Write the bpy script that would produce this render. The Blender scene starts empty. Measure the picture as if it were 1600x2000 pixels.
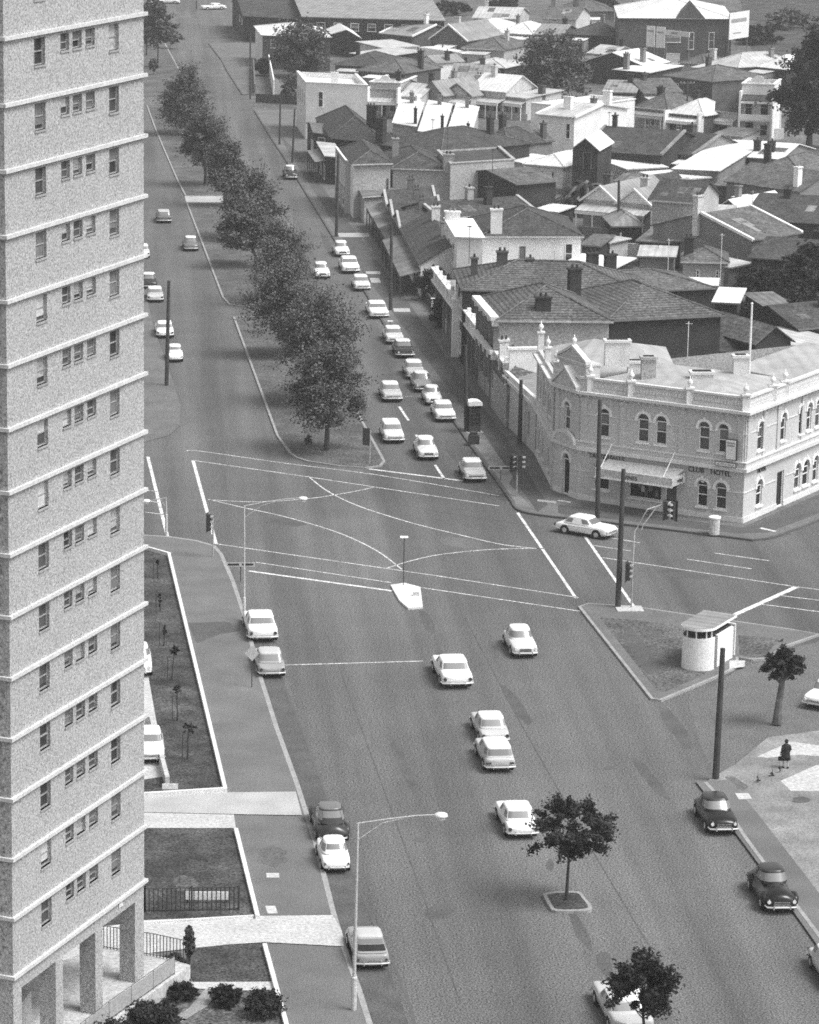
import bpy, bmesh, math, random
from mathutils import Vector, Matrix
random.seed(7)
R = math.radians
SC = bpy.context.scene
COL = SC.collection
# ---------------------------------------------------------------- camera
CAMH = 58.0; FPX = 6400.0; PX, PY = 300.0, 1000.0
PITCH = math.atan(1520 / FPX); cP, sP = math.cos(PITCH), math.sin(PITCH)
cd = bpy.data.cameras.new("camera"); cam = bpy.data.objects.new("camera", cd); COL.objects.link(cam)
cam.location = (0, 0, CAMH); cam.rotation_euler = (math.pi / 2 - PITCH, 0, 0)
cd.sensor_fit = 'VERTICAL'; cd.sensor_height = 24; cd.lens = FPX / 2000 * 24; cd.shift_x = 500 / 2000
cd.clip_start = 1; cd.clip_end = 6000
SC.camera = cam
# ---------------------------------------------------------------- sky, sun, exposure
SUN_EL, SUN_AZ = R(58), R(116)      # azimuth clockwise from +Y (view direction)
w = bpy.data.worlds.new("World"); SC.world = w; w.use_nodes = True
nt = w.node_tree; nt.nodes.clear()
sky = nt.nodes.new('ShaderNodeTexSky'); sky.sky_type = 'NISHITA'; sky.sun_disc = False
sky.sun_elevation = SUN_EL; sky.sun_rotation = SUN_AZ; sky.dust_density = 4
bw = nt.nodes.new('ShaderNodeRGBToBW'); bg = nt.nodes.new('ShaderNodeBackground'); wo = nt.nodes.new('ShaderNodeOutputWorld')
nt.links.new(sky.outputs[0], bw.inputs[0]); nt.links.new(bw.outputs[0], bg.inputs[0]); nt.links.new(bg.outputs[0], wo.inputs[0])
bg.inputs[1].default_value = 0.15
ld = bpy.data.lights.new("sun", 'SUN'); ld.energy = 1.5; ld.angle = R(24); ld.color = (1, 1, 1)
sun = bpy.data.objects.new("sun", ld); COL.objects.link(sun)
sd = Vector((math.sin(SUN_AZ) * math.cos(SUN_EL), math.cos(SUN_AZ) * math.cos(SUN_EL), math.sin(SUN_EL)))
sun.rotation_euler = sd.to_track_quat('Z', 'Y').to_euler(); sun.location = (100, 200, 200)
vs = SC.view_settings; vs.view_transform = 'Standard'; vs.look = 'None'; vs.exposure = 0.72; vs.gamma = 1; vs.use_curve_mapping = False
SC.cycles.max_bounces = 5; SC.cycles.diffuse_bounces = 3; SC.cycles.use_denoising = False; SC.cycles.pixel_filter_type = 'BLACKMAN_HARRIS'; SC.cycles.filter_width = 1.7; SC.cycles.use_adaptive_sampling = False

def G(u, v, z=0.0):
    dx = (u - PX) / FPX; dy = -(v - PY) / FPX
    dY = sP * dy + cP; dZ = cP * dy - sP; t = (z - CAMH) / dZ
    return Vector((dx * t, dY * t, z))
def U(p, v):
    dy = -(v - PY) / FPX
    return CAMH + p[1] * (cP * dy - sP) / (sP * dy + cP)
def onplane(A, B, u, v):
    """pixel ray -> (distance along A->B, height) on the vertical plane through A and B"""
    dx = (u - PX) / FPX; dy = -(v - PY) / FPX
    d = Vector((dx, sP * dy + cP, cP * dy - sP))
    e = Vector((B[0] - A[0], B[1] - A[1])); L = e.length; e /= L
    n = Vector((-e.y, e.x)); t = (n.x * A[0] + n.y * A[1]) / (n.x * d.x + n.y * d.y)
    p = Vector((d.x * t, d.y * t)); return ((p - Vector((A[0], A[1]))).dot(e), CAMH + d.z * t)
# ---------------------------------------------------------------- materials (all neutral: the photograph is black and white)
def mat(name, col, rough=0.85, var=0.12, scale=0.4, fine=0.12, fscale=14.0, pat=None, pk=(1, 1), pc=0.5, spec=0.3, bump=0, metal=0, var2=0, scale2=0.05, streak=0):
    m = bpy.data.materials.new(name); m.use_nodes = True; t = m.node_tree; N = t.nodes; Lk = t.links
    b = N['Principled BSDF']; b.inputs['Roughness'].default_value = rough; b.inputs['Metallic'].default_value = metal
    b.inputs['Specular IOR Level'].default_value = spec
    geo = N.new('ShaderNodeNewGeometry')
    val = None
    def mul(a, bsock):
        if a is None: return bsock
        x = N.new('ShaderNodeMath'); x.operation = 'MULTIPLY'; Lk.new(a, x.inputs[0]); Lk.new(bsock, x.inputs[1]); return x.outputs[0]
    def noise(sc, amt, det=4):
        n = N.new('ShaderNodeTexNoise'); n.inputs['Scale'].default_value = sc; n.inputs['Detail'].default_value = det
        Lk.new(geo.outputs['Position'], n.inputs['Vector'])
        r = N.new('ShaderNodeMapRange'); r.inputs[1].default_value = 0.3; r.inputs[2].default_value = 0.7
        r.inputs[3].default_value = 1 - amt; r.inputs[4].default_value = 1 + amt; Lk.new(n.outputs['Fac'], r.inputs[0]); return r.outputs[0]
    if var: val = mul(val, noise(scale, var))
    if var2: val = mul(val, noise(scale2, var2, 3))
    if streak:   # wear drawn out along the carriageway
        mp = N.new('ShaderNodeMapping'); mp.inputs['Scale'].default_value = (.42, .012, 1); mp.inputs['Rotation'].default_value = (0, 0, R(-3)); Lk.new(geo.outputs['Position'], mp.inputs[0])
        n = N.new('ShaderNodeTexNoise'); n.inputs['Scale'].default_value = 1; n.inputs['Detail'].default_value = 3; Lk.new(mp.outputs[0], n.inputs['Vector'])
        r = N.new('ShaderNodeMapRange'); r.inputs[1].default_value = 0.3; r.inputs[2].default_value = 0.7; r.inputs[3].default_value = 1 - streak; r.inputs[4].default_value = 1 + streak; Lk.new(n.outputs['Fac'], r.inputs[0]); val = mul(val, r.outputs[0])
    if fine:   # grain of the surface itself, with energy at every size
        n = N.new('ShaderNodeTexNoise'); n.inputs['Scale'].default_value = fscale * .8; n.inputs['Detail'].default_value = 2; n.inputs['Roughness'].default_value = .8
        Lk.new(geo.outputs['Position'], n.inputs['Vector'])
        r = N.new('ShaderNodeMapRange'); r.inputs[1].default_value = 0.36; r.inputs[2].default_value = 0.64; r.clamp = False
        r.inputs[3].default_value = 1 - fine * 1.9; r.inputs[4].default_value = 1 + fine * 1.9; Lk.new(n.outputs['Fac'], r.inputs[0]); val = mul(val, r.outputs[0])
    if pat:
        uv = N.new('ShaderNodeUVMap')
        if pat == 'brick':
            br = N.new('ShaderNodeTexBrick'); Lk.new(uv.outputs[0], br.inputs['Vector'])
            br.inputs['Scale'].default_value = 1; br.inputs['Brick Width'].default_value = pk[0]; br.inputs['Row Height'].default_value = pk[1]
            br.inputs['Mortar Size'].default_value = 0.06 * pk[1]; br.inputs['Color1'].default_value = (1,) * 3 + (1,); br.inputs['Color2'].default_value = (1 - pc * .5,) * 3 + (1,)
            br.inputs['Mortar'].default_value = (1 + pc * .3,) * 3 + (1,); val = mul(val, br.outputs['Color'])
        else:
            sx = N.new('ShaderNodeSeparateXYZ'); Lk.new(uv.outputs[0], sx.inputs[0])
            def saw(o, period, lo, hi):
                a = N.new('ShaderNodeMath'); a.operation = 'DIVIDE'; Lk.new(o, a.inputs[0]); a.inputs[1].default_value = period
                f = N.new('ShaderNodeMath'); f.operation = 'FRACT'; Lk.new(a.outputs[0], f.inputs[0])
                p = N.new('ShaderNodeMath'); p.operation = 'PINGPONG'; Lk.new(f.outputs[0], p.inputs[0]); p.inputs[1].default_value = .5
                r = N.new('ShaderNodeMapRange'); r.inputs[1].default_value = .06; r.inputs[2].default_value = .34; r.inputs[3].default_value = lo; r.inputs[4].default_value = hi
                Lk.new(p.outputs[0], r.inputs[0]); return r.outputs[0]
            if pat == 'tile':
                val = mul(val, saw(sx.outputs[1], pk[1], 1 - pc, 1.15)); val = mul(val, saw(sx.outputs[0], pk[0], 1 - pc * .4, 1.05))
            if pat == 'iron':
                val = mul(val, saw(sx.outputs[0], pk[0], 1 - pc, 1.03)); val = mul(val, saw(sx.outputs[1], pk[1], 1 - pc * .5, 1.0))
    x = N.new('ShaderNodeMath'); x.operation = 'MULTIPLY'; x.inputs[1].default_value = col
    if val is None: b.inputs['Base Color'].default_value = (col, col, col, 1)
    else:
        Lk.new(val, x.inputs[0]); Lk.new(x.outputs[0], b.inputs['Base Color'])
    if bump and val is not None:
        bp = N.new('ShaderNodeBump'); bp.inputs['Strength'].default_value = bump; bp.inputs['Distance'].default_value = .05
        Lk.new(val, bp.inputs['Height']); Lk.new(bp.outputs[0], b.inputs['Normal'])
    return m
M = {}
def mk(k, *a, **kw): M[k] = mat(k, *a, **kw)
mk('asphalt', .108, streak=.26, var=.07, scale=.25, fine=.46, fscale=14, var2=.14, scale2=.035)
mk('asphalt_pale', .125, var=.1, scale=.6, fine=.4, fscale=14); mk('asphalt_stain', .088, var=.2, scale=.6, fine=.3, fscale=14)
mk('pavement', .138, var=.14, scale=.4, fine=.28, fscale=20, var2=.12, scale2=.08)
mk('gutter_tone', .12, var=.14, fine=.24, fscale=14); mk('footpath', .088, var=.14, scale=.5, fine=.2, fscale=14)
mk('forecourt', .22, var=.24, scale=.5, fine=.2, fscale=14, var2=.18, scale2=.12)
mk('ground', .105, var=.4, scale=.3, fine=.25, fscale=3, var2=.2, scale2=.06)
mk('grass', .056, var=.5, scale=.55, fine=.4, fscale=10, var2=.35, scale2=.2)
mk('dry_grass', .095, var=.3, scale=.5, fine=.35, fscale=7, var2=.25, scale2=.15)
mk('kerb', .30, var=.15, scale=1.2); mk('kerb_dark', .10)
mk('concrete', .47, var=.10, scale=.6, fine=.12, fscale=7); mk('concrete_path', .40, var=.12, scale=.5)
mk('concrete_white', .66, var=.08, scale=1); mk('paint_line', .62, var=.3, scale=1.3, fine=.25, fscale=9)
mk('paint_line_worn', .52, var=.35, scale=1.3, fine=.3, fscale=9)
mk('precast', .37, var=.03, scale=.25, fine=.24, fscale=15)
mk('precast_side', .36, var=.03, scale=.2, fine=.25, fscale=7)
mk('trim', .56, var=.08, scale=2); mk('render_white', .80, var=.10, scale=.5, fine=.1); mk('render_cream', .52, var=.12, scale=.4, fine=.14, fscale=8)
mk('render_grey', .38, var=.10, scale=.35, fine=.16, fscale=8); mk('stucco', .53, var=.07, scale=.3, fine=.09, fscale=9)
mk('stucco_dark', .50, var=.10, scale=.3, fine=.10, fscale=9); mk('stucco_light', .66, var=.10, scale=.8, fine=.1)
mk('brick', .10, var=.2, scale=.5, pat='brick', pk=(.23, .086), pc=.4); mk('brick_dark', .04, var=.25, scale=.5, pat='brick', pk=(.23, .086), pc=.4)
mk('brick_mid', .22, var=.18, scale=.5, pat='brick', pk=(.23, .086), pc=.3)
mk('slate', .052, var=.3, scale=.8, fine=.25, fscale=5, pat='tile', pk=(5, .45), pc=.10)
mk('slate_grey', .10, var=.3, scale=.8, fine=.25, fscale=5, pat='tile', pk=(4, .45), pc=.10)
mk('tile', .10, var=.25, scale=1, fine=.25, fscale=5, pat='tile', pk=(8, .42), pc=.45)
mk('iron_light', .68, var=.10, scale=.6, fine=.1, pat='iron', pk=(.8, 3.2), pc=.10)
mk('iron_pale', .48, var=.18, scale=.6, fine=.12, pat='iron', pk=(.8, 2.6), pc=.14)
mk('iron_hotel', .36, var=.15, scale=.6, fine=.12, pat='iron', pk=(1.2, 3), pc=.1); mk('iron_grey', .27, var=.2, scale=.6, fine=.15, pat='iron', pk=(.8, 2.6), pc=.18)
mk('iron_rust', .17, var=.4, scale=.5, fine=.2, pat='iron', pk=(.8, 2.2), pc=.25)
mk('timber', .15, var=.2, scale=1); mk('timber_dark', .055, var=.2, scale=1); mk('timber_pale', .5, var=.15, scale=1)
mk('glass', .035, rough=.12, var=0, fine=0, spec=.6); mk('glass_car', .16, rough=.12, var=0, fine=0, spec=1.0); mk('glass_mid', .075, rough=.25, var=.3, scale=1.5, fine=0, spec=.5)  # car glass base lightened to paint in the sky's reflection
mk('curtain', .52, var=.12, scale=3); mk('blind', .17, var=.15, scale=3); mk('dark', .02, var=.2, scale=2, fine=0)
mk('metal', .33, rough=.5, spec=.5); mk('metal_pale', .5, rough=.5); mk('metal_dark', .05, rough=.6); mk('chrome', .75, rough=.22, var=0, fine=0, metal=.8)
mk('mesh_panel', .34, var=.1, scale=4)
mk('rubber', .02, var=.1); mk('hub', .45, rough=.35, fine=0); mk('lamp_glass', .75, rough=.3, fine=0); mk('tail_lens', .06, rough=.3, fine=0)
for k, c in dict(white=.85, cream=.66, pale=.5, grey=.3, midgrey=.16, dark=.035, black=.012).items(): mk('paint_' + k, c, rough=.18, var=0, fine=0, spec=.35)
def leafmat(k, c):
    mk(k, c, rough=.8, var=.45, scale=.8, fine=.15, fscale=5, spec=.1)
leafmat('leaf', .118); leafmat('leaf_dark', .038); leafmat('leaf_pale', .11); mk('bark', .055, var=.3, scale=2); mk('bark_pale', .13, var=.4, scale=1.5)
mk('skin', .3, fine=0); mk('cloth_black', .02, var=.2, scale=4); mk('stocking', .4, fine=0); mk('hair', .02); mk('plate', .5, fine=0); mk('board', .75, var=.04); mk('ink', .03, fine=0); mk('ink_grey', .3, fine=0)
# ---------------------------------------------------------------- mesh collector
class MB:
    def __init__(s, T=None): s.v = []; s.f = []; s.T = T
    def add(s, vs, fs):
        o = len(s.v)
        s.v += [s.T(*p) if s.T else tuple(p) for p in vs]; s.f += [tuple(o + i for i in f) for f in fs]; return s
    def box(s, x0, x1, y0, y1, z0, z1):
        if x0 > x1: x0, x1 = x1, x0
        if y0 > y1: y0, y1 = y1, y0
        return s.add([(x0, y0, z0), (x1, y0, z0), (x1, y1, z0), (x0, y1, z0), (x0, y0, z1), (x1, y0, z1), (x1, y1, z1), (x0, y1, z1)],
                     [(0, 3, 2, 1), (4, 5, 6, 7), (0, 1, 5, 4), (1, 2, 6, 5), (2, 3, 7, 6), (3, 0, 4, 7)])
    def prism(s, pts, z0, z1):
        n = len(pts); a = sum(pts[i][0] * pts[(i + 1) % n][1] - pts[(i + 1) % n][0] * pts[i][1] for i in range(n))
        if a < 0: pts = pts[::-1]
        return s.add([(p[0], p[1], z0) for p in pts] + [(p[0], p[1], z1) for p in pts],
                     [tuple(range(n))[::-1], tuple(range(n, 2 * n))] + [(i, (i + 1) % n, n + (i + 1) % n, n + i) for i in range(n)])
    def slab(s, pts, t=.12):
        n = len(pts); return s.add([p for p in pts] + [(p[0], p[1], p[2] - t) for p in pts],
                     [tuple(range(n)), tuple(range(n, 2 * n))[::-1]] + [(i, n + i, n + (i + 1) % n, (i + 1) % n) for i in range(n)])
    def tube(s, pts, rad, n=8, cap=True):
        pts = [Vector(p) for p in pts]; rad = rad if isinstance(rad, (list, tuple)) else [rad] * len(pts)
        vs = []; fs = []
        for i, p in enumerate(pts):
            d = (pts[min(i + 1, len(pts) - 1)] - pts[max(i - 1, 0)])
            d = d.normalized() if d.length > 1e-6 else Vector((0, 0, 1))
            a = d.cross(Vector((0, 0, 1)) if abs(d.z) < .9 else Vector((1, 0, 0))).normalized(); b = d.cross(a)
            for k in range(n):
                q = p + (a * math.cos(2 * math.pi * k / n) + b * math.sin(2 * math.pi * k / n)) * rad[i]; vs.append(tuple(q))
        for i in range(len(pts) - 1):
            for k in range(n): k2 = (k + 1) % n; fs.append((i * n + k, i * n + k2, (i + 1) * n + k2, (i + 1) * n + k))
        if cap: fs += [tuple(range(n))[::-1], tuple(range((len(pts) - 1) * n, len(pts) * n))]
        return s.add(vs, fs)
    def lathe(s, x, y, prof, n=12):
        return s.tube([(x, y, z) for r, z in prof], [max(r, .004) for r, z in prof], n)
    def build(s, name, m, parent=None, smooth=False, loc=None):
        me = bpy.data.meshes.new(name); me.from_pydata(s.v, [], s.f); me.validate()
        uvl = me.uv_layers.new(name='UVMap').data; Z = Vector((0, 0, 1))
        for p in me.polygons:
            n = p.normal
            if abs(n.z) > .985: t, b = Vector((1, 0, 0)), Vector((0, 1, 0))
            else: t = Z.cross(n).normalized(); b = n.cross(t)
            for li in p.loop_indices:
                co = me.vertices[me.loops[li].vertex_index].co; uvl[li].uv = (co.dot(t), co.dot(b))
            p.use_smooth = smooth
        o = bpy.data.objects.new(name, me); COL.objects.link(o)
        if m: me.materials.append(M[m])
        if parent: o.parent = parent
        if loc is not None: o.location = loc
        return o
def recalc(o):
    bm = bmesh.new(); bm.from_mesh(o.data); bmesh.ops.recalc_face_normals(bm, faces=bm.faces); bm.to_mesh(o.data); bm.free(); return o
def tag(o, label, cat, group=None, kind=None):
    if label: o['label'] = label
    if cat: o['category'] = cat
    if group: o['group'] = group
    if kind: o['kind'] = kind
    return o
def empty(name, loc=(0, 0, 0), rz=0):
    o = bpy.data.objects.new(name, None); COL.objects.link(o); o.location = loc; o.rotation_euler = (0, 0, rz); o.empty_display_size = .5; return o
def struct(o): o['kind'] = 'structure'; return o
def dup(o, parent=None):
    c = o.copy(); COL.objects.link(c); c.parent = parent
    for ch in list(o.children): dup(ch, c)
    return c
def text(s, size, m, parent, loc, rot, name='lettering', ext=.02, align='CENTER'):
    cu = bpy.data.curves.new(name, 'FONT'); cu.body = s; cu.size = size; cu.extrude = ext; cu.align_x = align
    o = bpy.data.objects.new(name, cu); COL.objects.link(o); o.data.materials.append(M[m])
    o.parent = parent; o.location = loc; o.rotation_euler = rot; return o
# ---------------------------------------------------------------- ground and roads
def gp(pts, z=0): return [(G(u, v, z).x, G(u, v, z).y) for u, v in pts]
def sheet(name, pts, m, z, kind=True, px=True, th=.0):
    P = gp(pts, z) if px else pts
    mb = MB()
    if th: mb.prism(P, z - th, z)
    else:
        n = len(P); a = sum(P[i][0] * P[(i + 1) % n][1] - P[(i + 1) % n][0] * P[i][1] for i in range(n))
        if a < 0: P = P[::-1]
        mb.add([(p[0], p[1], z) for p in P], [tuple(range(n))])
    o = mb.build(name, m)
    if kind: struct(o)
    return o
def strip(mb, pts, w, z, px=True, closed=False):
    P = [Vector(p) for p in (gp(pts, z) if px else pts)]; n = len(P); L = []; Rr = []
    for i in range(n):
        a = P[i - 1] if (i > 0 or closed) else P[i]; b = P[(i + 1) % n] if (i < n - 1 or closed) else P[i]
        d = (b - a).normalized(); q = Vector((-d.y, d.x)) * w / 2; L.append(P[i] + q); Rr.append(P[i] - q)
    for i in range(n if closed else n - 1):
        j = (i + 1) % n
        mb.add([(*Rr[i], z), (*Rr[j], z), (*L[j], z), (*L[i], z)], [(0, 1, 2, 3)])
def kerbline(name, pts, w=.18, z0=0, z1=.15, m='kerb', closed=False):
    P = [Vector(p) for p in gp(pts, z1)]; n = len(P); mb = MB()
    L = []; Rr = []
    for i in range(n):
        a = P[i - 1] if (i > 0 or closed) else P[i]; b = P[(i + 1) % n] if (i < n - 1 or closed) else P[i]
        d = (b - a).normalized(); q = Vector((-d.y, d.x)) * w / 2; L.append(P[i] + q); Rr.append(P[i] - q)
    for i in range(n if closed else n - 1):
        j = (i + 1) % n; mb.prism([tuple(Rr[i]), tuple(Rr[j]), tuple(L[j]), tuple(L[i])], z0, z1)
    return struct(mb.build(name, m))
def arc(pts, k=6):
    """smooth a pixel polyline (Catmull-Rom)"""
    out = []
    P = [Vector(p) for p in pts]
    for i in range(len(P) - 1):
        p0 = P[max(i - 1, 0)]; p1 = P[i]; p2 = P[i + 1]; p3 = P[min(i + 2, len(P) - 1)]
        for j in range(k):
            t = j / k; out.append(tuple(.5 * ((2 * p1) + (p2 - p0) * t + (2 * p0 - 5 * p1 + 4 * p2 - p3) * t * t + (3 * p1 - p0 - 3 * p2 + p3) * t ** 3)))
    out.append(tuple(P[-1])); return out
sheet('ground', [(-900, 60), (900, 60), (900, 1800), (-900, 1800)], 'ground', 0, px=False)
sheet('road', [(-60, 60), (140, 60), (140, 262), (60, 262), (47, 236), (27, 248), (12, 620), (20, 760), (-30, 760), (-60, 600)], 'asphalt', .004, px=False)
# right-hand pavement of the far road, wrapped round the hotel corner
KR = [(408, 84), (434, 118), (444, 138), (474, 184)]
KR2 = [(497, 214), (526, 262), (561, 315), (655, 468), (716, 572), (762, 650), (830, 738), (887, 820), (915, 861), (1000, 977)] + arc([(1000, 977), (1010, 992), (1036, 1001), (1086, 1008)], 4)[1:] + [(1200, 1020), (1424, 1047), (1470, 1053)] + [(1500, 1050), (1521, 1044), (1600, 1014), (1760, 950)]
sheet('pavement', KR2 + [(1760, 800), (1100, 800), (700, 380), (600, 214)], 'pavement', .15, th=.15)
sheet('verge', KR + [(560, 184), (500, 84)], 'pavement', .15, th=.15)
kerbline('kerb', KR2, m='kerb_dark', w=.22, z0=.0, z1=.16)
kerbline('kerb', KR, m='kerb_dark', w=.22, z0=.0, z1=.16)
sheet('footpath', [(545, 262), (585, 300), (655, 400), (735, 505), (812, 610), (900, 735), (985, 850), (1070, 985), (1050, 1000), (1010, 945), (955, 860), (880, 765), (800, 655), (752, 590), (700, 520), (630, 400), (560, 290)], 'footpath', .154)
sheet('footpath', [(1090, 985), (1450, 1030), (1600, 965), (1760, 900), (1760, 935), (1600, 1002), (1500, 1040), (1440, 1042), (1090, 1002)], 'footpath', .154)
for i, q in enumerate([[(660, 455), (720, 455), (722, 463), (663, 463)], [(714, 530), (742, 530), (744, 535), (716, 535)], [(722, 543), (740, 543), (745, 552), (726, 552)], [(768, 602), (800, 602), (802, 609), (770, 609)],
                       [(1050, 975), (1086, 979), (1087, 983), (1050, 979)]]):
    sheet('concrete_crossover', q, 'concrete_path', .16)
sheet('verge', [(920, 858), (950, 858), (1002, 930), (995, 945), (1040, 992), (1010, 985)], 'forecourt', .158)
# left-hand footpath, lawns and drives beside the tower
KL = [(-200, 1040), (283, 1045), (330, 1048), (385, 1056), (418, 1066), (432, 1082), (455, 1135), (480, 1210), (505, 1310), (540, 1420), (580, 1530), (618, 1650), (652, 1785), (672, 1850), (702, 1935), (735, 2040), (770, 2160)]
sheet('footpath', KL + [(400, 2300), (-200, 2300)], 'pavement', .12, th=.12)
kerbline('kerb', KL, m='kerb', w=.28, z1=.13)
KL3 = [(283, 590), (300, 640), (330, 720), (352, 790), (352, 830), (330, 850), (283, 862), (100, 870)]
sheet('verge', [(200, 560), (283, 560)] + KL3[1:] + [(100, 700)], 'pavement', .10, th=.1)
# gutter strip (parking bay) between kerb and carriageway
mb = MB(); strip(mb, [(492, 1235), (528, 1340), (570, 1450), (606, 1560), (645, 1680), (690, 1810), (735, 1930), (790, 2100)], 1.9, .008); struct(mb.build('gutter', 'asphalt_stain'))
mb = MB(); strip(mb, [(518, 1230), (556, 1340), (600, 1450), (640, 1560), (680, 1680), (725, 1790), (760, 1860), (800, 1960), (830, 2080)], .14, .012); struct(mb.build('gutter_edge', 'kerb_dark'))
def smooth_closed(P, k=4):
    n = len(P); out = []; Q = [Vector(p) for p in P]
    for i in range(n):
        p0, p1, p2, p3 = Q[i - 1], Q[i], Q[(i + 1) % n], Q[(i + 2) % n]
        for j in range(k):
            t = j / k; out.append(tuple(.5 * ((2 * p1) + (p2 - p0) * t + (2 * p0 - 5 * p1 + 4 * p2 - p3) * t * t + (3 * p1 - p0 - 3 * p2 + p3) * t ** 3)))
    return out
def blotch(name, u, v, wu, wv, m, z, seed, n=14, rot=0):
    rr = random.Random(seed); pts = []
    for i in range(n):
        a = 2 * math.pi * i / n; k = .8 + .3 * rr.random(); x, y = math.cos(a) * wu * k, math.sin(a) * wv * k
        pts.append((u + x * math.cos(rot) - y * math.sin(rot), v + x * math.sin(rot) + y * math.cos(rot)))
    return sheet(name, smooth_closed(pts), m, z)
for i, (u, v, wu, wv, rt) in enumerate([(835, 1215, 10, 26, -.5), (858, 1275, 8, 20, -.4), (590, 1470, 12, 45, -.3), (1135, 1820, 12, 42, -.5), (1075, 1690, 8, 14, 0), (1320, 1420, 14, 50, -.6), (755, 1960, 14, 40, -.4), (1180, 1880, 16, 26, -.4), (1270, 1520, 10, 60, -.7)]):
    blotch('road_stain', u, v, wu, wv, 'asphalt_stain', .007, i, rot=rt)
for i, (u, v) in enumerate([(840, 1000), (610, 1480), (820, 1640), (1190, 1500), (480, 690), (740, 1330), (1380, 1130), (930, 1130)]):
    P_ = gp([(u, v)], .01)[0]; sheet('manhole_cover', [(P_[0] + .33 * math.cos(a * math.pi / 6), P_[1] + .33 * math.sin(a * math.pi / 6)) for a in range(12)], 'kerb_dark', .011, px=False)
for i, (u, v, wu, wv, rt) in enumerate([(700, 1450, 26, 16, .1), (860, 1780, 34, 14, -.2), (560, 1020, 40, 9, .1), (900, 1060, 46, 10, .15), (1010, 1380, 12, 50, -.6), (790, 1500, 10, 70, -.4), (450, 560, 8, 40, -.3), (640, 480, 7, 30, -.5), (1330, 1120, 60, 8, .13), (820, 730, 7, 26, -.5), (880, 880, 8, 20, -.5)]):
    blotch('road_patch', u, v, wu, wv, 'asphalt_stain' if i % 3 else 'asphalt_pale', .0062, 40 + i, rot=rt)
mb = MB()
for p in [[(640, 1240), (720, 1460), (830, 1760), (900, 1960)], [(905, 1200), (1010, 1400), (1180, 1700), (1300, 1900)], [(560, 640), (470, 440), (420, 330)][::-1], [(640, 960), (860, 1000), (1060, 1030)]]: strip(mb, p, .07, .0105)
struct(mb.build('road_seam', 'asphalt_stain'))
# lawns
def lawn(label, pts, m='grass', z=.16):
    o = sheet('lawn', pts, m, z, kind=False, th=.05); tag(o, label, 'grass', kind='stuff'); return o
lawn('mown lawn strip with saplings between tower and footpath', [(200, 1066), (283, 1068), (330, 1080), (439, 1538), (283, 1547), (150, 1552)])
lawn('lawn square with a sandy curve beside the tower', [(200, 1617), (460, 1616), (503, 1786), (283, 1800), (100, 1812)])
lawn('small lawn between the curved drive and garden path', [(372, 1850), (516, 1842), (537, 1915), (380, 1918), (360, 1885)])
lawn('rough garden ground at the foot of the tower', [(120, 2120), (200, 2010), (346, 1925), (545, 1925), (620, 2200), (120, 2300)], m='dry_grass', z=.14)
for k, (p, zz, mm) in enumerate([([(150, 1556), (283, 1549), (578, 1546), (590, 1592), (459, 1590), (283, 1586), (150, 1584)], .17, 'concrete_path'), ([(150, 1586), (283, 1587), (457, 1591), (461, 1617), (283, 1617), (150, 1617)], .172, 'concrete'),
        ([(100, 1830), (283, 1797), (500, 1789), (650, 1787), (668, 1818), (672, 1848), (516, 1840), (440, 1845), (283, 1862), (100, 1890)], .168, 'concrete'), ([(350, 1918), (538, 1917), (545, 1933), (440, 1935), (380, 1930), (345, 1926)], .168, 'concrete'),
        ([(400, 1932), (430, 1932), (405, 1965), (340, 2005), (310, 2005), (370, 1968)], .168, 'forecourt')]):
    sheet(['driveway', 'driveway', 'driveway', 'path', 'path'][k], p, mm, zz)
blotch('bare_patch', 362, 1725, 25, 16, 'dry_grass', .166, 5)
blotch('bare_patch', 532, 1672, 30, 22, 'gutter_tone', .126, 8)
for q in [[(520, 1705), (545, 1705), (546, 1714), (521, 1714)], [(518, 1769), (538, 1769), (543, 1784), (523, 1784)], [(366, 1217), (440, 1214), (468, 1222), (470, 1232), (430, 1238), (385, 1256)]]:
    sheet('path_patch', q, 'concrete' if q[0][0] > 400 else 'footpath', .128)
def lowwall(label, pts, w=.22, h=.35, m='concrete_white', z0=.12):
    P = [Vector(p) for p in gp(pts, z0 + h)]; mb = MB(); n = len(P)
    for i in range(n - 1):
        a, b = P[i], P[i + 1]; d = (b - a).normalized(); q = Vector((-d.y, d.x)) * w / 2
        if i > 0: a = a + d * w * .5
        mb.prism([tuple(a - q), tuple(b + d * w * .5 - q), tuple(b + d * w * .5 + q), tuple(a + q)], z0, z0 + h)
    o = mb.build('low_wall', m); return tag(o, label, 'wall')
lowwall('white edging wall round the sapling lawn by the footpath', [(240, 1062), (283, 1066), (330, 1079), (440, 1538), (283, 1548), (240, 1550)], h=.3)
lowwall('white edging wall running down between lawns and footpath past the drive', [(461, 1617), (503, 1786)], h=.25)
lowwall('white edging wall beside the small lawn nearest the camera', [(517, 1842), (560, 2000), (620, 2230)], h=.25)
lowwall('thin white edging along the far side of the curved drive', [(200, 1812), (283, 1800), (500, 1787)], h=.15, w=.15)
lowwall('pale double wall beside the tower parking strip', [(286, 1395), (296, 1400), (327, 1516)], h=.7, w=.25, m='concrete')
sheet('parking_strip', [(200, 1300), (287, 1305), (325, 1516), (283, 1522), (180, 1525)], 'concrete', .17)
sheet('parkland', [(1440, -30), (1700, -30), (1700, 110), (1470, 110)], 'grass', .01)
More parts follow.
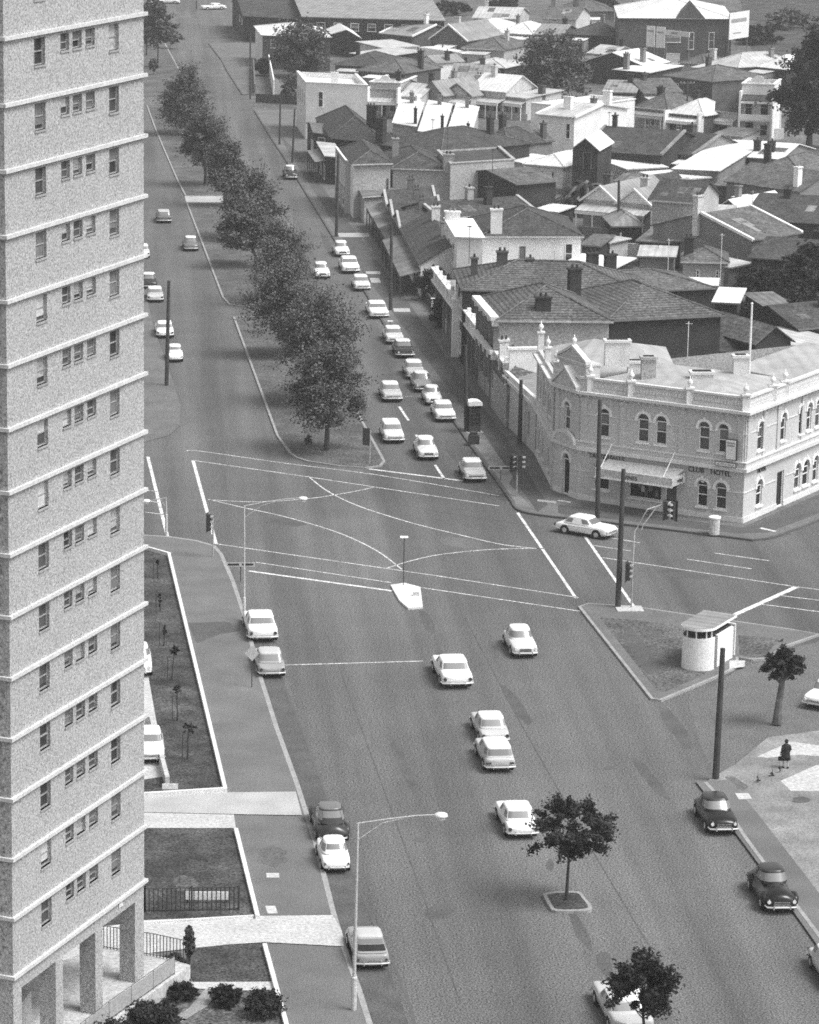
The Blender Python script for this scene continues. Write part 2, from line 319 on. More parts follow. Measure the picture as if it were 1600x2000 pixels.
# median of the far road
ML = [(324, 86), (300, 160), (303, 250), (350, 362), (362, 384)]
MED1 = [(200, -20), (290, -20), (324, 86), (348, 130), (378, 190), (282, 190), (200, 200)]
MED2 = [(286, 205), (385, 205), (478, 381), (361, 381), (345, 350), (303, 252)]
MED3 = [(364, 396), (487, 396), (591, 596), (480, 598), (447, 594), (434, 580)]
MED4 = [(455, 618), (602, 618), (719, 839), (742, 880), (753, 900), (745, 909), (715, 913), (660, 909), (600, 900), (578, 893), (565, 884), (540, 850)]
for p in (MED1, MED2, MED3, MED4):
    sheet('median', p, 'kerb', .14, th=.14)
    c = Vector((sum(q[0] for q in p) / len(p), sum(q[1] for q in p) / len(p)))
    g = gp(p, .15); cc = Vector((sum(q[0] for q in g) / len(g), sum(q[1] for q in g) / len(g)))
    ip = []
    for i in range(len(g)):
        a, b, e = Vector(g[i - 1]), Vector(g[i]), Vector(g[(i + 1) % len(g)])
        n1 = Vector((-(b - a).normalized().y, (b - a).normalized().x)); n2 = Vector((-(e - b).normalized().y, (e - b).normalized().x))
        s = 1 if sum(g[k][0] * g[(k + 1) % len(g)][1] - g[(k + 1) % len(g)][0] * g[k][1] for k in range(len(g))) > 0 else -1
        nn = (n1 + n2); nn = nn.normalized() / max(.5, nn.length / 2); ip.append(tuple(b + nn * .22 * s))
    o = sheet('median_grass', ip, 'dry_grass', .16, px=False, kind=False); tag(o, None, 'grass', kind='stuff')
    p_lab = {id(MED1): 'dry grass of the farthest median strip by the cross street', id(MED2): 'dry grass of the median strip under the two far elms', id(MED3): 'dry grass of the middle median strip', id(MED4): 'dry grass of the long median strip ending at the junction'}[id(p)]
    o['label'] = p_lab
sheet('median_crossing', [(361, 383), (478, 383), (486, 395), (364, 395)], 'concrete_path', .01)
# small islands in the near road
sheet('traffic_island', [(763, 1142), (790, 1138), (821, 1146), (826, 1185), (797, 1187), (780, 1172)], 'concrete_white', .15, th=.15)
def planter(u0, v0, lab):
    p = arc([(u0 - 48, v0 - 17), (u0 - 25, v0 - 21), (u0 + 22, v0 - 21), (u0 + 34, v0 - 10), (u0 + 48, v0 + 8), (u0 + 40, v0 + 16), (u0 - 22, v0 + 17), (u0 - 36, v0 + 6), (u0 - 48, v0 - 17)], 3)[:-1]
    g = gp(p, .15); mb = MB(); mb.prism(g, 0, .15); struct(mb.build('traffic_island', 'kerb'))
    c = Vector((sum(q[0] for q in g) / len(g), sum(q[1] for q in g) / len(g)))
    o = sheet('planting_bed', [tuple(c + (Vector(q) - c) * .83) for q in g], 'grass', .155, px=False, kind=False); tag(o, lab, 'grass', kind='stuff')
planter(1108, 1762, 'dark planting bed in the kerbed island round the young street tree')
# triangular corner island with the toilet block
ISL = [(1132, 1182), (1150, 1178), (1250, 1190), (1390, 1205), (1600, 1230), (1600, 1240), (1480, 1255), (1400, 1295), (1455, 1288), (1400, 1318), (1310, 1358), (1290, 1366), (1274, 1364)]
ISL = [(1132, 1184), (1150, 1178), (1235, 1184), (1380, 1205), (1540, 1228), (1600, 1238), (1530, 1262), (1500, 1285), (1470, 1287), (1440, 1283), (1440, 1300), (1400, 1320), (1310, 1358), (1290, 1366), (1274, 1364)]
sheet('corner_island', ISL, 'pavement', .14, th=.14); kerbline('kerb', ISL, m='kerb', w=.2, z1=.15, closed=True)
o = sheet('island_grass', [(1172, 1206), (1230, 1210), (1330, 1222), (1336, 1290), (1385, 1305), (1375, 1318), (1300, 1350), (1285, 1350)], 'dry_grass', .148, kind=False); tag(o, 'worn grass on the corner island in front of the toilet block', 'grass', kind='stuff')
o = sheet('island_grass', [(1442, 1240), (1530, 1248), (1510, 1262), (1495, 1282), (1470, 1283), (1445, 1278)], 'dry_grass', .148, kind=False); tag(o, 'small worn grass patch right of the toilet block', 'grass', kind='stuff')
blotch('island_dirt', 1250, 1270, 18, 62, 'footpath', .152, 21, rot=-.62)
sheet('path', [(1425, 1290), (1455, 1290), (1455, 1302), (1425, 1306)], 'concrete', .153)
sheet('side_road', [(1345, 1375), (1400, 1335), (1455, 1300), (1500, 1292), (1560, 1262), (1640, 1245), (1800, 1250), (1900, 1400), (1650, 1425), (1500, 1445), (1440, 1495), (1400, 1520), (1370, 1460)], 'asphalt_pale', .0058)
# right-hand forecourt
KN = [(1378, 1527), (1410, 1563), (1454, 1632), (1492, 1684), (1571, 1788), (1640, 1880), (1720, 1990)]
sheet('forecourt', KN + [(1900, 1990), (1900, 1380), (1650, 1420), (1500, 1440), (1440, 1490)], 'forecourt', .12, th=.12)
kerbline('kerb', KN, m='kerb', w=.22, z1=.14)
mb = MB(); strip(mb, [(1392, 1524), (1445, 1590), (1500, 1662), (1585, 1775), (1650, 1865)], 2.0, .126); struct(mb.build('footpath', 'pavement'))
sheet('forecourt_apron', [(1478, 1478), (1545, 1448), (1640, 1462), (1640, 1480), (1560, 1474), (1500, 1480)], 'concrete', .127)
sheet('forecourt_apron', [(1525, 1525), (1595, 1494), (1700, 1494), (1700, 1545), (1545, 1545)], 'concrete', .127)
sheet('manhole_cover', [(1436, 1549), (1462, 1549), (1469, 1560), (1443, 1561)], 'concrete', .13)
blotch('forecourt_stain', 1440, 1530, 26, 9, 'gutter_tone', .124, 31, rot=.5); blotch('forecourt_stain', 1565, 1562, 18, 6, 'footpath', .128, 33)
# painted markings
mb = MB(); mw = MB()
for pts, wd in [([(289, 892), (327, 1047)], .26), ([(377, 899), (422, 1062)], .26), ([(486, 1115), (766, 1154)], .30), ([(722, 916), (905, 939)], .30),
                ([(1011, 1001), (1125, 1168)], .22), ([(1143, 1048), (1242, 1190)], .22), ([(1430, 1203), (1556, 1146)], .42),
                ([(780, 794), (798, 821)], .22), ([(813, 849), (823, 866)], .22), ([(850, 908), (868, 935)], .22)]: strip(mb, pts, wd, .012)
for pts in [arc([(602, 930), (640, 959), (700, 988), (800, 1020), (900, 1045), (985, 1064), (1062, 1072)]), arc([(407, 975), (470, 990), (560, 1010), (660, 1040), (735, 1075), (785, 1112)]),
            arc([(407, 976), (500, 980), (600, 974), (680, 962), (733, 951)]), arc([(755, 1110), (800, 1096), (860, 1083), (960, 1073), (1062, 1071)]), [(377, 899), (600, 931), (975, 988)], [(422, 1062), (850, 1124), (1130, 1167)],
            [(500, 1098), (765, 1138)], [(813, 1146), (1135, 1194)], arc([(365, 881), (390, 881), (560, 905), (740, 928), (975, 968)]),
            [(1177, 1089), (1556, 1146), (1700, 1164)], [(1395, 1080), (1502, 1095)], [(1342, 1092), (1468, 1111)], [(1158, 1065), (1232, 1076)], [(1190, 1050), (1250, 1060)],
            [(1524, 1163), (1680, 1182)], [(1487, 1180), (1680, 1205)], [(285, 957), (307, 960)], [(283, 977), (312, 982)], [(283, 1000), (320, 1005)], [(548, 1299), (827, 1291)]]: strip(mw, pts, .14, .012)
for u, v in [(700, 774)]: strip(mw, [(705, 774), (830, 774)], .08, .012)
struct(mb.build('painted_marking', 'paint_line')); struct(mw.build('painted_marking', 'paint_line_worn'))
mb = MB()
for p in [[(1486, 1031), (1515, 1038)], [(1090, 977), (1115, 981)]]: strip(mb, p, .35, .166)
struct(mb.build('painted_marking', 'paint_line'))
# ---------------------------------------------------------------- walls with openings
def wall_grid(mb, L, z0, z1, ops, rec=.2, x0=0.0):
    """front wall in the plane y=0 (local), openings (xa, xb, za, zb, arched)"""
    xs = sorted(set([x0, L] + [o[0] for o in ops] + [o[1] for o in ops])); zs = sorted(set([z0, z1] + [o[2] for o in ops] + [o[3] for o in ops]))
    for i in range(len(xs) - 1):
        for j in range(len(zs) - 1):
            cx = (xs[i] + xs[i + 1]) / 2; cz = (zs[j] + zs[j + 1]) / 2
            if any(o[0] < cx < o[1] and o[2] < cz < o[3] for o in ops): continue
            mb.add([(xs[i], 0, zs[j]), (xs[i + 1], 0, zs[j]), (xs[i + 1], 0, zs[j + 1]), (xs[i], 0, zs[j + 1])], [(0, 1, 2, 3)])
    for o in ops:
        a, b, c, d = o[:4]; arch = len(o) > 4 and o[4]
        r = (b - a) / 2; zsn = d - r if arch else d
        mb.add([(a, 0, c), (a, rec, c), (a, rec, zsn), (a, 0, zsn)], [(0, 1, 2, 3)]); mb.add([(b, 0, c), (b, 0, zsn), (b, rec, zsn), (b, rec, c)], [(0, 1, 2, 3)])
        mb.add([(a, 0, c), (b, 0, c), (b, rec, c), (a, rec, c)], [(0, 1, 2, 3)])
        if not arch: mb.add([(a, 0, d), (a, rec, d), (b, rec, d), (b, 0, d)], [(0, 1, 2, 3)])
        else:
            n = 8; A = [(a + r - r * math.cos(math.pi * k / n), zsn + r * math.sin(math.pi * k / n)) for k in range(n + 1)]
            for k in range(n):
                p, q = A[k], A[k + 1]; cx = a if k < n / 2 else b
                mb.add([(p[0], 0, p[1]), (q[0], 0, q[1]), (cx, 0, d)], [(0, 1, 2)])
                mb.add([(p[0], 0, p[1]), (p[0], rec, p[1]), (q[0], rec, q[1]), (q[0], 0, q[1])], [(0, 1, 2, 3)])
def arch_pts(a, b, c, d, arch, n=10):
    if not arch: return [(a, c), (b, c), (b, d), (a, d)]
    r = (b - a) / 2; zs = d - r
    return [(a, c), (b, c)] + [(a + r + r * math.cos(math.pi * k / n), zs + r * math.sin(math.pi * k / n)) for k in range(n + 1)]
def plate(mb, P, y0, y1):
    """flat outline (x,z) extruded between y0 and y1"""
    n = len(P); mb.add([(x, y0, z) for x, z in P] + [(x, y1, z) for x, z in P], [tuple(range(n)), tuple(range(n, 2 * n))[::-1]] + [(i, n + i, n + (i + 1) % n, (i + 1) % n) for i in range(n)])
def band(poly, z0, z1, out, inn=.1, mb=None):
    """moulding following an open plan polyline, interior on its left, projecting `out` to the right"""
    P = [Vector(p[:2]) for p in poly]; n = len(P); O = []; I = []
    for i in range(n):
        a = (P[i] - P[i - 1]).normalized() if i else None; b = (P[i + 1] - P[i]).normalized() if i < n - 1 else None
        if a is None: nn = Vector((b.y, -b.x))
        elif b is None: nn = Vector((a.y, -a.x))
        else:
            s = Vector((a.y, -a.x)) + Vector((b.y, -b.x)); nn = s / (s.length_squared / 2)
        O.append(P[i] + nn * out); I.append(P[i] - nn * inn)
    mb = mb or MB()
    for i in range(n - 1): mb.prism([tuple(I[i]), tuple(O[i]), tuple(O[i + 1]), tuple(I[i + 1])], z0, z1)
    return mb
# ---------------------------------------------------------------- the tower block
def tower():
    LC, RC = G(28, 2110, 1.0), G(282, 1906, 1.0)
    ang = math.atan2(RC.y - LC.y, RC.x - LC.x); L = (RC - LC).length
    root = empty('apartment_tower', (LC.x, LC.y, 0), ang)
    tag(root, 'pale precast concrete apartment tower on open columns, filling the left edge', 'building')
    zb = 5.75; h = 2.685; NS = 17; D = 10.0
    win = []
    def xs(u, v): return onplane(LC, RC, u, v)[0]
    X = [(xs(81, 1785), xs(101, 1770)), (xs(129, 1745), xs(145, 1735)), (xs(151, 1730), xs(168, 1720)), (xs(175, 1715), xs(192, 1700)), (xs(218, 1690), xs(236, 1680))]
    side = MB(); side.box(-.0, L, .25, D, zb - .0, zb + h * NS)
    for k in range(NS):
        z = zb + k * h; ops = [(X[0][0], X[0][1], z + .5 * h, z + .92 * h)] + [(a, b, z + .65 * h, z + .92 * h) for a, b in X[1:4]] + [(X[4][0], X[4][1], z + .5 * h, z + .92 * h)]
        wm = MB(); wall_grid(wm, L, z, z + h, ops, rec=.24); wm.add([(0, 0, z), (0, 0, z + h), (0, .26, z + h), (0, .26, z)], [(0, 1, 2, 3)]); wm.add([(L, 0, z), (L, .26, z), (L, .26, z + h), (L, 0, z + h)], [(0, 1, 2, 3)]); o = wm.build('wall_panel', 'precast', root)
        for i, (a, b, c, d) in enumerate(ops):
            rr = random.Random(k * 7 + i); f = MB(); t = .045; y0, y1 = .13, .19; mid = (c + d) / 2 if i in (0, 4) else c + (d - c) * .45
            f.box(a, a + t, y0, y1, c, d); f.box(b - t, b, y0, y1, c, d); f.box(a + t, b - t, y0, y1, c, c + t); f.box(a + t, b - t, y0, y1, d - t, d); f.box(a + t, b - t, y0, y1, mid - t / 2, mid + t / 2)
            f.box(a - .03, b + .03, -.05, .125, c - .08, c)
            fo = f.build('window', 'metal', root)
            op = rr.random() < (.45 if i in (0, 4) else .2); tt = t + .003
            g = MB(); g.box(a + t, b - t, .195, .205, c + t, d - t); g.build('pane', 'glass' if op else 'glass_mid', fo)
            if rr.random() < .65:
                cu = MB(); lo = c + t if rr.random() < .3 else c + (d - c) * rr.choice([.18, .25, .45]); cu.box(a + t, b - t, .165, .175, lo, d - t); cu.build('blind', rr.choice(['blind', 'glass_mid', 'curtain', 'blind', 'curtain', 'render_grey']), fo)
    side.build('side_wall', 'precast_side', root)
    poly = [(-D * 0 - .0, D), (0, 0), (L, 0), (L, D)]
    for k in range(NS + 1):
        z = zb + k * h; band(poly, z - .08, z + .075, .15, inn=.0).build('floor_band', 'trim', root)
    # narrow recess strip on the left flank
    # colonnade
    cols = [(xs(24, 2100), xs(44, 2090)), (xs(110, 2045), xs(124, 2030)), (xs(187, 1985), xs(201, 1970)), (xs(264, 1920), xs(281, 1907))]
    bm_ = MB(); bm_.box(0, L, .02, .8, zb - .75, zb); bm_.build('edge_beam', 'precast', root)
    so = MB(); so.box(0, L, .8, D, zb - .3, zb - .002); so.build('soffit', 'precast_side', root)
    for a, b in cols:
        for yy in (0.0, D - .8):
            c = MB(); c.box(max(a, 0), min(b, L), yy + .0, yy + .8, 1.0, zb - .752 if yy == 0 else zb - .3); c.build('column', 'precast', root)
    bw_ = MB(); bw_.box(0, L * .42, 5.2, D - 1, 1.0, zb - .3); bw_.build('core_wall', 'render_grey', root)
    r = MB(); r.add([(0, 2.2, 1.0), (L * .45, 2.2, 2.6), (L * .45, 3.4, 2.6), (0, 3.4, 1.0), (L * .45, 2.2, 1.0), (L * .45, 3.4, 1.0)], [(0, 1, 2, 3), (0, 4, 1), (3, 2, 5), (1, 4, 5, 2)]); r.build('ramp', 'concrete_path', root)
    nm = MB(); nm.box(xs(232, 1790), xs(239, 1782), -.03, -.001 + .0, zb - .42, zb - .2); nm.build('number_plate', 'board', root)
    # podium
    pod = gp([(346, 1905), (215, 1998), (120, 2075), (-120, 2260), (-250, 2150), (60, 1900), (203, 1846), (300, 1862), (372, 1885)], 1.0)
    mb = MB(); mb.prism([p for p in pod], .0, 1.0); o = mb.build('podium', 'concrete'); tag(o, 'concrete podium terrace under the columns of the tower', 'terrace')
    return root
tower()
def railing(name, label, pts, z0, h, step, m, postw=.03, panel=None, rails=(0.08, 1.0), cat='railing', base=None, bigpost=0):
    P = [Vector((*p, 0)) for p in gp(pts, z0)]
    root = empty(name, (P[0].x, P[0].y, z0)); tag(root, label, cat); T = lambda v: v - Vector((P[0].x, P[0].y, 0))
    rl = MB(); bars = MB(); pn = MB()
    for i in range(len(P) - 1):
        a, b = T(P[i]), T(P[i + 1]); d = b - a; n = max(1, int(d.length / step))
        for r_ in rails: rl.tube([(a.x, a.y, h * r_), (b.x, b.y, h * r_)], postw, 4)
        for k in range(n + (i == len(P) - 2)):
            q = a + d * k / n; bars.tube([(q.x, q.y, 0), (q.x, q.y, h)], postw, 4)
        if bigpost:
            m2 = max(1, round(d.length / bigpost))
            for k in range(m2 + 1):
                q = a + d * k / m2; pp = MB(); pp.box(q.x - .05, q.x + .05, q.y - .05, q.y + .05, 0, h + .1); pp.build('post', m, root)
        if panel:
            e = d.normalized(); q = Vector((-e.y, e.x, 0)) * .01
            pn.add([(a.x + q.x, a.y + q.y, .1), (b.x + q.x, b.y + q.y, .1), (b.x + q.x, b.y + q.y, h - .05), (a.x + q.x, a.y + q.y, h - .05)], [(0, 1, 2, 3)])
    rl.build('rail', m, root); bars.build('pickets' if step < .5 else 'posts', m, root)
    if panel: pn.build('mesh_panel', panel, root)
    return root
railing('balustrade', 'thin balustrade with pale panels along the edge of the tower podium', [(341, 1903), (213, 1994), (120, 2068)], 1.0, .95, 1.7, 'metal_dark', .02, panel='mesh_panel')
railing('picket_fence', 'dark picket fence crossing behind the tower columns', [(203, 1852), (300, 1868), (365, 1882)], 1.0, 1.15, .17, 'metal_dark', .022)
railing('picket_fence', 'dark picket fence on the lawn in front of the long white board', [(200, 1786), (283, 1781), (466, 1778)], .15, 1.25, .22, 'timber_dark', .03, bigpost=2.2)
def board(label, u0, u1, v, h, z0, m='board', dv=0, cat='sign', name='notice_board'):
    a, b = G(u0, v, z0 * 0), G(u1, v + dv, z0 * 0); root = empty(name, a, math.atan2(b.y - a.y, b.x - a.x)); L = (b - a).length; tag(root, label, cat)
    x = MB(); x.box(0, L, 0, .06, z0, z0 + h); x.build('panel', m, root)
    for q in (.06, L - .14):
        x = MB(); x.box(q, q + .08, .061, .13, 0, z0 + h * .8); x.build('post', 'timber_dark', root)
    return root
board('long white board lying behind the dark picket fence on the lawn', 362, 446, 1770, .42, .35)
board('small white board on the low wall at the near end of the sapling lawn', 317, 348, 1550, .32, .25)
# ---------------------------------------------------------------- the corner hotel
def hotel():
    P3, P2, P1, K, P4 = G(1046, 888, .15), G(1081, 957, .15), G(1129, 975, .15), G(1450, 1022, .15), G(1760, 889, .15)
    K4 = G(1600, 956, .15); d4 = (K4 - K).normalized(); P4 = K + d4 * 26
    zc = 8.55; zp = 9.85; zs = 4.1; zs2 = 4.75
    root = empty('corner_hotel', (K.x, K.y, 0)); tag(root, 'two storey stucco corner hotel with arched windows, urns and a roof balustrade', 'hotel')
    rel = lambda p: Vector((p.x - K.x, p.y - K.y, 0))
    pts = [rel(p) for p in (P3, P2, P1, K, P4)]
    faces = [(P3, P2), (P2, P1), (P1, K), (K, P4)]
    def face(i): return faces[i]
    F = []
    def op(i, u0, v0, u1, v1, arch=True, z=None):
        A, B = faces[i]; um, vm = (u0 + u1) / 2, (v0 + v1) / 2
        a = onplane(A, B, u0, vm)[0]; b = onplane(A, B, u1, vm)[0]; zt = onplane(A, B, um, v0)[1]; zb = onplane(A, B, um, v1)[1]
        if z: zb, zt = z
        return (a, b, zb, zt, arch)
    ops = {0: [], 1: [], 2: [], 3: []}
    L0 = (P2 - P3).length; ZU = (5.35, 7.55); ZL = (1.0, 3.05)
    for f_ in (.16, .42, .68): ops[0].append((L0 * f_, L0 * f_ + .85, *ZU, True))
    for f_ in (.14, .36, .66): ops[0].append((L0 * f_, L0 * f_ + .9, 1.0, 3.5, True))
    L1 = (P1 - P2).length
    ops[1] = [(L1 * .36, L1 * .36 + .8, *ZU, True), (L1 * .36, L1 * .36 + .95, .2, 3.45, True)]
    ops[2] = [op(2, 1172, 802, 1190, 852, z=ZU), op(2, 1246, 812, 1267, 862, z=ZU), op(2, 1281, 816, 1302, 866, z=ZU), op(2, 1365, 827, 1386, 879, z=ZU), op(2, 1403, 832, 1423, 883, z=ZU),
              op(2, 1362, 934, 1382, 987, z=ZL), op(2, 1398, 939, 1419, 993, z=ZL), op(2, 1160, 905, 1190, 958, False, z=(1.2, 3.2)), op(2, 1228, 935, 1292, 984, False, z=(.95, 3.1)), op(2, 1299, 939, 1322, 992, False, z=(.2, 3.1))]
    ops[3] = [op(3, 1480, 825, 1491, 879, z=ZU), op(3, 1525, 807, 1535, 864, z=ZU), op(3, 1561, 794, 1569, 845, z=ZU), op(3, 1576, 788, 1585, 839, z=ZU),
              op(3, 1477, 933, 1488, 995, z=ZL), op(3, 1517, 916, 1530, 991, False, z=(.2, 3.0)), op(3, 1552, 899, 1563, 952, z=ZL), op(3, 1568, 893, 1580, 944, z=ZL)]
    for q in (12.5, 14.6, 18, 20.5, 23): ops[3] += [(q, q + .95, *ZU, True), (q, q + .95, *ZL, True)]
    nums = 0
    for i, (A, B) in enumerate(faces):
        L = (B - A).length; ang = math.atan2(B.y - A.y, B.x - A.x); T = Matrix.Translation(rel(A)) @ Matrix.Rotation(ang, 4, 'Z')
        def TT(x, y, z, T=T): q = T @ Vector((x, y, z)); return (q.x, q.y, q.z)
        lo = MB(TT); wall_grid(lo, L, .0, zs, [o for o in ops[i] if o[2] < zs], rec=.28); lo.build('lower_wall', 'stucco_dark' if i == 2 else 'stucco', root)
        up = MB(TT); wall_grid(up, L, zs, zc, [o for o in ops[i] if o[2] > zs], rec=.25); up.build('upper_wall', 'stucco', root)
        pl = MB(TT); xs_ = [0]
        doors = sorted([(o[0], o[1]) for o in ops[i] if o[2] < .5])
        x = 0
        for a, b in doors + [(L, L)]:
            if a - x > .05: pl.box(x, a, -.07, -.002, 0, .55)
            x = b
        pl.build('plinth', 'stucco_light', root)
        for k, o in enumerate(ops[i]):
            a, b, c, d, ar = o; r = (b - a) / 2; upper = c > zs
            f = MB(TT); t = .07; y0, y1 = .10, .16; P = arch_pts(a, b, c, d, ar)
            zm = c + (d - c) * .45; door = c < .5
            f.box(a, a + t, y0, y1, c, d - (r if ar else 0)); f.box(b - t, b, y0, y1, c, d - (r if ar else 0)); f.box(a + t, b - t, y0, y1, c, c + t)
            zz = d - r if ar else d - t
            f.box(a + t, b - t, y0, y1, zz - t * .5, zz + t * .5)
            if not door and i != 9 and (b - a) < 1.5: f.box(a + t, b - t, y0, y1, zm - t / 2, zm + t / 2)
            if ar:   # hood mould
                n = 10; Lp = []; cxx = (a + b) / 2; zsn = d - r
                for kk in range(n):
                    t0, t1 = math.pi * kk / n, math.pi * (kk + 1) / n; r0, r1 = r + .03, r + .24
                    Q = [(cxx + r0 * math.cos(t0), zsn + r0 * math.sin(t0)), (cxx + r1 * math.cos(t0), zsn + r1 * math.sin(t0)), (cxx + r1 * math.cos(t1), zsn + r1 * math.sin(t1)), (cxx + r0 * math.cos(t1), zsn + r0 * math.sin(t1))]
                    plate(f, Q, -.09, -.003)
                f.box(cxx - .1, cxx + .1, -.13, -.092, d + .02, d + .36)
                f.box(a - .26, a - .02, -.09, -.003, zsn - .16, zsn - .002); f.box(b + .02, b + .26, -.09, -.003, zsn - .16, zsn - .002)
            if not door: f.box(a - .1, b + .1, -.12, .09, c - .14, c - .002)
            fo = f.build('door' if door else 'window', 'render_white', root)
            g = MB(TT); plate(g, P, .2, .215); g.build('pane', 'dark' if (door or (not upper)) and k % 3 else ('glass' if (k + i) % 2 == 0 or (b - a) > 1.5 else 'glass_mid'), fo)
            if upper and k % 2 == 0:
                cu = MB(TT); cu.box(a + t, b - t, .17, .18, zm + .1, d - r); cu.build('blind', 'blind', fo)
            if (b - a) > 1.6 and c > .5 and i == 2:
                for q in range(8):
                    rr = random.Random(q); it = MB(TT); xx = a + .15 + (b - a - .5) * q / 8; hh = .3 + rr.random() * .7; zz_ = c + .1 + rr.random() * .7; it.box(xx, xx + .2 + .15 * rr.random(), .17, .19, zz_, zz_ + hh); it.build('display_card', rr.choice(['blind', 'glass_mid', 'dark', 'curtain']), fo)
        # pilasters on the upper storey
        if i == 2: px_ = [.1, onplane(A, B, 1218, 800)[0] - .25, onplane(A, B, 1334, 815)[0] - .25, L - .65]
        elif i == 3: px_ = [.15, 2.9, 5.4, 9.8, 16, 22]
        elif i == 0: px_ = [.2, L0 * .34, L0 * .6, L0 - 1.0]
        else: px_ = [.12, L - .62]
        for x in px_:
            p = MB(TT); p.box(x, x + .5, -.10, -.003, zs2, zc - .25); p.box(x - .07, x + .57, -.15, -.002, zc - .55, zc - .25); p.build('pilaster', 'stucco', root)
        im = MB(TT)
        segs = sorted([(o[0] - .28, o[1] + .28) for o in ops[i] if o[2] > zs]); x = .0; zi = ZU[1] - .62
        for a, b in segs + [(L, L)]:
            if a - x > .1: im.box(x, a, -.05, -.004, zi, zi + .08)
            x = max(x, b)
        segs = sorted([(o[0] - .28, o[1] + .28) for o in ops[i] if o[2] < zs]); x = .0; zi = ZL[1] - .62
        for a, b in segs + [(L, L)]:
            if a - x > .1: im.box(x, a, -.05, -.004, zi, zi + .07)
            x = max(x, b)
        im.build('impost_moulding', 'stucco_light', root)
    band(pts, zs, zs + .28, .32).build('string_course', 'stucco_light', root); band(pts, zs + .282, zs2, .16).build('string_course', 'stucco', root)
    band(pts, zs2 + .002, zs2 + .1, .22).build('string_course', 'stucco_light', root)
    band(pts, zc - .2, zc - .02, .14).build('frieze', 'stucco', root)
    for i in range(4):
        a, b = pts[i], pts[i + 1]; d = (b - a).normalized(); n = Vector((d.y, -d.x, 0)); q = 0; L = (b - a).length
        while q < L - .2:
            dent = MB(); c = a + d * (q + .1) + n * .23; dent.prism([tuple((c - d * .09 - n * .1)[:2]), tuple((c - d * .09 + n * .1)[:2]), tuple((c + d * .09 + n * .1)[:2]), tuple((c + d * .09 - n * .1)[:2])], zc - .2, zc - .002); dent.build('dentil', 'stucco_dark', root); q += .62
    band(pts, zc, zc + .22, .48, inn=.2).build('cornice', 'stucco_light', root)
    band(pts, zc + .222, zc + .5, .06, inn=.25).build('parapet', 'stucco', root)
    band(pts[1:], zp - .16, zp, .1, inn=.28).build('parapet_rail', 'stucco_light', root)
    # balusters between pedestals; plain panel behind
    bal = MB(); ped = []
    for i in (2, 3):
        a, b = pts[i], pts[i + 1]; d = (b - a).normalized(); n = Vector((d.y, -d.x, 0)); L = (b - a).length; q = .2
        while q < L:
            c = a + d * q - n * .08; bal.tube([(c.x, c.y, zc + .5), (c.x, c.y, zc + .72), (c.x, c.y, zp - .3), (c.x, c.y, zp - .16)], [.06, .10, .05, .07], 6, cap=False); q += .27
    bal.build('balusters', 'stucco_light', root)
    bk = band(pts[1:], zc + .502, zp - .162, -.02, inn=.2); bk.build('parapet_back', 'stucco', root)
    def urn(p, z, s=.85):
        o = MB(); o.lathe(p.x, p.y, [(.16 * s, z), (.10 * s, z + .1 * s), (.08 * s, z + .18 * s), (.24 * s, z + .36 * s), (.26 * s, z + .5 * s), (.16 * s, z + .68 * s), (.05 * s, z + .76 * s), (.03 * s, z + 1.05 * s)], 12); o.build('urn', 'render_white', root, smooth=True)
    def pedestal(p, z0, z1, s=.27):
        o = MB(); o.box(p.x - s, p.x + s, p.y - s, p.y + s, z0, z1); o.box(p.x - s - .08, p.x + s + .08, p.y - s - .08, p.y + s + .08, z1, z1 + .12); o.build('pedestal', 'stucco_light', root)
    def along(i, s): a, b = pts[i], pts[i + 1]; d = (b - a).normalized(); return a + d * s + Vector((-d.y, d.x, 0)) * .1
    for i, s in ((2, .7), (2, 4.2), (2, 9.1), (2, 13.7), (3, 4.6), (3, 6.8), (3, 15), (3, 22)):
        p = along(i, s); pedestal(p, zc + .23, zp + .05); urn(p, zp + .17)
    for s in (L0 * .05, L0 * .45, L0 * .92):
        p = along(0, s); pedestal(p, zc + .23, 10.15 if s > 1 else 10.45, .24); urn(p, 10.27 if s > 1 else 10.57)
    # splayed corner: pediment on the cornice, raised attic with a second pediment
    def pediment(A, B, z, h, out, name='pediment'):
        d = (B - A); L = d.length; ang = math.atan2(d.y, d.x); T = Matrix.Translation(A) @ Matrix.Rotation(ang, 4, 'Z'); TT = lambda x, y, z: tuple(T @ Vector((x, y, z)))
        o = MB(TT); plate(o, [(0, z), (L, z), (L / 2, z + h)], -out + .12, .3); o.build(name, 'stucco_dark', root)
        r = MB(TT); t = .16
        for sgn in (0, 1):
            x0 = -.15 if not sgn else L + .15; plate(r, [(x0, z - .02), (L / 2, z + h), (L / 2, z + h + t * 1.3), (x0, z + t)], -out, .32)
        plate(r, [(-.15, z - .12), (L + .15, z - .12), (L + .15, z - .02), (-.15, z - .02)], -out, .3); r.build('raking_cornice', 'stucco_light', root)
    d1 = (pts[2] - pts[1]).normalized(); n1 = Vector((-d1.y, d1.x, 0))
    pediment(pts[1] + d1 * .15, pts[2] - d1 * .15, zc + .35, 1.35, .5)
    A, B = pts[1] + n1 * .25 - d1 * .1, pts[2] + n1 * .25 + d1 * .2; T = Matrix.Translation(A) @ Matrix.Rotation(math.atan2(d1.y, d1.x), 4, 'Z'); LL = (B - A).length
    at = MB(lambda x, y, z: tuple(T @ Vector((x, y, z)))); at.box(0, LL, 0, 1.3, zc + .24, 10.6); at.box(-.1, LL + .1, -.1, 1.4, 10.6, 10.76); at.build('attic_block', 'stucco', root)
    pediment(A, B, 10.9, .95, .15); urn((A + B) / 2 + n1 * .1, 12.0, .8)
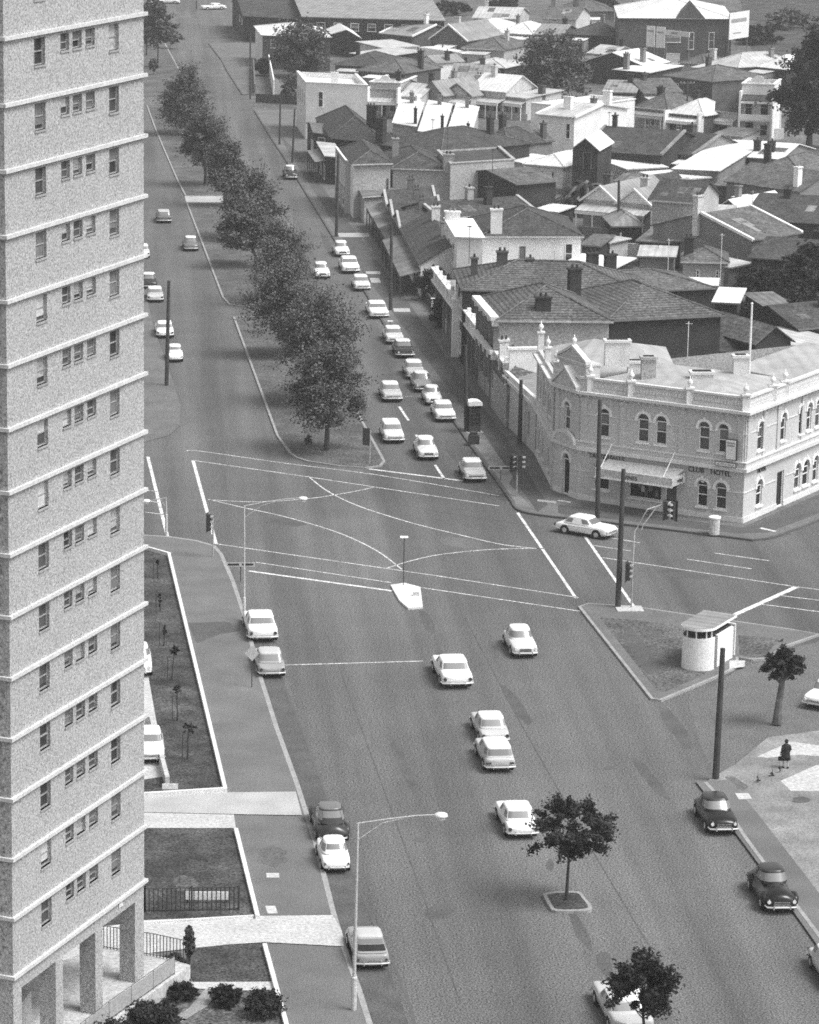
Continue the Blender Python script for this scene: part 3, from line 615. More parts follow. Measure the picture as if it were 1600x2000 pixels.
    # segmental door hood on the splay, scroll panels
    hd = MB(lambda x, y, z: tuple((Matrix.Translation(pts[1]) @ Matrix.Rotation(math.atan2(d1.y, d1.x), 4, 'Z')) @ Vector((x, y, z)))); n = 10
    cx = L1 / 2; Q = [(cx + 1.35 * math.cos(math.pi * k / n), 4.4 + .75 * math.sin(math.pi * k / n)) for k in range(n + 1)]; Q2 = [(cx + 1.6 * math.cos(math.pi * k / n), 4.4 + 1.0 * math.sin(math.pi * k / n)) for k in range(n + 1)]
    for k in range(n): plate(hd, [Q[k], Q2[k], Q2[k + 1], Q[k + 1]], -.42, -.17)
    hd.build('door_hood', 'stucco_light', root)
    tm = MB(lambda x, y, z: tuple((Matrix.Translation(pts[1]) @ Matrix.Rotation(math.atan2(d1.y, d1.x), 4, 'Z')) @ Vector((x, y, z)))); plate(tm, Q, -.36, -.165); tm.build('hood_panel', 'stucco_dark', root)
    # roofs
    e3 = (pts[4] - pts[3]).normalized(); n3 = Vector((-e3.y, e3.x, 0)); e2 = (pts[2] - pts[3]).normalized()
    def RP(s, t, z): q = pts[3] + e3 * s + n3 * t; return (q.x, q.y, z)
    rf = MB(); zr = zc + .55
    back = [RP(14, .5, zr), RP(14, 13.3, zr), RP(.5, 15.5, zr), RP(.5, .5, zr)]
    rf.slab([RP(.35, .35, zr), RP(12, .35, zr), RP(8.5, 4, zr + .75), RP(3.6, 4, zr + .75)], .1)
    rf.slab([RP(.35, .35, zr), RP(3.6, 4, zr + .75), RP(3.6, 11, zr + .75), RP(.35, 14.2, zr)], .1)
    rf.slab([RP(3.6, 4, zr + .75), RP(8.5, 4, zr + .75), RP(8.5, 11, zr + .75), RP(3.6, 11, zr + .75)], .1)
    rf.slab([RP(12, .35, zr), RP(12, 13.6, zr), RP(8.5, 11, zr + .75), RP(8.5, 4, zr + .75)], .1)
    rf.slab([RP(12.1, .35, zr - .25), RP(26, .35, zr - .25), RP(26, 7, zr + .3), RP(12.1, 7, zr + .3)], .1)
    rf.slab([RP(.35, 14.2, zr), RP(3.6, 11, zr + .75), RP(8.5, 11, zr + .75), RP(12, 13.6, zr)], .1)
    rf.build('roof', 'iron_hotel', root)
    rf = MB(); q3, q2 = pts[0], pts[1]
    hp = [(q3.x + .3, q3.y, zr), (q3.x + .3, q2.y + 1.5, zr), (q3.x + 9.5, q2.y - 1.0, zr), (q3.x + 10.5, q3.y + .5, zr)]; r0, r1 = (q3.x + 4, q3.y - 3.6, 10.5), (q3.x + 7.0, q3.y - 5.4, 10.5)
    rf.slab([hp[0], hp[1], r0], .1); rf.slab([hp[1], hp[2], r1, r0], .1); rf.slab([hp[2], hp[3], r1], .1); rf.slab([hp[3], hp[0], r0, r1], .1)
    rf.build('roof', 'iron_hotel', root)
    bw2 = MB(); bw2.add([tuple(pts[0]), RP(12.2, 15, 0)[:2] + (0,), RP(26, 8, 0)[:2] + (0,), tuple(pts[4])] + [(*pts[0][:2], zr - .1), (*RP(12.2, 15, 0)[:2], zr - .1), (*RP(26, 8, 0)[:2], zr - .1), (*pts[4][:2], zr - .1)], [(0, 4, 5, 1), (1, 5, 6, 2), (2, 6, 7, 3)]); bw2.build('rear_wall', 'render_grey', root)
    def chim(u, v, wd, z0, z1, m='stucco_light', wy=.7, ang=0):
        p = G(u, v, z0); p = Vector((p.x - K.x, p.y - K.y, 0)); o = MB(); o.box(p.x - wd / 2, p.x + wd / 2, p.y - wy / 2, p.y + wy / 2, z0 - 1, z1); o.box(p.x - wd / 2 - .12, p.x + wd / 2 + .12, p.y - wy / 2 - .12, p.y + wy / 2 + .12, z1, z1 + .2); c_ = o.build('chimney', m, root)
        d_ = MB(); d_.box(p.x - wd / 2 + .15, p.x + wd / 2 - .15, p.y - wy / 2 + .15, p.y + wy / 2 - .15, z1 + .2, z1 + .26); d_.build('flue_top', 'dark', c_)
    chim(1445, 735, 1.1, zr + .5, zr + 2.0); chim(1370, 752, 1.7, zr + .2, zr + 1.1, wy=.9); chim(1243, 728, 1.4, zr + .3, zr + 1.1); chim(1266, 728, 1.1, zr + 1, zr + 2.1, 'render_grey'); chim(1205, 690, 1.9, 11, 11.9)
    # lettering
    def lt(i, s, size, x, z, y=-.02, m='ink', al='CENTER', off=None):
        A, B = faces[i]; ang = math.atan2(B.y - A.y, B.x - A.x); a = rel(A); e = Vector((math.cos(ang), math.sin(ang), 0)); nn = Vector((-e.y, e.x, 0))
        return text(s, size, m, root, a + e * x + nn * y + Vector((0, 0, z)), (R(90), 0, ang), align=al)
    xx = lambda u, v, i=2: onplane(*faces[i], u, v)[0]
    lt(2, 'TATTERSALLS', .50, (xx(1149, 892) + xx(1196, 898)) / 2 + .55, 3.6, y=-.04); lt(2, 'CLUB', .54, xx(1360, 920), 3.6, y=-.04); lt(2, 'HOTEL', .54, xx(1408, 927), 3.6, y=-.04)
    lt(3, 'HOTEL', .48, 3.0, 3.6, y=-.04)
    # street verandah over the shopfront
    A, B = faces[2]; ang = math.atan2(B.y - A.y, B.x - A.x); xa = xx(1192, 900); xb = xx(1340, 915)
    v = empty('awning', rel(A), ang); v.parent = root
    x = MB(); x.slab([(xa, -2.3, 3.35), (xb, -2.3, 3.35), (xb, -.34, 3.75), (xa, -.34, 3.75)], .1); x.build('awning_roof', 'render_grey', v)
    x = MB(); x.box(xa - .06, xb + .06, -2.42, -2.32, 2.75, 3.42); x.box(xa - .06, xa - .001 + .04, -2.32, -.1, 2.75, 3.42); x.box(xb - .04, xb + .06, -2.32, -.1, 2.75, 3.42); x.build('fascia', 'render_cream', v)
    x = MB(); x.box(xa - .1, xb + .1, -2.47, -2.425, 2.68, 2.78); x.build('fascia_edge', 'render_white', v)
    text('WINES', .44, 'ink', v, (xa + 2.9, -2.43, 2.88), (R(90), 0, 0)); text('WINE', .40, 'ink', v, (xb + .07, -1.1, 2.9), (R(90), 0, R(90)))
    for q in (xa + .3, xb - .8): x = MB(); x.tube([(q, -2.2, 3.4), (q, -.35, 5.0)], .03, 6); x.build('stay_rod', 'render_white', v)
    # poster board and shop sign near the corner
    xs_ = xx(1422, 850); s = empty('hanging_sign', rel(A), ang); s.parent = root
    x = MB(); x.box(xs_, xs_ + .95, -.35, -.26, 4.95, 6.55); x.build('frame', 'timber_dark', s)
    x = MB(); x.box(xs_ + .05, xs_ + .85, -.37, -.351, 5.0, 6.48); x.build('panel', 'board', s)
    for zz in (6.2, 6.0): x = MB(); x.box(xs_ + .12, xs_ + .78, -.385, -.371, zz, zz + .11); x.build('text_line', 'ink_grey', s)
    xs2 = xx(1403, 900); x = MB(); x.box(xs2, xs2 + 1.7, -.52, -.42, 4.42, 4.78); x.build('sign_box', 'timber_dark', s); x = MB(); x.box(xs2 + .05, xs2 + 1.65, -.535, -.521, 4.47, 4.73); x.build('sign_face', 'board', s)
    text('BOTTLE SHOP', .22, 'ink', s, (xs2 + .85, -.538, 4.52), (R(90), 0, 0), ext=.004)
    x = MB(); x.tube([(xx(1372, 945), -.0, 3.0), (xx(1372, 945), .19, 3.0)], .17, 14); o = x.build('round_sign', 'board', s)
    dp = MB(lambda a, b, c: (a, b, c)); pp = along(0, L0 - .4); dp.tube([(pp.x - .25, pp.y, .1), (pp.x - .25, pp.y, zc - .3)], .05, 6); dp.build('downpipe', 'stucco_dark', root)
    return root
hotel()
def low_wing():
    a, b = G(985, 826, .15), G(1045, 887, .15); ang = math.atan2(b.y - a.y, b.x - a.x); L = (b - a).length; root = empty('hotel_wing', (a.x, a.y, 0), ang)
    tag(root, 'single storey stucco wing with white parapet between the hotel and the columned terrace', 'building')
    w_ = MB(); wall_grid(w_, L, 0, 4.1, [(1.2, 2.0, 1.0, 3.2, True), (L * .45, L * .45 + .9, .1, 3.0), (L * .75, L * .75 + .8, 1.0, 3.2, True)], rec=.25); w_.box(0, L, .26, 7, 0, 4.0); w_.build('wall', 'stucco', root)
    for x0 in (1.2, L * .45, L * .75): q = MB(); q.box(x0 + .02, x0 + .8, .2, .24, .3, 3.1); q.build('pane', 'glass', root)
    q = MB(); q.box(0, L, -.3, .25, 4.1, 4.4); q.build('string_course', 'stucco_light', root); q = MB(); q.box(0, L, -.1, .2, 4.401, 4.8); q.build('parapet', 'stucco_light', root)
    q = MB(); q.box(.0, .35, .25, 8, 4.1, 6.6); q.box(-.1, .45, .1, 8.1, 6.6, 6.8); q.build('cross_parapet', 'render_white', root)
    q = MB(); q.slab([(.4, .25, 4.3), (L, .25, 4.3), (L, 7, 5.2), (.4, 7, 5.2)], .1); q.build('roof', 'iron_grey', root)
low_wing()
# flagpole behind the hotel
def pole_thing(name, label, cat, base, top_v, r=.06, m='metal_pale', z0=0, ball=0, group=None, px=True, top_r=None):
    p = G(base[0], base[1], z0); zt = U(p, top_v); root = empty(name, p); tag(root, label, cat, group)
    mb = MB(); mb.tube([(0, 0, -1.0 if z0 > 1 else 0), (0, 0, zt - z0)], [r, top_r or r * .7], 8); mb.build('pole', m, root)
    if ball: x = MB(); x.lathe(0, 0, [(.01, zt - z0 - .05), (ball, zt - z0 + ball), (.01, zt - z0 + 2 * ball)], 8); x.build('finial', m, root)
    return root, zt - z0
pole_thing('flagpole', 'white flagpole with a ball top rising behind the hotel chimney', 'flagpole', (1463, 735), 596, .1, 'render_white', z0=9.0, ball=.12)
# ---------------------------------------------------------------- houses
ROAD = Vector((-.04, 1, 0)).normalized()
def house(name, label, A, B, he, D, roof='gx', rise=2.2, wm='render_grey', rm='slate', C=None, ey=None, o=.3, wins=(), chims=(), ver=None, verl=None, group=None, cat='house', para=0, gm=None, leftm=None, barge=None, pier=None, ped=None, win_m='glass', parts=None, base=0.0, cornl=None):
    rise = rise * .74
    a, b = G(*A, he), G(*B, he); L = (b - a).length; ang = math.atan2(b.y - a.y, b.x - a.x)
    ex = (b - a).normalized()
    if C is not None: c = G(*C, he); w_ = c - a; D = w_.length; e = w_.normalized()
    elif ey is not None: e = ey
    else: e = Vector((-ex.y, ex.x, 0))
    sx, sy = e.dot(ex), e.dot(Vector((-ex.y, ex.x, 0)))
    if sy < .25: sy = .25
    T = lambda x, y, z: (x + y * sx, y * sy, z)
    root = empty(name, (a.x, a.y, 0), ang); tag(root, label, cat, group)
    W = MB(T); W.box(0, L, 0, D, base, he); W.build('wall', wm, root)
    R_ = MB(T); g = MB(T); k = rise
    ze = lambda run: he - o * k / run + .02
    if roof == 'gx':
        r2 = D / 2; z0 = ze(r2)
        R_.slab([(-o, -o, z0), (L + o, -o, z0), (L + o, r2, he + k), (-o, r2, he + k)]); R_.slab([(-o, r2, he + k + .01), (L + o, r2, he + k + .01), (L + o, D + o, z0), (-o, D + o, z0)])
        for x in (0, L): g.add([(x, 0, he), (x, D, he), (x, D / 2, he + k - .1)], [(0, 1, 2), (2, 1, 0)][:1])
        for x0, x1 in ((0, .15), (L - .15, L)): gp_ = MB(T); gp_.add([(x0, .05, he), (x0, D - .05, he), (x0, D / 2, he + k - .15), (x1, .05, he), (x1, D - .05, he), (x1, D / 2, he + k - .15)], [(0, 2, 1), (3, 4, 5), (0, 3, 5, 2), (1, 2, 5, 4), (0, 1, 4, 3)]); gp_.build('gable', gm or wm, root)
        if barge:
            for x in ((-o - .12, -o + .25), (L + o - .25, L + o + .12)): bb = MB(T); bb.slab([(x[0], -o - .02, z0 + .14), (x[1], -o - .02, z0 + .14), (x[1], r2, he + k + .16), (x[0], r2, he + k + .16)], .3); bb.build('coping', barge, root)
    elif roof == 'gy':
        r2 = L / 2; z0 = ze(r2)
        R_.slab([(-o, -o, z0), (r2, -o, he + k), (r2, D + o, he + k), (-o, D + o, z0)]); R_.slab([(L + o, -o, z0), (L + o, D + o, z0), (r2, D + o, he + k + .01), (r2, -o, he + k + .01)])
        for y0, y1 in ((0, .15), (D - .15, D)): gp_ = MB(T); gp_.add([(.05, y0, he), (L - .05, y0, he), (L / 2, y0, he + k - .12), (.05, y1, he), (L - .05, y1, he), (L / 2, y1, he + k - .12)], [(0, 1, 2), (3, 5, 4), (0, 2, 5, 3), (1, 4, 5, 2), (0, 3, 4, 1)]); gp_.build('gable', gm or wm, root)
        if barge:
            bb = MB(T)
            bb.slab([(-o - .05, -o - .14, z0 + .13), (-o - .05, -o + .12, z0 + .13), (r2, -o + .12, he + k + .14), (r2, -o - .14, he + k + .14)][::-1], .28)
            bb.slab([(L + o + .05, -o - .14, z0 + .13), (L + o + .05, -o + .12, z0 + .13), (r2, -o + .12, he + k + .14), (r2, -o - .14, he + k + .14)], .28); bb.build('barge_board', barge, root)
    elif roof == 'hip':
        m = min(L, D) / 2; z0 = ze(m); zr = he + k
        if L >= D: p, q = (D / 2, D / 2), (L - D / 2, D / 2)
        else: p, q = (L / 2, L / 2), (L / 2, D - L / 2)
        a0, a1, a2, a3 = (-o, -o, z0), (L + o, -o, z0), (L + o, D + o, z0), (-o, D + o, z0); P, Q = (*p, zr), (*q, zr)
        if L >= D: F = [[a0, a1, Q, P], [a1, a2, Q], [a2, a3, P, Q], [a3, a0, P]]
        else: F = [[a0, a1, P], [a1, a2, Q, P], [a2, a3, Q], [a3, a0, P, Q]]
        for f in F: R_.slab(f, .1)
        rc = MB(T)
        for c0, c1 in ((a0, P), (a1, Q if L >= D else P), (a2, Q), (a3, P if L >= D else Q), (P, Q)):
            rc.tube([(c0[0], c0[1], c0[2] + .03), (c1[0], c1[1], c1[2] + .03)], .09, 4)
        rc.build('ridge_capping', {'tile': 'slate_grey', 'slate': 'slate_grey'}.get(rm, rm), root)
    elif roof == 'sk': R_.slab([(-o, -o, he + .05), (L + o, -o, he + .05), (L + o, D + o, he + k), (-o, D + o, he + k)]); W2 = MB(T); W2.add([(.02, .02, he), (L - .02, .02, he), (L - .02, D - .02, he), (.02, D - .02, he), (.02, D - .02, he + k - .1), (L - .02, D - .02, he + k - .1)], [(0, 4, 3), (1, 2, 5), (3, 4, 5, 2)]); W2.build('upper_wall', wm, root)
    elif roof == 'flat': R_.box(.2, L - .2, .2, D - .2, he - .05, he + .06)
    R_.build('roof', rm, root)
    if roof in ('gx', 'hip', 'sk') and not para:
        gt = MB(T); zz = he + .05 if roof == 'sk' else z0; gt.box(-o, L + o, -o - .12, -o - .005, zz - .16, zz - .01); gt.build('gutter', 'iron_pale' if wm.startswith('render') else 'timber', root)
    if para:
        q = MB(T); t = .25; z0p = he if roof == 'flat' else he + .02
        q.box(0, L, -.003, t, z0p, he + para); q.box(-.003, t, t, D, z0p, he + para); q.box(L - t, L + .003, t, D, z0p, he + para)
        if roof == 'flat': q.box(t, L - t, D - t, D, z0p, he + para)
        q.build('parapet', gm or wm, root)
        q = MB(T); q.box(-.12, L + .12, -.12, t + .08, he + para, he + para + .14); q.box(-.12, t + .08, t + .081, D, he + para, he + para + .14); q.box(L - t - .08, L + .12, t + .081, D, he + para, he + para + .14); q.build('coping', barge or 'render_white', root)
    if ped:   # shaped pediment on the front parapet
        n = 8; r = L * ped; P = [(L / 2 - L * .38, he + para + .14), (L / 2 + L * .38, he + para + .14), (L / 2 + L * .33, he + para + .5)] + [(L / 2 + r * math.cos(math.pi * i / n), he + para + .5 + r * .8 * math.sin(math.pi * i / n)) for i in range(n + 1)] + [(L / 2 - L * .33, he + para + .5)]
        q = MB(T); plate(q, P, .02, .2); q.build('pediment', 'render_white', root)
    if cornl:
        for z_ in cornl:
            q = MB(T); q.box(-.75, -.014, -.1, D, z_, z_ + .35); q.build('cornice', 'render_white', root)
            for i_ in range(int(D / 2.6) + 1):
                q = MB(T); q.box(-.45, -.016, i_ * 2.6, i_ * 2.6 + .3, z_ - 3.0, z_ - .003); q.build('column', 'brick_mid', root)
                q = MB(T); q.box(-.6, -.015, i_ * 2.6 - .05, i_ * 2.6 + .35, z_ - .5, z_ - .001); q.build('bracket', 'render_white', root)
    if leftm: q = MB(T); q.box(-.012, -.002, 0, D, 0, he); q.build('side_wall', leftm, root)
    for wn in wins:
        f, x0, x1, z0, z1 = wn[:5]; kd = wn[5] if len(wn) > 5 else 'w'; frm = MB(T); pn = MB(T); t = .09
        LL = L if f == 'f' else D; x0, x1 = x0 * LL, x1 * LL
        def bx(m_, xa, xb, d0, d1, za, zb):
            if f == 'f': m_.box(xa, xb, -d1, -d0, za, zb)
            elif f == 'l': m_.box(-d1, -d0, xa, xb, za, zb)
            else: m_.box(L + d0, L + d1, xa, xb, za, zb)
        bx(frm, x0, x0 + t, .003, .07, z0, z1); bx(frm, x1 - t, x1, .003, .07, z0, z1); bx(frm, x0 + t, x1 - t, .003, .07, z1 - t, z1)
        if kd == 'w': bx(frm, x0 + t, x1 - t, .003, .05, (z0 + z1) / 2 - .03, (z0 + z1) / 2 + .03); bx(frm, x0 - .08, x1 + .08, .003, .14, z0 - .12, z0)
        fo = frm.build('window' if kd == 'w' else 'door', 'render_white' if kd == 'w' else 'timber', root); bx(pn, x0 + .02, x1 - .02, .002, .03, z0, z1 - .02); pn.build('pane' if kd == 'w' else 'door_leaf', wn[6] if len(wn) > 6 else win_m, fo)
    rr_ = random.Random(label)
    if not chims and cat in ('house', 'cottage') and L > 3: chims = [(rr_.choice([.12, .3, .7, .88]), rr_.uniform(.3, .7), rr_.choice([.6, .8, 1.0]), k + rr_.uniform(.5, 1.1), rr_.choice(['brick_dark', 'brick', 'render_cream', 'brick_mid']))]
    if roof == 'gx' and not para:
        for q_ in range(rr_.randint(1, 3)):
            x0 = rr_.uniform(.05, .7) * L; x1 = min(L - .1, x0 + rr_.uniform(.8, 2.2)); f0 = rr_.uniform(.05, .6); f1 = min(.97, f0 + rr_.uniform(.15, .4)); pt = MB(T)
            zf = lambda f: z0 + (he + k - z0) * f + .035; yf = lambda f: -o + (D / 2 + o) * f
            pt.slab([(x0, yf(f0), zf(f0)), (x1, yf(f0), zf(f0)), (x1, yf(f1), zf(f1)), (x0, yf(f1), zf(f1))], .03); pt.build('roof_patch', rr_.choice(['iron_rust', 'slate_grey', 'iron_grey', rm]), root)
    if cat in ('house', 'cottage') and not ver and not verl and roof in ('hip', 'gx', 'gy') and L > 3.5 and he < 5 and rr_.random() < .75 and not wins:
        w0 = rr_.uniform(0, .3) * L; w1 = min(L, w0 + rr_.uniform(2.4, 4.5)); dp = rr_.uniform(1.8, 3.2); hh = min(he - .3, rr_.uniform(2.3, 2.8)); lw = MB(T); lw.box(w0, w1, -dp, -.005, 0, hh - .15); lo_ = lw.build('lean_to', rr_.choice(['render_cream', 'brick_mid', 'render_white', 'timber', 'render_grey']), root)
        q = MB(T); q.slab([(w0 - .15, -dp - .15, hh - .05), (w1 + .15, -dp - .15, hh - .05), (w1 + .15, -.02, hh + .25), (w0 - .15, -.02, hh + .25)], .07); q.build('lean_to_roof', rr_.choice(['iron_light', 'iron_pale', 'iron_rust', 'iron_grey', 'iron_light']), root)
        q = MB(T); q.box(w0 + .5, w0 + 1.1, -dp - .03, -dp - .002, 1.0, 1.9); q.build('window', 'glass', lo_)
        q = MB(T); q.box(w1 - 1.1, w1 - .4, -dp - .03, -dp - .002, .05, 2.0); q.build('door', 'timber_dark', lo_)
    for cn in chims:
        fx, fy, cw, top = cn[:4]; cm = cn[4] if len(cn) > 4 else 'brick'; x, y = fx * L, fy * D; q = MB(T); q.box(x - cw / 2, x + cw / 2, y - .35, y + .35, he - .5, he + top); q.box(x - cw / 2 - .09, x + cw / 2 + .09, y - .44, y + .44, he + top, he + top + .16); co = q.build('chimney', cm, root)
        pt = MB(T)
        for s in ((-.22, .22) if cw > .8 else (0,)): pt.tube([(x + s, y, he + top + .16), (x + s, y, he + top + .5)], [.13, .11], 6)
        pt.build('chimney_pot', 'brick_dark' if cm != 'render_white' else 'iron_grey', co)
    def veranda(axis, d, zl, zh, m_, np_, fm='render_white', floor=True):
        LL = L if axis == 'f' else D
        if axis == 'f': V = lambda x, y, z: T(x, -y, z)
        else: V = lambda x, y, z: T(-y, x, z)
        q = MB(V); fl = [(-.1, d, zl), (LL + .1, d, zl), (LL + .1, .0, zh), (-.1, .0, zh)]
        if axis == 'f': fl = fl
        else: fl = fl[::-1]
        q.slab(fl, .08); vr = recalc(q.build('verandah_roof', m_, root))
        q = MB(V); q.box(-.1, LL + .1, d - .1, d + .0, zl - .45, zl - .09); recalc(q.build('verandah_fascia', fm, root))
        for i in range(np_):
            x = .05 + (LL - .2) * i / max(1, np_ - 1); q = MB(V); q.box(x, x + .12, d - .14, d - .02, 0, zl - .45); recalc(q.build('verandah_post', fm, root))
    if ver: veranda('f', *ver)
    if verl: veranda('l', *verl)
    if pier:
        for x in (-.12, L - .15): q = MB(T); q.box(x, x + .27, -pier, -.0, 0, he + .3); q.build('wing_wall', 'render_white', root)
    return root
WF = [('f', .12, .32, .9, 2.5), ('f', .42, .55, .1, 2.4, 'd', 'dark'), ('f', .66, .88, .9, 2.5)]
H = house
# --- along the right-hand side of the far road, from the far end
H('long_shed', 'long dark roofed building at the top of the street by the cross street', (476, 30), (585, 36), 5, 34, 'gx', 3.2, 'brick_dark', 'slate', ey=ROAD, wins=[('l', .1, .14, 3, 4.2), ('l', .3, .34, 3, 4.2)], cat='building')
H('factory', 'wide grey factory roof across the top behind the white roofed corner store', (592, 32), (868, 40), 6, 40, 'gx', 3, 'brick_dark', 'iron_grey', ey=ROAD, wins=[('f', .1 + .12 * i, .16 + .12 * i, 3.6, 5) for i in range(7)], cat='factory')
H('corner_store', 'two storey corner store with broad white iron roof and dark brick side wall', (513, 68), (645, 72), 6, 18, 'hip', 1.8, 'brick', 'iron_light', ey=ROAD, leftm='render_white', wins=[('f', .12, .2, 3.8, 5.2)], cat='shop')
H('shed', 'white and dark striped lean-to roof right of the corner store', (648, 66), (705, 74), 3.8, 16, 'gy', 1.6, 'brick_dark', 'iron_light', ey=ROAD, cat='shed')
H('shed', 'low dark roofed shed with small white chimney right of the striped lean-to', (700, 48), (760, 54), 3.2, 14, 'gx', 1.2, 'brick_dark', 'slate', chims=[(.8, .5, .9, 1.8, 'render_white')], cat='shed')
H('parapet_building', 'white two storey parapeted building on the street corner with a blank side wall', (598, 172), (718, 178), 7.6, 16, 'flat', 0, 'render_white', 'iron_light', ey=ROAD, para=.8, wins=[('f', .2, .28, 5, 7.2, 'w'), ('f', .16, .22, 1.6, 3.4)] + [('l', .1 + .22 * i, .2 + .22 * i, 4.6, 6.8) for i in range(4)], chims=[(.55, .5, 1, 1.6, 'render_white')], cat='building')
H('shop', 'small narrow shop with a round topped sign below the white parapeted building', (614, 258), (650, 262), 4.4, 11, 'gx', 1, 'brick_dark', 'iron_rust', ey=ROAD, wins=[('l', .1, .4, 1, 3), ('f', .2, .6, 2.6, 3.8)], cat='shop')
H('shop', 'dark fronted street shop with posted awning beside the louvred building', (637, 305), (668, 308), 3.8, 12, 'sk', .6, 'brick_dark', 'iron_pale', ey=ROAD, verl=(1.8, 2.9, 3.3, 'iron_grey', 5, 'timber_dark'), wins=[('l', .1, .3, .6, 2.6), ('l', .5, .7, .6, 2.6)], cat='shop')
H('house', 'dark slate house with twin steep hips behind the narrow shop', (648, 266), (752, 276), 5.0, 22, 'hip', 3.4, 'brick_dark', 'slate', ey=ROAD, chims=[(.8, .3, .9, 3.8, 'brick_dark'), (.95, .5, .7, 3.4, 'brick_dark')])
H('house', 'dark slate hipped house right of the twin hips with a thick brick chimney', (738, 278), (862, 296), 4.8, 16, 'hip', 2.8, 'brick_dark', 'slate', chims=[(.05, .0, 1.5, 3.2, 'brick_dark'), (.72, .75, .8, 3.2, 'brick_dark')])
H('street_building', 'two storey building with tall white louvred windows onto the street', (676, 318), (690, 320), 6.4, 14, 'flat', 0, 'render_grey', 'slate', ey=ROAD, para=.2, wins=[('l', .08 + .18 * i, .18 + .18 * i, 3.4, 6.0, 'w', 'timber_pale') for i in range(5)] + [('l', .1, .25, .8, 2.6), ('l', .5, .65, .8, 2.6)], cat='building')
H('rendered_building', 'tall grey rendered building with a white street parapet, nearest the louvred windows', (692, 318), (763, 316), 7, 15, 'hip', 1.6, 'render_grey', 'slate', ey=ROAD,  leftm='render_white', wins=[('f', .9, .96, 2.5, 5, 'd', 'dark')], cat='building')
H('rendered_building', 'grey rendered building with dark slate hips, middle of the blank walled group', (768, 326), (878, 330), 6.2, 14, 'hip', 2, 'render_grey', 'slate', ey=ROAD, chims=[(.98, .0, 1.3, 1.7, 'render_grey'), (.15, .5, .8, 2.6, 'render_grey')], wins=[('f', .33, .37, 2.8, 5, 'd', 'dark')], cat='building')
H('rendered_building', 'flat topped grey rendered building with one triple window, right of the blank walls', (880, 324), (1005, 316), 6.8, 13, 'flat', 0, 'render_grey', 'slate', ey=ROAD, para=.25, barge='render_grey', wins=[('f', .74, .88, 3.1, 5.2, 'w', 'curtain')], cat='building')
H('brick_building', 'dark two storey brick building with grey roof right of the flat topped building', (1008, 358), (1086, 352), 5.4, 12, 'gx', 1.3, 'brick_dark', 'slate_grey', cat='building')
H('low_wing', 'low slate wing with end chimneys behind the white hipped house', (862, 424), (1044, 412), 4.4, 9, 'gx', 1.6, 'render_grey', 'slate', barge='render_grey', chims=[(.62, .3, .8, 2.6, 'brick_dark'), (.5, .5, .8, 2.4, 'render_grey')])
H('wall_annex', 'grey rendered annex wall stepping down in front of the blank walled buildings', (712, 384), (792, 378), 3.4, 8, 'sk', .6, 'render_grey', 'iron_rust', ey=ROAD, cat='annex')
# terrace row: five party-walled cottages under one long slate roof
t = H('terrace_row', 'row of slate roofed terrace cottages with party walls and a long dark verandah', (822, 513), (936, 506), 3.8, 30, 'gy', 2.3, 'render_white', 'slate', C=(785, 444), verl=(2.4, 2.5, 3.0, 'iron_rust', 6, 'timber_dark'), wins=[('l', .08 + .33 * i, .18 + .33 * i, .8, 2.3) for i in range(3)] + [('l', .24 + .33 * i, .31 + .33 * i, .1, 2.3, 'd', 'dark') for i in range(3)], chims=[(.52, .3, 1, 3.0, 'brick_mid'), (.52, .75, 1, 3.0, 'render_cream')], cat='terrace')
for i, (A, B, C, lab) in enumerate([((784, 442), (866, 432), (772, 421), 'nearest of three small terrace cottages with grey party walls beyond the slate row'), ((771, 420), (858, 411), (760, 400), 'middle of three small terrace cottages with grey party walls beyond the slate row'), ((759, 399), (848, 391), (748, 381), 'farthest of three small terrace cottages with grey party walls beyond the slate row')]):
    H('terrace_cottage', lab, A, B, 3.8, 8, 'gx', 1.5, 'render_grey', 'slate', C=C, barge='render_grey', verl=(2.4, 2.5, 3.0, ['slate', 'iron_rust', 'iron_grey'][i], 3, 'timber_dark'), wins=[('l', .15, .45, .8, 2.3), ('l', .6, .8, .1, 2.3, 'd', 'dark')], chims=[(.55, .5, .9, 2.2, 'brick')], group='terrace cottages with party walls', cat='cottage')
H('hipped_house', 'white walled two storey house with dark slate hip and plain white chimney', (943, 459), (1135, 459), 6.1, 13, 'hip', 2.8, 'render_white', 'slate', wins=[('f', .38, .44, 2.4, 4.9, 'd', 'timber'), ('f', .84, .92, 3, 5.2)], chims=[(.14, .04, 1.2, 2.6, 'stucco_light')])
H('parapet_house', 'bright white parapet front of the hipped house facing the street', (893, 462), (942, 464), 7.0, 9, 'sk', .9, 'render_white', 'render_white', ey=ROAD, wins=[('l', .2, .36, 4, 6), ('l', .6, .76, 4, 6)], chims=[(.2, .9, 1.6, 1.4, 'render_white')], cat='building')
H('tiled_terrace', 'dark brick two storey terrace with a long tiled roof behind the white walled house', (905, 562), (1255, 572), 7.4, 12, 'hip', 2.6, 'brick_dark', 'tile', C=(891, 526), wins=[('l', .12, .28, 4.2, 6.4), ('l', .6, .76, 4.2, 6.4), ('l', .12, .28, .9, 2.9), ('l', .6, .76, .9, 2.9)], chims=[(.24, .5, 1.0, 2.6), (.08, .45, .6, 2.0), (.4, .5, .6, 2.0)], cat='terrace')
t = H('corner_terrace', 'grand two storey terrace with hipped tile roof, white cornice and columned street front', (975, 622), (1190, 624), 8.2, 15, 'hip', 2.9, 'render_grey', 'tile', C=(938, 580), cornl=(5.0, 8.0), chims=[(.42, .12, 1.3, 1.6, 'brick_dark')], cat='terrace',
  wins=[('l', .06 + .16 * i, .15 + .16 * i, 5.2, 7.3) for i in range(6)])
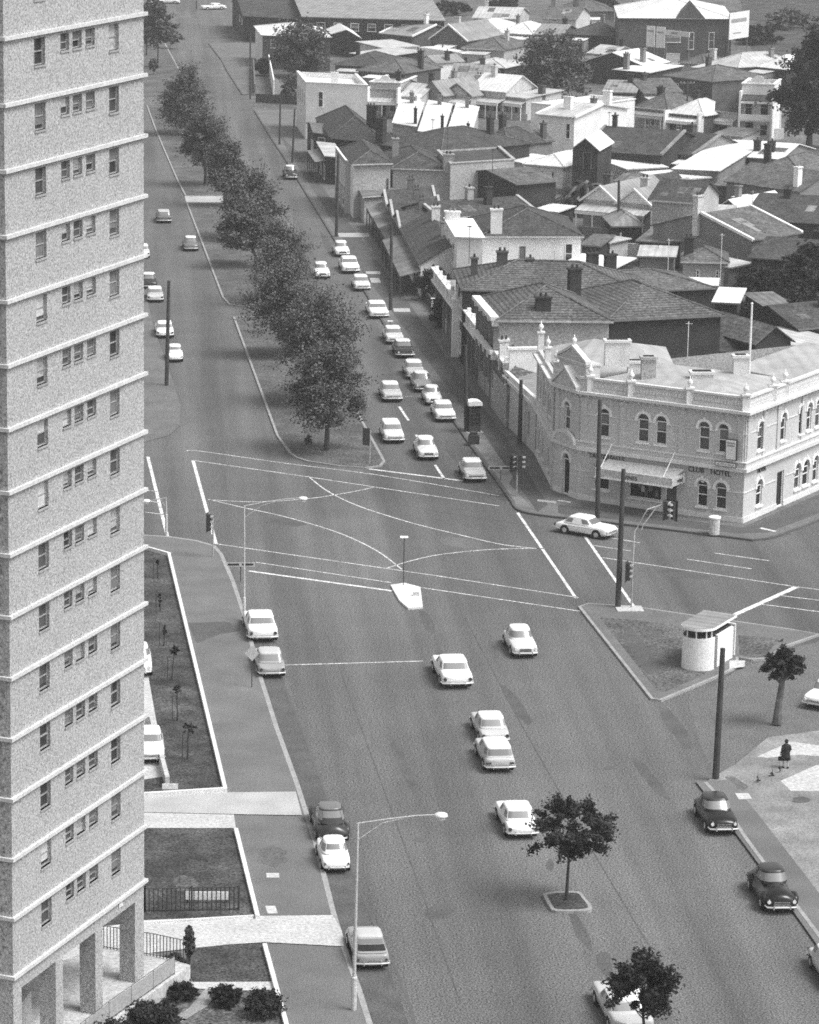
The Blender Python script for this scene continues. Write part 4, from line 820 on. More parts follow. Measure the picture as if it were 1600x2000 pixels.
H('brick_terrace', 'dark brick walled terrace with long tiled roof and skylights, left of the small dark trees', (1191, 622), (1408, 612), 8.0, 13, 'hip', 2.7, 'brick_dark', 'tile', chims=[(.02, .7, 1.1, 2.9, 'brick_dark')], cat='terrace')
H('slate_wing', 'long low slate roof between the tiled terrace and the cottages behind', (1110, 572), (1390, 560), 5.2, 9, 'hip', 1.6, 'brick_dark', 'slate_grey', chims=[(.43, .6, 1.1, 2.6, 'brick_dark'), (.34, .75, 1.1, 2.6, 'brick_dark')])
H('tiled_cottage', 'low tiled roof tucked between the corner terrace and the hotel', (990, 742), (1060, 734), 4.3, 9, 'hip', 2.0, 'render_grey', 'tile', ey=ROAD)
# terrace street front (arcade with parapet) in front of the tall terraces
def arcade():
    a, b = G(962, 790, .15), G(893, 690, .15); root = empty('terrace_arcade', (a.x, a.y, 0), 0)
    tag(root, 'white ornamental parapet on dark columns along the street front of the tiled terraces', 'arcade')
    d = b - a; L = d.length; e = d.normalized(); n = Vector((e.y, -e.x, 0)); TT = lambda x, y, z: tuple(e * x - Vector((-e.y, e.x, 0)) * y * -1 * -1 + Vector((0, 0, z)))
    TT = lambda x, y, z: tuple(e * x + n * y + Vector((0, 0, z)))
    S = [-7.6, L * .55]
    w = MB(TT); w.box(S[0], L + 20, 0, .3, 3.9, 5.2); w.build('parapet', 'stucco_light', root)
    w = MB(TT); w.box(S[0], L + 20, -.25, .35, 5.2, 5.35); w.box(S[0], L + 20, -.2, -.002, 3.9, 4.1); w.build('coping', 'render_white', root)
    for i in range(18):
        x = S[0] + .4 + i * 3.1
        if x > L + 20: break
        c = MB(TT); c.box(x, x + .35, .0, .35, .0, 3.9); c.build('column', 'brick_mid', root)
        c = MB(TT); c.box(x - .1, x + .45, -.12, -.003, 4.12, 5.19); c.box(x + .0, x + .35, -.05, .3, 5.35, 5.75); c.build('pier_block', 'render_white', root)
    w = MB(TT); w.box(S[0], L + 20, .302, 2.4, 3.9, 4.0); w.build('roof', 'iron_grey', root)
    w = MB(TT); w.box(S[0], L + 20, 2.1, 2.3, 0, 3.9); w.build('inner_wall', 'brick_dark', root)
    w = MB(TT); w.box(S[0] - .002, S[0] + .25, .31, 2.0, 0, 4.6); w.build('end_wall', 'render_grey', root)
arcade()
def cornice_front(name, label, A, B, z0, z1, m, out=1.0):
    a, b = G(*A, z0), G(*B, z0); d = b - a; e = d.normalized(); ang = math.atan2(e.y, e.x); root = empty(name, (a.x, a.y, 0), ang); tag(root, label, 'cornice'); L = d.length
    w = MB(); w.box(0, L, -.0, out, z0, z1); w.build('coping', m, root)
    for i in range(int(L / 1.6) + 1): q = MB(); q.box(i * 1.6, i * 1.6 + .2, out * .2, out * .95, z0 - .5, z0 - .002); q.build('bracket', m, root)
    return root
# white fence piers and garden wall left of the arcade
# --- mid suburb, rows of cottages
V = lambda d=1.8, m='iron_pale', n=3, f='render_white': (d, 2.5, 3.0, m, n, f)
H('parapet_cottage', 'parapeted cottage with a rounded white pediment beside the white corner building', (722, 172), (782, 174), 4.4, 11, 'gx', 1.4, 'render_grey', 'iron_grey', ver=V(), wins=WF, para=.9, ped=.16, pier=1.8)
H('cottage', 'pale roofed cottage with verandah right of the rounded pediment', (784, 186), (822, 188), 3.6, 10, 'gx', 2, 'render_cream', 'iron_pale', ver=V(), wins=WF, pier=1.8, chims=[(.9, .5, .7, 3, 'brick_dark')])
H('cottage', 'plain grey brick gable-end cottage in the verandah row', (824, 180), (866, 184), 3.8, 11, 'gy', 2.6, 'brick_mid', 'iron_grey', wins=[('f', .5, .6, 2, 2.8)])
H('cottage', 'cottage with a pale triangular gable outlined by a dark barge', (868, 182), (920, 186), 3.6, 12, 'gy', 2.2, 'render_grey', 'iron_grey', ver=V(), wins=WF, gm='render_cream', barge='timber')
H('cottage', 'cottage with the steep bright white iron roof and shaded verandah', (920, 172), (988, 178), 4.2, 8, 'gx', 2.9, 'render_cream', 'iron_light', ver=V(2.2, 'iron_pale', 4), wins=WF)
H('cottage', 'small pale cottage at the right end of the verandah row by the bushes', (992, 188), (1028, 192), 3.4, 8, 'sk', 1, 'render_cream', 'iron_pale', ver=V(1.2), wins=WF[:2])
for i, (A, B, C, lab) in enumerate([((768, 240), (812, 247), (784, 212), 'bright white iron lean-to roof, leftmost of three beside the slate hips'), ((818, 256), (864, 264), (838, 214), 'bright white iron lean-to roof, middle one of three between brick parapets'),
                                    ((870, 272), (914, 281), (893, 219), 'bright white iron lean-to roof, rightmost and longest of the three')]):
    H('white_roofed_house', lab, A, B, 3.6, 12, 'sk', 1.9, 'render_grey', 'iron_light', C=C, barge=None, chims=[(.95, .1, .7, 2.2, 'brick_dark'), (.5, .92, 1.0, 2.6, 'brick_mid')], group='white lean-to roofed houses')
H('slate_house', 'dark slate hipped house right of the white lean-to roofs', (934, 278), (992, 284), 3.8, 8, 'hip', 2.6, 'brick_mid', 'slate', chims=[(.2, .5, .7, 3.4, 'brick_dark')])
H('slate_house', 'slate roof with small brick gable beside the white two storey house', (1000, 272), (1040, 277), 3.4, 4, 'gy', 1.8, 'brick_mid', 'slate_grey')
H('gabled_shed', 'wide low shed with a dark gable and white barge boards behind the rendered buildings', (900, 300), (986, 303), 2.8, 8, 'gy', 1.6, 'brick_dark', 'iron_pale', barge='render_white', cat='shed')
H('white_shed', 'long white shed with small windows and pale hipped roof left of the barn', (1026, 318), (1100, 324), 3.0, 9, 'hip', 1.4, 'render_white', 'iron_light', wins=[('f', .12, .2, .9, 2.2), ('f', .42, .5, .9, 2.2), ('f', .7, .78, .9, 2.2)], cat='shed')
H('white_shed', 'pale low skillion shed against the foot of the dark barn', (1086, 300), (1118, 304), 2.6, 6, 'sk', .6, 'render_cream', 'iron_light', cat='shed')
H('white_house', 'stark white two storey gabled house with two dark windows and white chimneys', (1052, 222), (1122, 228), 5.6, 14, 'gx', 1.6, 'render_white', 'iron_pale', wins=[('f', .1, .22, 2.5, 4.6, 'w', 'dark'), ('f', .78, .9, 2.5, 4.6, 'w', 'dark')], chims=[(.45, .25, 1.2, 2.2, 'render_white'), (.8, .75, 1.2, 2.6, 'render_white')], gm='render_white', barge='render_white')
H('white_wing', 'white flat parapeted wing joined right of the stark white house', (1124, 218), (1240, 202), 4.6, 8, 'flat', 0, 'render_white', 'iron_light', para=.6, wins=[('f', .55, .62, 1.4, 3, 'w', 'glass_mid'), ('f', .76, .84, .2, 2.6, 'd', 'dark')], cat='house')
H('slate_hall', 'big dark slate roofed hall behind the barn', (1140, 290), (1290, 300), 4.2, 16, 'gx', 3.0, 'brick_dark', 'slate', barge='iron_grey', chims=[(.1, .5, .5, 3.6, 'brick_dark')], cat='hall')
H('barn', 'tall dark brick loft barn with a black opening and pale iron roof', (1119, 288), (1168, 290), 6.2, 9, 'gy', 1.8, 'brick_dark', 'iron_light', wins=[('f', .42, .76, 3.4, 5.7, 'd', 'dark')], cat='barn')
H('slate_house', 'dark slate roof with pale valley strips between the hall and the row of houses', (1276, 292), (1352, 300), 3.6, 12, 'gx', 2.8, 'brick_mid', 'slate', barge='iron_grey')
H('long_roof_store', 'long bright skillion roof sweeping across in front of the two storey verandah house', (1316, 330), (1402, 334), 3.3, 20, 'sk', 1.3, 'brick_mid', 'iron_light', C=(1412, 286), cat='store')
H('pale_roofed_house', 'pale hipped roof left of the big dark tree', (1464, 306), (1524, 310), 3.4, 13, 'gx', 1.8, 'brick_mid', 'iron_light', chims=[(.02, .2, .8, 1.8, 'brick_dark'), (.5, .2, .8, 1.8, 'brick_dark')])
H('slate_bungalow', 'wide dark slate bungalow with verandah posts at the right edge', (1446, 340), (1575, 350), 3.5, 15, 'hip', 2.8, 'brick_mid', 'slate_grey', ver=(2, 2.6, 3.2, 'slate_grey', 5, 'render_white'), wins=WF, chims=[(.05, .5, .8, 3, 'brick_dark')])
H('slate_bungalow', 'slate gable roof with white chimney cut by the right edge', (1562, 372), (1660, 360), 3.5, 12, 'gy', 2.6, 'brick_mid', 'slate_grey', chims=[(.1, .1, .8, 2.6, 'render_white')], wins=WF)
H('row_house', 'low pitched house with paired white windows left of the lamp-post pole', (1244, 206), (1304, 212), 3.6, 9, 'hip', 2.4, 'render_grey', 'slate_grey', ver=V(1.6, 'iron_grey', 3, 'render_cream'), wins=[('f', .3, .42, .9, 2.3), ('f', .48, .62, .9, 2.3)])
H('row_house', 'house with a bright hipped iron roof in the row of front verandahs', (1308, 218), (1374, 224), 3.6, 8, 'hip', 2.4, 'brick', 'iron_light', wins=[('f', .22, .38, .8, 2.3), ('f', .58, .74, .8, 2.3)], ver=V(1.2, 'iron_light', 2), pier=1.4)
H('row_house', 'slate roofed house with a pale fascia beside the two storey verandah house', (1380, 212), (1440, 218), 4.0, 11, 'gx', 3, 'render_cream', 'slate', wins=[('f', .4, .72, 1, 2.6)], ver=V(1.2, 'render_cream', 2))
t = H('verandah_house', 'narrow two storey terrace with double verandah and a shaped white parapet', (1449, 180), (1512, 182), 7.0, 8, 'flat', 0, 'render_white', 'slate', para=1.2, ped=.2, wins=[('f', .15, .4, .2, 2.6, 'd', 'dark'), ('f', .6, .85, .8, 2.4), ('f', .12, .35, 3.8, 5.8), ('f', .6, .85, 3.8, 5.8)], ver=(1.8, 6.0, 6.7, 'slate', 2, 'render_white'), pier=2.0)
q = MB(); LL = (G(1512, 180, 7) - G(1449, 178, 7)).length; q.box(.16, LL - .16, -1.95, -.01, 3.0, 3.2); q.box(.16, LL - .16, -2.0, -1.9, 3.21, 4.0); q.build('balcony', 'render_white', t)
# warehouse with painted hoardings on the skyline
t = H('warehouse', 'large dark brick warehouse with bright hipped roof and white hoardings', (1210, 34), (1430, 36), 8.5, 26, 'hip', 3.6, 'brick', 'iron_light', wins=[('f', .42, .55, 4.2, 6.0, 'w', 'blind'), ('f', .62, .67, 3, 6, 'w', 'glass_mid'), ('f', .8, .85, 3, 6, 'w', 'glass_mid'), ('f', .42, .55, .4, 2.2, 'w', 'curtain')], cat='warehouse')
gl = MB(); LW = (G(1430, 36, 8.5) - G(1210, 34, 8.5)).length; plate(gl, [(LW * .5, 8.5), (LW * .76, 8.5), (LW * .63, 11.4)], -.3, 4); gl.build('front_gable', 'brick', t)
def hoard(label, a, b, z0, z1, lines):
    A, B = G(*a, z0), G(*b, z0); ang = math.atan2(B.y - A.y, B.x - A.x); L = (B - A).length; r = empty('hoarding', (A.x, A.y, 0), ang); tag(r, label, 'hoarding')
    x = MB(); x.box(0, L, 0, .12, z0, z1); x.build('panel', 'board', r)
    for i, (f0, f1, g0, g1) in enumerate(lines): x = MB(); x.box(L * f0, L * f1, -.03, -.004, z0 + (z1 - z0) * g0, z0 + (z1 - z0) * g1); x.build('text_line', 'ink_grey', r)
    for q in (.1, L - .2): x = MB(); x.box(q, q + .12, .13, .25, 0, z1 - .1); x.build('post', 'timber', r)
hoard('white upright hoarding left of its twin before the dark warehouse', (1262, 91), (1278, 92), 3.6, 7.3, [(.15, .85, .72, .8)]); hoard('white upright hoarding right of its twin before the dark warehouse', (1281, 93), (1298, 94), 3.6, 7.3, [(.15, .85, .7, .78)])
hoard('big tilted white hoarding on the right corner of the warehouse', (1424, 78), (1462, 72), 5.2, 9.9, [(.08, .85, .62, .76), (.2, .6, .2, .24)]); hoard('thin strip sign above the warehouse doorway', (1299, 68), (1346, 73), 6.0, 6.9, [(.25, .55, .35, .7)])
# farther rooftops
FAR = [
 ('house', 'grey roofed house edged by a white raking coping, upper left of the rooftops', (745, 64), (805, 70), 3.6, 12, 'gx', 2.4, 'brick', 'iron_grey', dict(barge='render_white', chims=[(.7, .5, .7, 3.4, 'render_white')])),
 ('gabled_house', 'dark brick gable with thick white barge boards near the top centre', (842, 74), (912, 78), 3.8, 14, 'gy', 3.6, 'brick', 'iron_grey', dict(barge='render_white')),
 ('shed', 'white walled lean-to behind the white corner building', (748, 94), (815, 90), 3.0, 8, 'sk', .8, 'render_white', 'iron_pale', {}),
 ('fence_wall', 'long white yard wall below the brick gable', (818, 92), (905, 104), 2.6, 3, 'flat', 0, 'render_white', 'iron_light', {}),
 ('shed', 'jumble of white corrugated sheds left of the yard wall', (686, 104), (742, 112), 2.8, 9, 'sk', .9, 'brick_dark', 'iron_pale', {}),
 ('cottage', 'low white roofed cottage right of the brick gable by a dark chimney', (905, 52), (962, 56), 3.4, 10, 'hip', 1.8, 'render_white', 'iron_light', dict(chims=[(.2, -.3, .9, .6, 'brick_dark')], wins=[('f', .2, .3, 1, 2), ('f', .6, .7, 1, 2)])),
 ('cottage', 'pale hip roofed cottage with low dark verandah at top centre', (966, 62), (1042, 66), 3.4, 11, 'hip', 2.2, 'render_grey', 'iron_light', dict(ver=(2, 2.4, 2.9, 'iron_light', 4, 'render_white'))),
 ('cottage', 'grey roofed cottage right of the low dark verandah', (1044, 66), (1096, 68), 3.4, 11, 'gx', 2, 'brick', 'iron_grey', dict(ver=(1.6, 2.4, 2.9, 'iron_grey', 3, 'render_white'))),
 ('house', 'dark hip roof left of the warehouse under the big tree crown', (1108, 64), (1195, 68), 3.6, 13, 'hip', 2.4, 'brick_dark', 'slate', dict(chims=[(.5, .5, .7, 3, 'brick_mid')])),
 ('house', 'mid grey long roof above the pale cottages at the top', (925, 34), (1010, 36), 3.6, 14, 'gx', 2.2, 'render_cream', 'iron_pale', {}),
 ('house', 'slate roof between chimneys near the top centre skyline', (1060, 34), (1125, 36), 3.6, 12, 'gx', 2.4, 'render_cream', 'slate_grey', dict(chims=[(.1, .5, .9, 4.5, 'brick_mid')])),
 ('house', 'mid grey hipped roof below the long yard wall', (905, 92), (985, 96), 3.4, 12, 'hip', 2.2, 'render_grey', 'slate_grey', {}),
 ('shed', 'low pale hipped shelter roof over open posts above the steep white roof', (905, 128), (985, 132), 2.9, 9, 'hip', 1.4, 'brick_dark', 'iron_pale', {}),
 ('house', 'grey slate roof behind the parapeted cottage', (700, 136), (790, 142), 3.6, 12, 'hip', 2.2, 'brick', 'slate_grey', dict(chims=[(.95, .5, .8, 3, 'brick_dark')])),
 ('house', 'brick walled grey roof behind the plain gable-end cottage', (880, 150), (955, 152), 3.4, 10, 'gx', 2.4, 'brick_mid', 'iron_grey', {}),
 ('house', 'dark hipped roof at the foot of the park tree, upper left', (655, 124), (745, 128), 3.4, 12, 'hip', 2.2, 'brick_dark', 'slate', {}),
 ('house', 'light iron roofed house below the two white hoardings', (1258, 128), (1306, 120), 3.6, 12, 'gx', 2.6, 'brick_dark', 'iron_light', dict(chims=[(.2, .1, .9, 2.6, 'brick_mid')])),
 ('house', 'white verandah fronted house left of the light iron roof', (1200, 136), (1268, 142), 3.2, 9, 'sk', .8, 'brick_dark', 'iron_light', dict(chims=[(.25, .1, .9, 2.6, 'brick_mid')])),
 ('house', 'wide mid grey roof with white gutter below the warehouse', (1300, 146), (1392, 158), 3.5, 12, 'hip', 2.4, 'brick', 'slate_grey', dict(wins=[('f', .2, .3, .9, 2.4)])),
 ('house', 'pale iron roof behind the lamp pole, left of two near the top right', (1384, 122), (1442, 130), 3.5, 13, 'hip', 2.4, 'brick', 'iron_pale', {}),
 ('house', 'bright iron roof left of the big tree, right of two near the top', (1478, 128), (1536, 134), 3.5, 13, 'hip', 2.4, 'brick_dark', 'iron_light', {}),
 ('long_shed', 'long narrow white walled shed between the two pale roofs', (1420, 140), (1482, 124), 3.0, 6, 'sk', .7, 'render_white', 'iron_pale', {}),
 ('house', 'grey slate roof at the far top behind the warehouse', (1120, 20), (1200, 20), 4, 14, 'hip', 2, 'brick', 'slate_grey', {}),
 ('house', 'low mid grey roof in bushes above the white wing', (1180, 178), (1240, 180), 3.4, 10, 'gx', 1.8, 'brick', 'iron_grey', {}),
 ('house', 'small slate roof peeping over the row right of the white wing', (1258, 180), (1330, 178), 3.4, 10, 'gx', 2.2, 'brick_mid', 'slate_grey', {}),
 ('shed', 'rusty iron shed at the foot of the two storey verandah house', (1395, 262), (1450, 266), 2.4, 6, 'sk', .6, 'render_cream', 'iron_rust', {}),
 ('shed', 'pale jumble of low iron sheds left of the long bright roof', (1225, 330), (1300, 326), 2.6, 7, 'sk', .7, 'render_cream', 'iron_light', {}),
 ('shed', 'low iron shed roof in front of the long bright roof', (1310, 352), (1384, 346), 2.5, 6, 'sk', .5, 'render_cream', 'iron_light', {}),
 ('shed', 'brown lean-to beside the slate bungalow', (1400, 360), (1446, 364), 2.6, 7, 'gx', .9, 'brick', 'iron_rust', {}),
 ('cottage', 'weatherboard cottage, left of a pair with bright white gables', (1140, 388), (1206, 394), 4.0, 13, 'gy', 2.3, 'render_grey', 'iron_grey', dict(barge='render_white', gm='render_white', ver=(2, 2.9, 3.5, 'iron_pale', 3, 'render_white'))),
 ('cottage', 'weatherboard cottage, right of a pair with bright white gables', (1208, 394), (1272, 400), 4.0, 13, 'gy', 2.3, 'render_grey', 'iron_grey', dict(barge='render_white', gm='render_white', ver=(2, 2.9, 3.5, 'iron_pale', 3, 'render_grey'))),
 ('barn', 'grey walled barn with dark slate roof and dark brick end', (1274, 388), (1356, 394), 6.0, 8, 'gx', 2.6, 'render_grey', 'slate', dict(barge='slate')),
 ('store', 'pale iron skillion roof in front of the grey walled barn', (1318, 470), (1400, 474), 3.2, 14, 'sk', 1.5, 'brick_dark', 'iron_pale', dict(C=(1356, 416), chims=[(.62, .0, .9, 1.8, 'brick_dark')])),
 ('shed', 'rusty skillion roof beside the pale iron roof of the store', (1248, 470), (1314, 474), 2.9, 9, 'sk', 1.1, 'brick_dark', 'iron_rust', {}),
 ('shed', 'pale sheet roof hiding yards below the rusty skillion', (1250, 500), (1316, 502), 2.4, 5, 'sk', .6, 'brick_mid', 'iron_pale', {}),
 ('outhouse', 'little pyramid roofed pavilion below the pair of white gables', (1198, 438), (1254, 438), 2.8, 7, 'hip', 1.4, 'brick_dark', 'iron_grey', {}),
 ('outhouse', 'dark roofed outhouse right of the white walled house', (1137, 478), (1172, 480), 2.6, 6, 'sk', .5, 'brick_dark', 'slate_grey', {}),
 ('shed', 'pale flat roofed lean-to behind the tiled terrace, right of the white house', (1092, 520), (1190, 528), 3.4, 7, 'sk', .5, 'brick_dark', 'iron_light', {}),
 ('cottage', 'grey roofed cottage edged in bright white copings, centre right', (1470, 466), (1560, 452), 4.6, 14, 'gx', 2.8, 'brick_mid', 'slate_grey', dict(barge='render_white', chims=[(.0, .55, 1.0, 3.8, 'render_cream')])),
 ('cottage', 'low grey roofed wing left of the white coped cottage', (1335, 508), (1420, 510), 3.0, 6, 'hip', 1.4, 'render_grey', 'slate_grey', dict(wins=[('f', .3, .38, 1.0, 2.0, 'w', 'dark'), ('f', .75, .83, 1, 2, 'w', 'dark')])),
 ('house', 'dark slate roof with broad eaves at the right edge above the coped cottage', (1455, 425), (1640, 436), 3.6, 16, 'gx', 2.6, 'brick_dark', 'slate', {}),
 ('house', 'bright wedge of iron roof near the white chimney', (1396, 408), (1452, 414), 3.4, 10, 'gy', 1.8, 'brick_mid', 'iron_light', {}),
 ('house', 'dark brick house with white doorway below the slate edge roof', (1468, 500), (1600, 510), 4.2, 12, 'gx', 1.8, 'brick_dark', 'slate', dict(wins=[('l', .1, .5, .3, 3, 'd', 'curtain')])),
 ('shed', 'small bright flat roofed shed at the end of the tiled brick terrace', (1396, 590), (1440, 592), 3.4, 6, 'sk', .7, 'brick_dark', 'iron_light', {}),
 ('shed', 'upper of two patchy shed roofs under the dark trees', (1494, 598), (1545, 596), 2.6, 5, 'sk', .7, 'brick_dark', 'iron_rust', {}),
 ('shed', 'lower of two pale shed roofs under the dark trees', (1490, 624), (1540, 630), 2.6, 5, 'sk', .6, 'timber_dark', 'iron_pale', {}),
 ('stable', 'dark brick gabled stable with low slate roof behind the flagpole', (1408, 680), (1475, 682), 4.6, 8, 'gx', 2.2, 'brick_dark', 'slate', {}),
 ('stable', 'windowed dark brick end wall right of the flagpole', (1476, 668), (1545, 662), 5.6, 8, 'gy', 1.8, 'brick_dark', 'slate_grey', dict(wins=[('f', .25, .32, .8, 1.8, 'w', 'dark'), ('f', .55, .62, .8, 1.8, 'w', 'dark')])),
 ('shed', 'pale boarded shed at the right edge beyond the hotel roof', (1556, 676), (1640, 668), 2.9, 8, 'sk', .3, 'render_cream', 'iron_pale', {}),
 ('yard_wall', 'pale panelled yard wall behind the hotel roof', (1308, 712), (1400, 716), 2.6, 1, 'flat', 0, 'render_cream', 'iron_light', {}),
 ('shed', 'white lean-to between the wide low gabled shed and the long white shed', (985, 312), (1024, 318), 2.6, 5, 'sk', .6, 'render_white', 'iron_light', {}),
 ('shed', 'pale yard shed in front of the longest white lean-to roof', (926, 318), (962, 320), 2.4, 4, 'sk', .5, 'brick_mid', 'iron_pale', {}),
 ('shed', 'white privy roofs at the foot of the dark brick building', (1046, 410), (1088, 414), 2.3, 4, 'sk', .4, 'brick_dark', 'iron_light', {}),
 ('outhouse', 'pale box-like outhouse between the white walled house and the pavilion', (1166, 470), (1192, 474), 2.4, 3, 'sk', .3, 'render_cream', 'iron_pale', {}),
 ('shed', 'tiny dark gabled shed behind the grey walled barn', (1262, 352), (1292, 356), 2.5, 4, 'gy', 1.2, 'brick_dark', 'slate', {}),
 ('shed', 'small bright shed in the yards under the slate bungalow, left of two', (1486, 396), (1512, 392), 2.5, 4, 'sk', .5, 'brick', 'iron_light', {}),
 ('shed', 'small bright shed in the yards under the slate bungalow, right of two', (1522, 396), (1548, 392), 2.5, 4, 'sk', .5, 'render_cream', 'iron_light', {}),
 ('shed', 'pale shed roof before the low grey wing of the coped cottage', (1424, 522), (1466, 514), 2.4, 4, 'sk', .5, 'timber', 'iron_pale', {}),
 ('shed', 'thin pale strip of roof behind the ridge of the brick terrace', (1336, 556), (1398, 558), 2.8, 3, 'sk', .4, 'brick_dark', 'iron_light', {}),
 ('cottage', 'pale little cottage at the left foot of the warehouse', (1150, 102), (1194, 106), 3.0, 7, 'gx', 1.6, 'render_cream', 'iron_pale', {}),
 ('cottage', 'small slate cottage right of the roof below the two hoardings', (1330, 120), (1376, 124), 3.0, 7, 'hip', 1.6, 'render_cream', 'slate_grey', {}),
 ('cottage', 'narrow white fronted cottage in front of the long yard wall', (820, 118), (852, 122), 3.0, 6, 'gy', 1.4, 'render_white', 'iron_grey', {}),
 ('shed', 'pale sheds beside the slate house among thin poles', (960, 300), (984, 304), 2.4, 4, 'sk', .5, 'render_cream', 'iron_light', {}),
 ('shed', 'rusty little shed behind the pair of white gables', (1205, 352), (1240, 355), 2.4, 5, 'gx', .9, 'brick', 'iron_rust', {}),
 ('house', 'plain slate roof right of the stable behind the hotel', (1560, 640), (1660, 630), 3.4, 9, 'gx', 2, 'brick_dark', 'slate', {}),
]
for n_, lb, A, B, he, D, rf, rs, wm, rm, kw in FAR: H(n_, lb, A, B, he, D, rf, rs, wm, rm, cat=n_.split('_')[-1], **kw)
# ---------------------------------------------------------------- cars
def se(t, n):  # superellipse direction
    c, s = math.cos(t), math.sin(t); return (math.copysign(abs(c) ** (2 / n), c), math.copysign(abs(s) ** (2 / n), s))
def make_car(kind):
    P = dict(
     sedan=dict(L=4.5, W=1.76, H=1.44, belt=.92, zf=[.66, .82, .86, .88, .90, .90, .90, .86, .74], zc=[.60, .78, .86, .90, .92, .92, .90, .86, .70], wy=[.90, .98, 1, 1, 1, 1, 1, .98, .92], cab=(-1.62, 1.02), top=(-1.12, .46), cw=.83, tw=.70, n=6),
     finned=dict(L=4.6, W=1.80, H=1.42, belt=.92, zf=[.80, .92, .94, .92, .90, .90, .90, .86, .74], zc=[.66, .80, .86, .88, .92, .92, .88, .82, .68], wy=[.94, .99, 1, 1, 1, 1, 1, .98, .93], cab=(-1.6, .98), top=(-1.1, .40), cw=.83, tw=.71, n=7),
     big=dict(L=5.3, W=1.98, H=1.40, belt=.90, zf=[.84, .94, .94, .92, .90, .90, .90, .88, .78], zc=[.70, .80, .84, .88, .92, .92, .86, .82, .70], wy=[.95, .99, 1, 1, 1, 1, 1, .99, .95], cab=(-1.8, 1.05), top=(-1.3, .48), cw=.84, tw=.72, n=7),
     rounded=dict(L=4.4, W=1.72, H=1.56, belt=.98, zf=[.56, .80, .90, .94, .94, .92, .86, .80, .62], zc=[.62, .90, .98, 1.0, 1.0, 1.0, .98, .90, .66], wy=[.82, .95, 1, 1, 1, 1, 1, .96, .84], cab=(-1.65, .92), top=(-1.05, .40), cw=.80, tw=.64, n=4),
     small=dict(L=3.75, W=1.54, H=1.52, belt=.98, zf=[.50, .74, .86, .92, .92, .90, .82, .76, .56], zc=[.56, .84, .95, 1.0, 1.0, 1.0, .95, .84, .60], wy=[.78, .94, 1, 1, 1, 1, .98, .94, .80], cab=(-1.42, .74), top=(-.88, .28), cw=.82, tw=.64, n=3.4),
     wagon=dict(L=4.5, W=1.76, H=1.48, belt=.94, zf=[.84, .90, .92, .92, .92, .92, .90, .86, .74], zc=[.84, .92, .94, .94, .94, .94, .92, .86, .70], wy=[.94, .99, 1, 1, 1, 1, 1, .98, .92], cab=(-2.1, 1.0), top=(-1.8, .42), cw=.84, tw=.71, n=7),
     fastback=dict(L=4.2, W=1.70, H=1.40, belt=.90, zf=[.74, .84, .86, .88, .90, .90, .88, .84, .70], zc=[.74, .84, .88, .90, .92, .92, .88, .84, .68], wy=[.92, .98, 1, 1, 1, 1, 1, .97, .90], cab=(-1.95, .95), top=(-.95, .38), cw=.83, tw=.68, n=6),
     prewar=dict(L=4.7, W=1.78, H=1.68, belt=1.08, zf=[.48, .78, .88, .80, .72, .74, .88, .84, .56], zc=[.62, .98, 1.10, 1.12, 1.12, 1.12, 1.10, 1.04, .74], wy=[.74, .92, 1, .98, .97, .98, 1, .96, .80], cab=(-1.9, .74), top=(-1.05, .34), cw=.76, tw=.60, n=3.2),
    )[kind]
    L, W, H_ = P['L'], P['W'], P['H']; hw = W / 2; root = empty('car')
    ys = [-.5, -.46, -.36, -.2, 0, .14, .32, .455, .5]; n = len(ys)
    # body: lofted rings
    secs = []
    for i in range(n):
        y = ys[i] * L; w_ = hw * P['wy'][i]; zf, zc = P['zf'][i], P['zc'][i]; zb = .22 if 0 < i < n - 1 else .34
        prof = [(0, zb), (w_ * .82, zb), (w_ * .95, zb + .08), (w_, (zb + zf) / 2), (w_ * .985, zf - .14), (w_ * .93, zf - .03), (w_ * .84, zf), (w_ * .62, (zf + zc) / 2 + .01), (w_ * .3, zc + .015), (0, zc + .02)]
        secs.append([(x, y, z) for x, z in prof] + [(-x, y, z) for x, z in prof[-2:0:-1]])
    m = len(secs[0]); mb = MB()
    vs = [p for s in secs for p in s]; fs = [(i * m + k, i * m + (k + 1) % m, (i + 1) * m + (k + 1) % m, (i + 1) * m + k) for i in range(n - 1) for k in range(m)]
    mb.add(vs, fs + [tuple(range(m)), tuple(range((n - 1) * m, n * m))[::-1]]); body = recalc(mb.build('body', 'paint_white', root, smooth=True))
    md = body.modifiers.new('sub', 'SUBSURF'); md.levels = 1; md.render_levels = 1
    # cabin shell
    c0, c1 = P['cab']; t0, t1 = P['top']; N_ = 40
    def shell(t, th, off=0.0):
        """t 0 belt .. 1 roof edge"""
        k = t; yc0, yc1 = c0 + (t0 - c0) * k, c1 + (t1 - c1) * k; wd = (P['cw'] + (P['tw'] - P['cw']) * k) * 1.0 * (hw / .88) / 1.0
        ex, ey_ = se(th, P['n']); cx = (yc0 + yc1) / 2; hl = (yc1 - yc0) / 2
        return (ex * (wd + off), cx + ey_ * (hl + off), P['belt'] - .04 + (H_ - .10 - P['belt'] + .04) * k)
    lev = [0, .25, .5, .75, 1.0]; vs = []; fs = []
    for t in lev: vs += [shell(t, 2 * math.pi * k / N_) for k in range(N_)]
    for rr_, dz in ((.965, .045), (.87, .075), (.5, .10)):
        base = [shell(1.0, 2 * math.pi * k / N_) for k in range(N_)]; cy = (t0 + t1) / 2
        vs += [(x * rr_, cy + (y - cy) * rr_, z + dz) for x, y, z in base]
    nl = len(lev) + 3
    for i in range(nl - 1):
        for k in range(N_): fs.append((i * N_ + k, i * N_ + (k + 1) % N_, (i + 1) * N_ + (k + 1) % N_, (i + 1) * N_ + k))
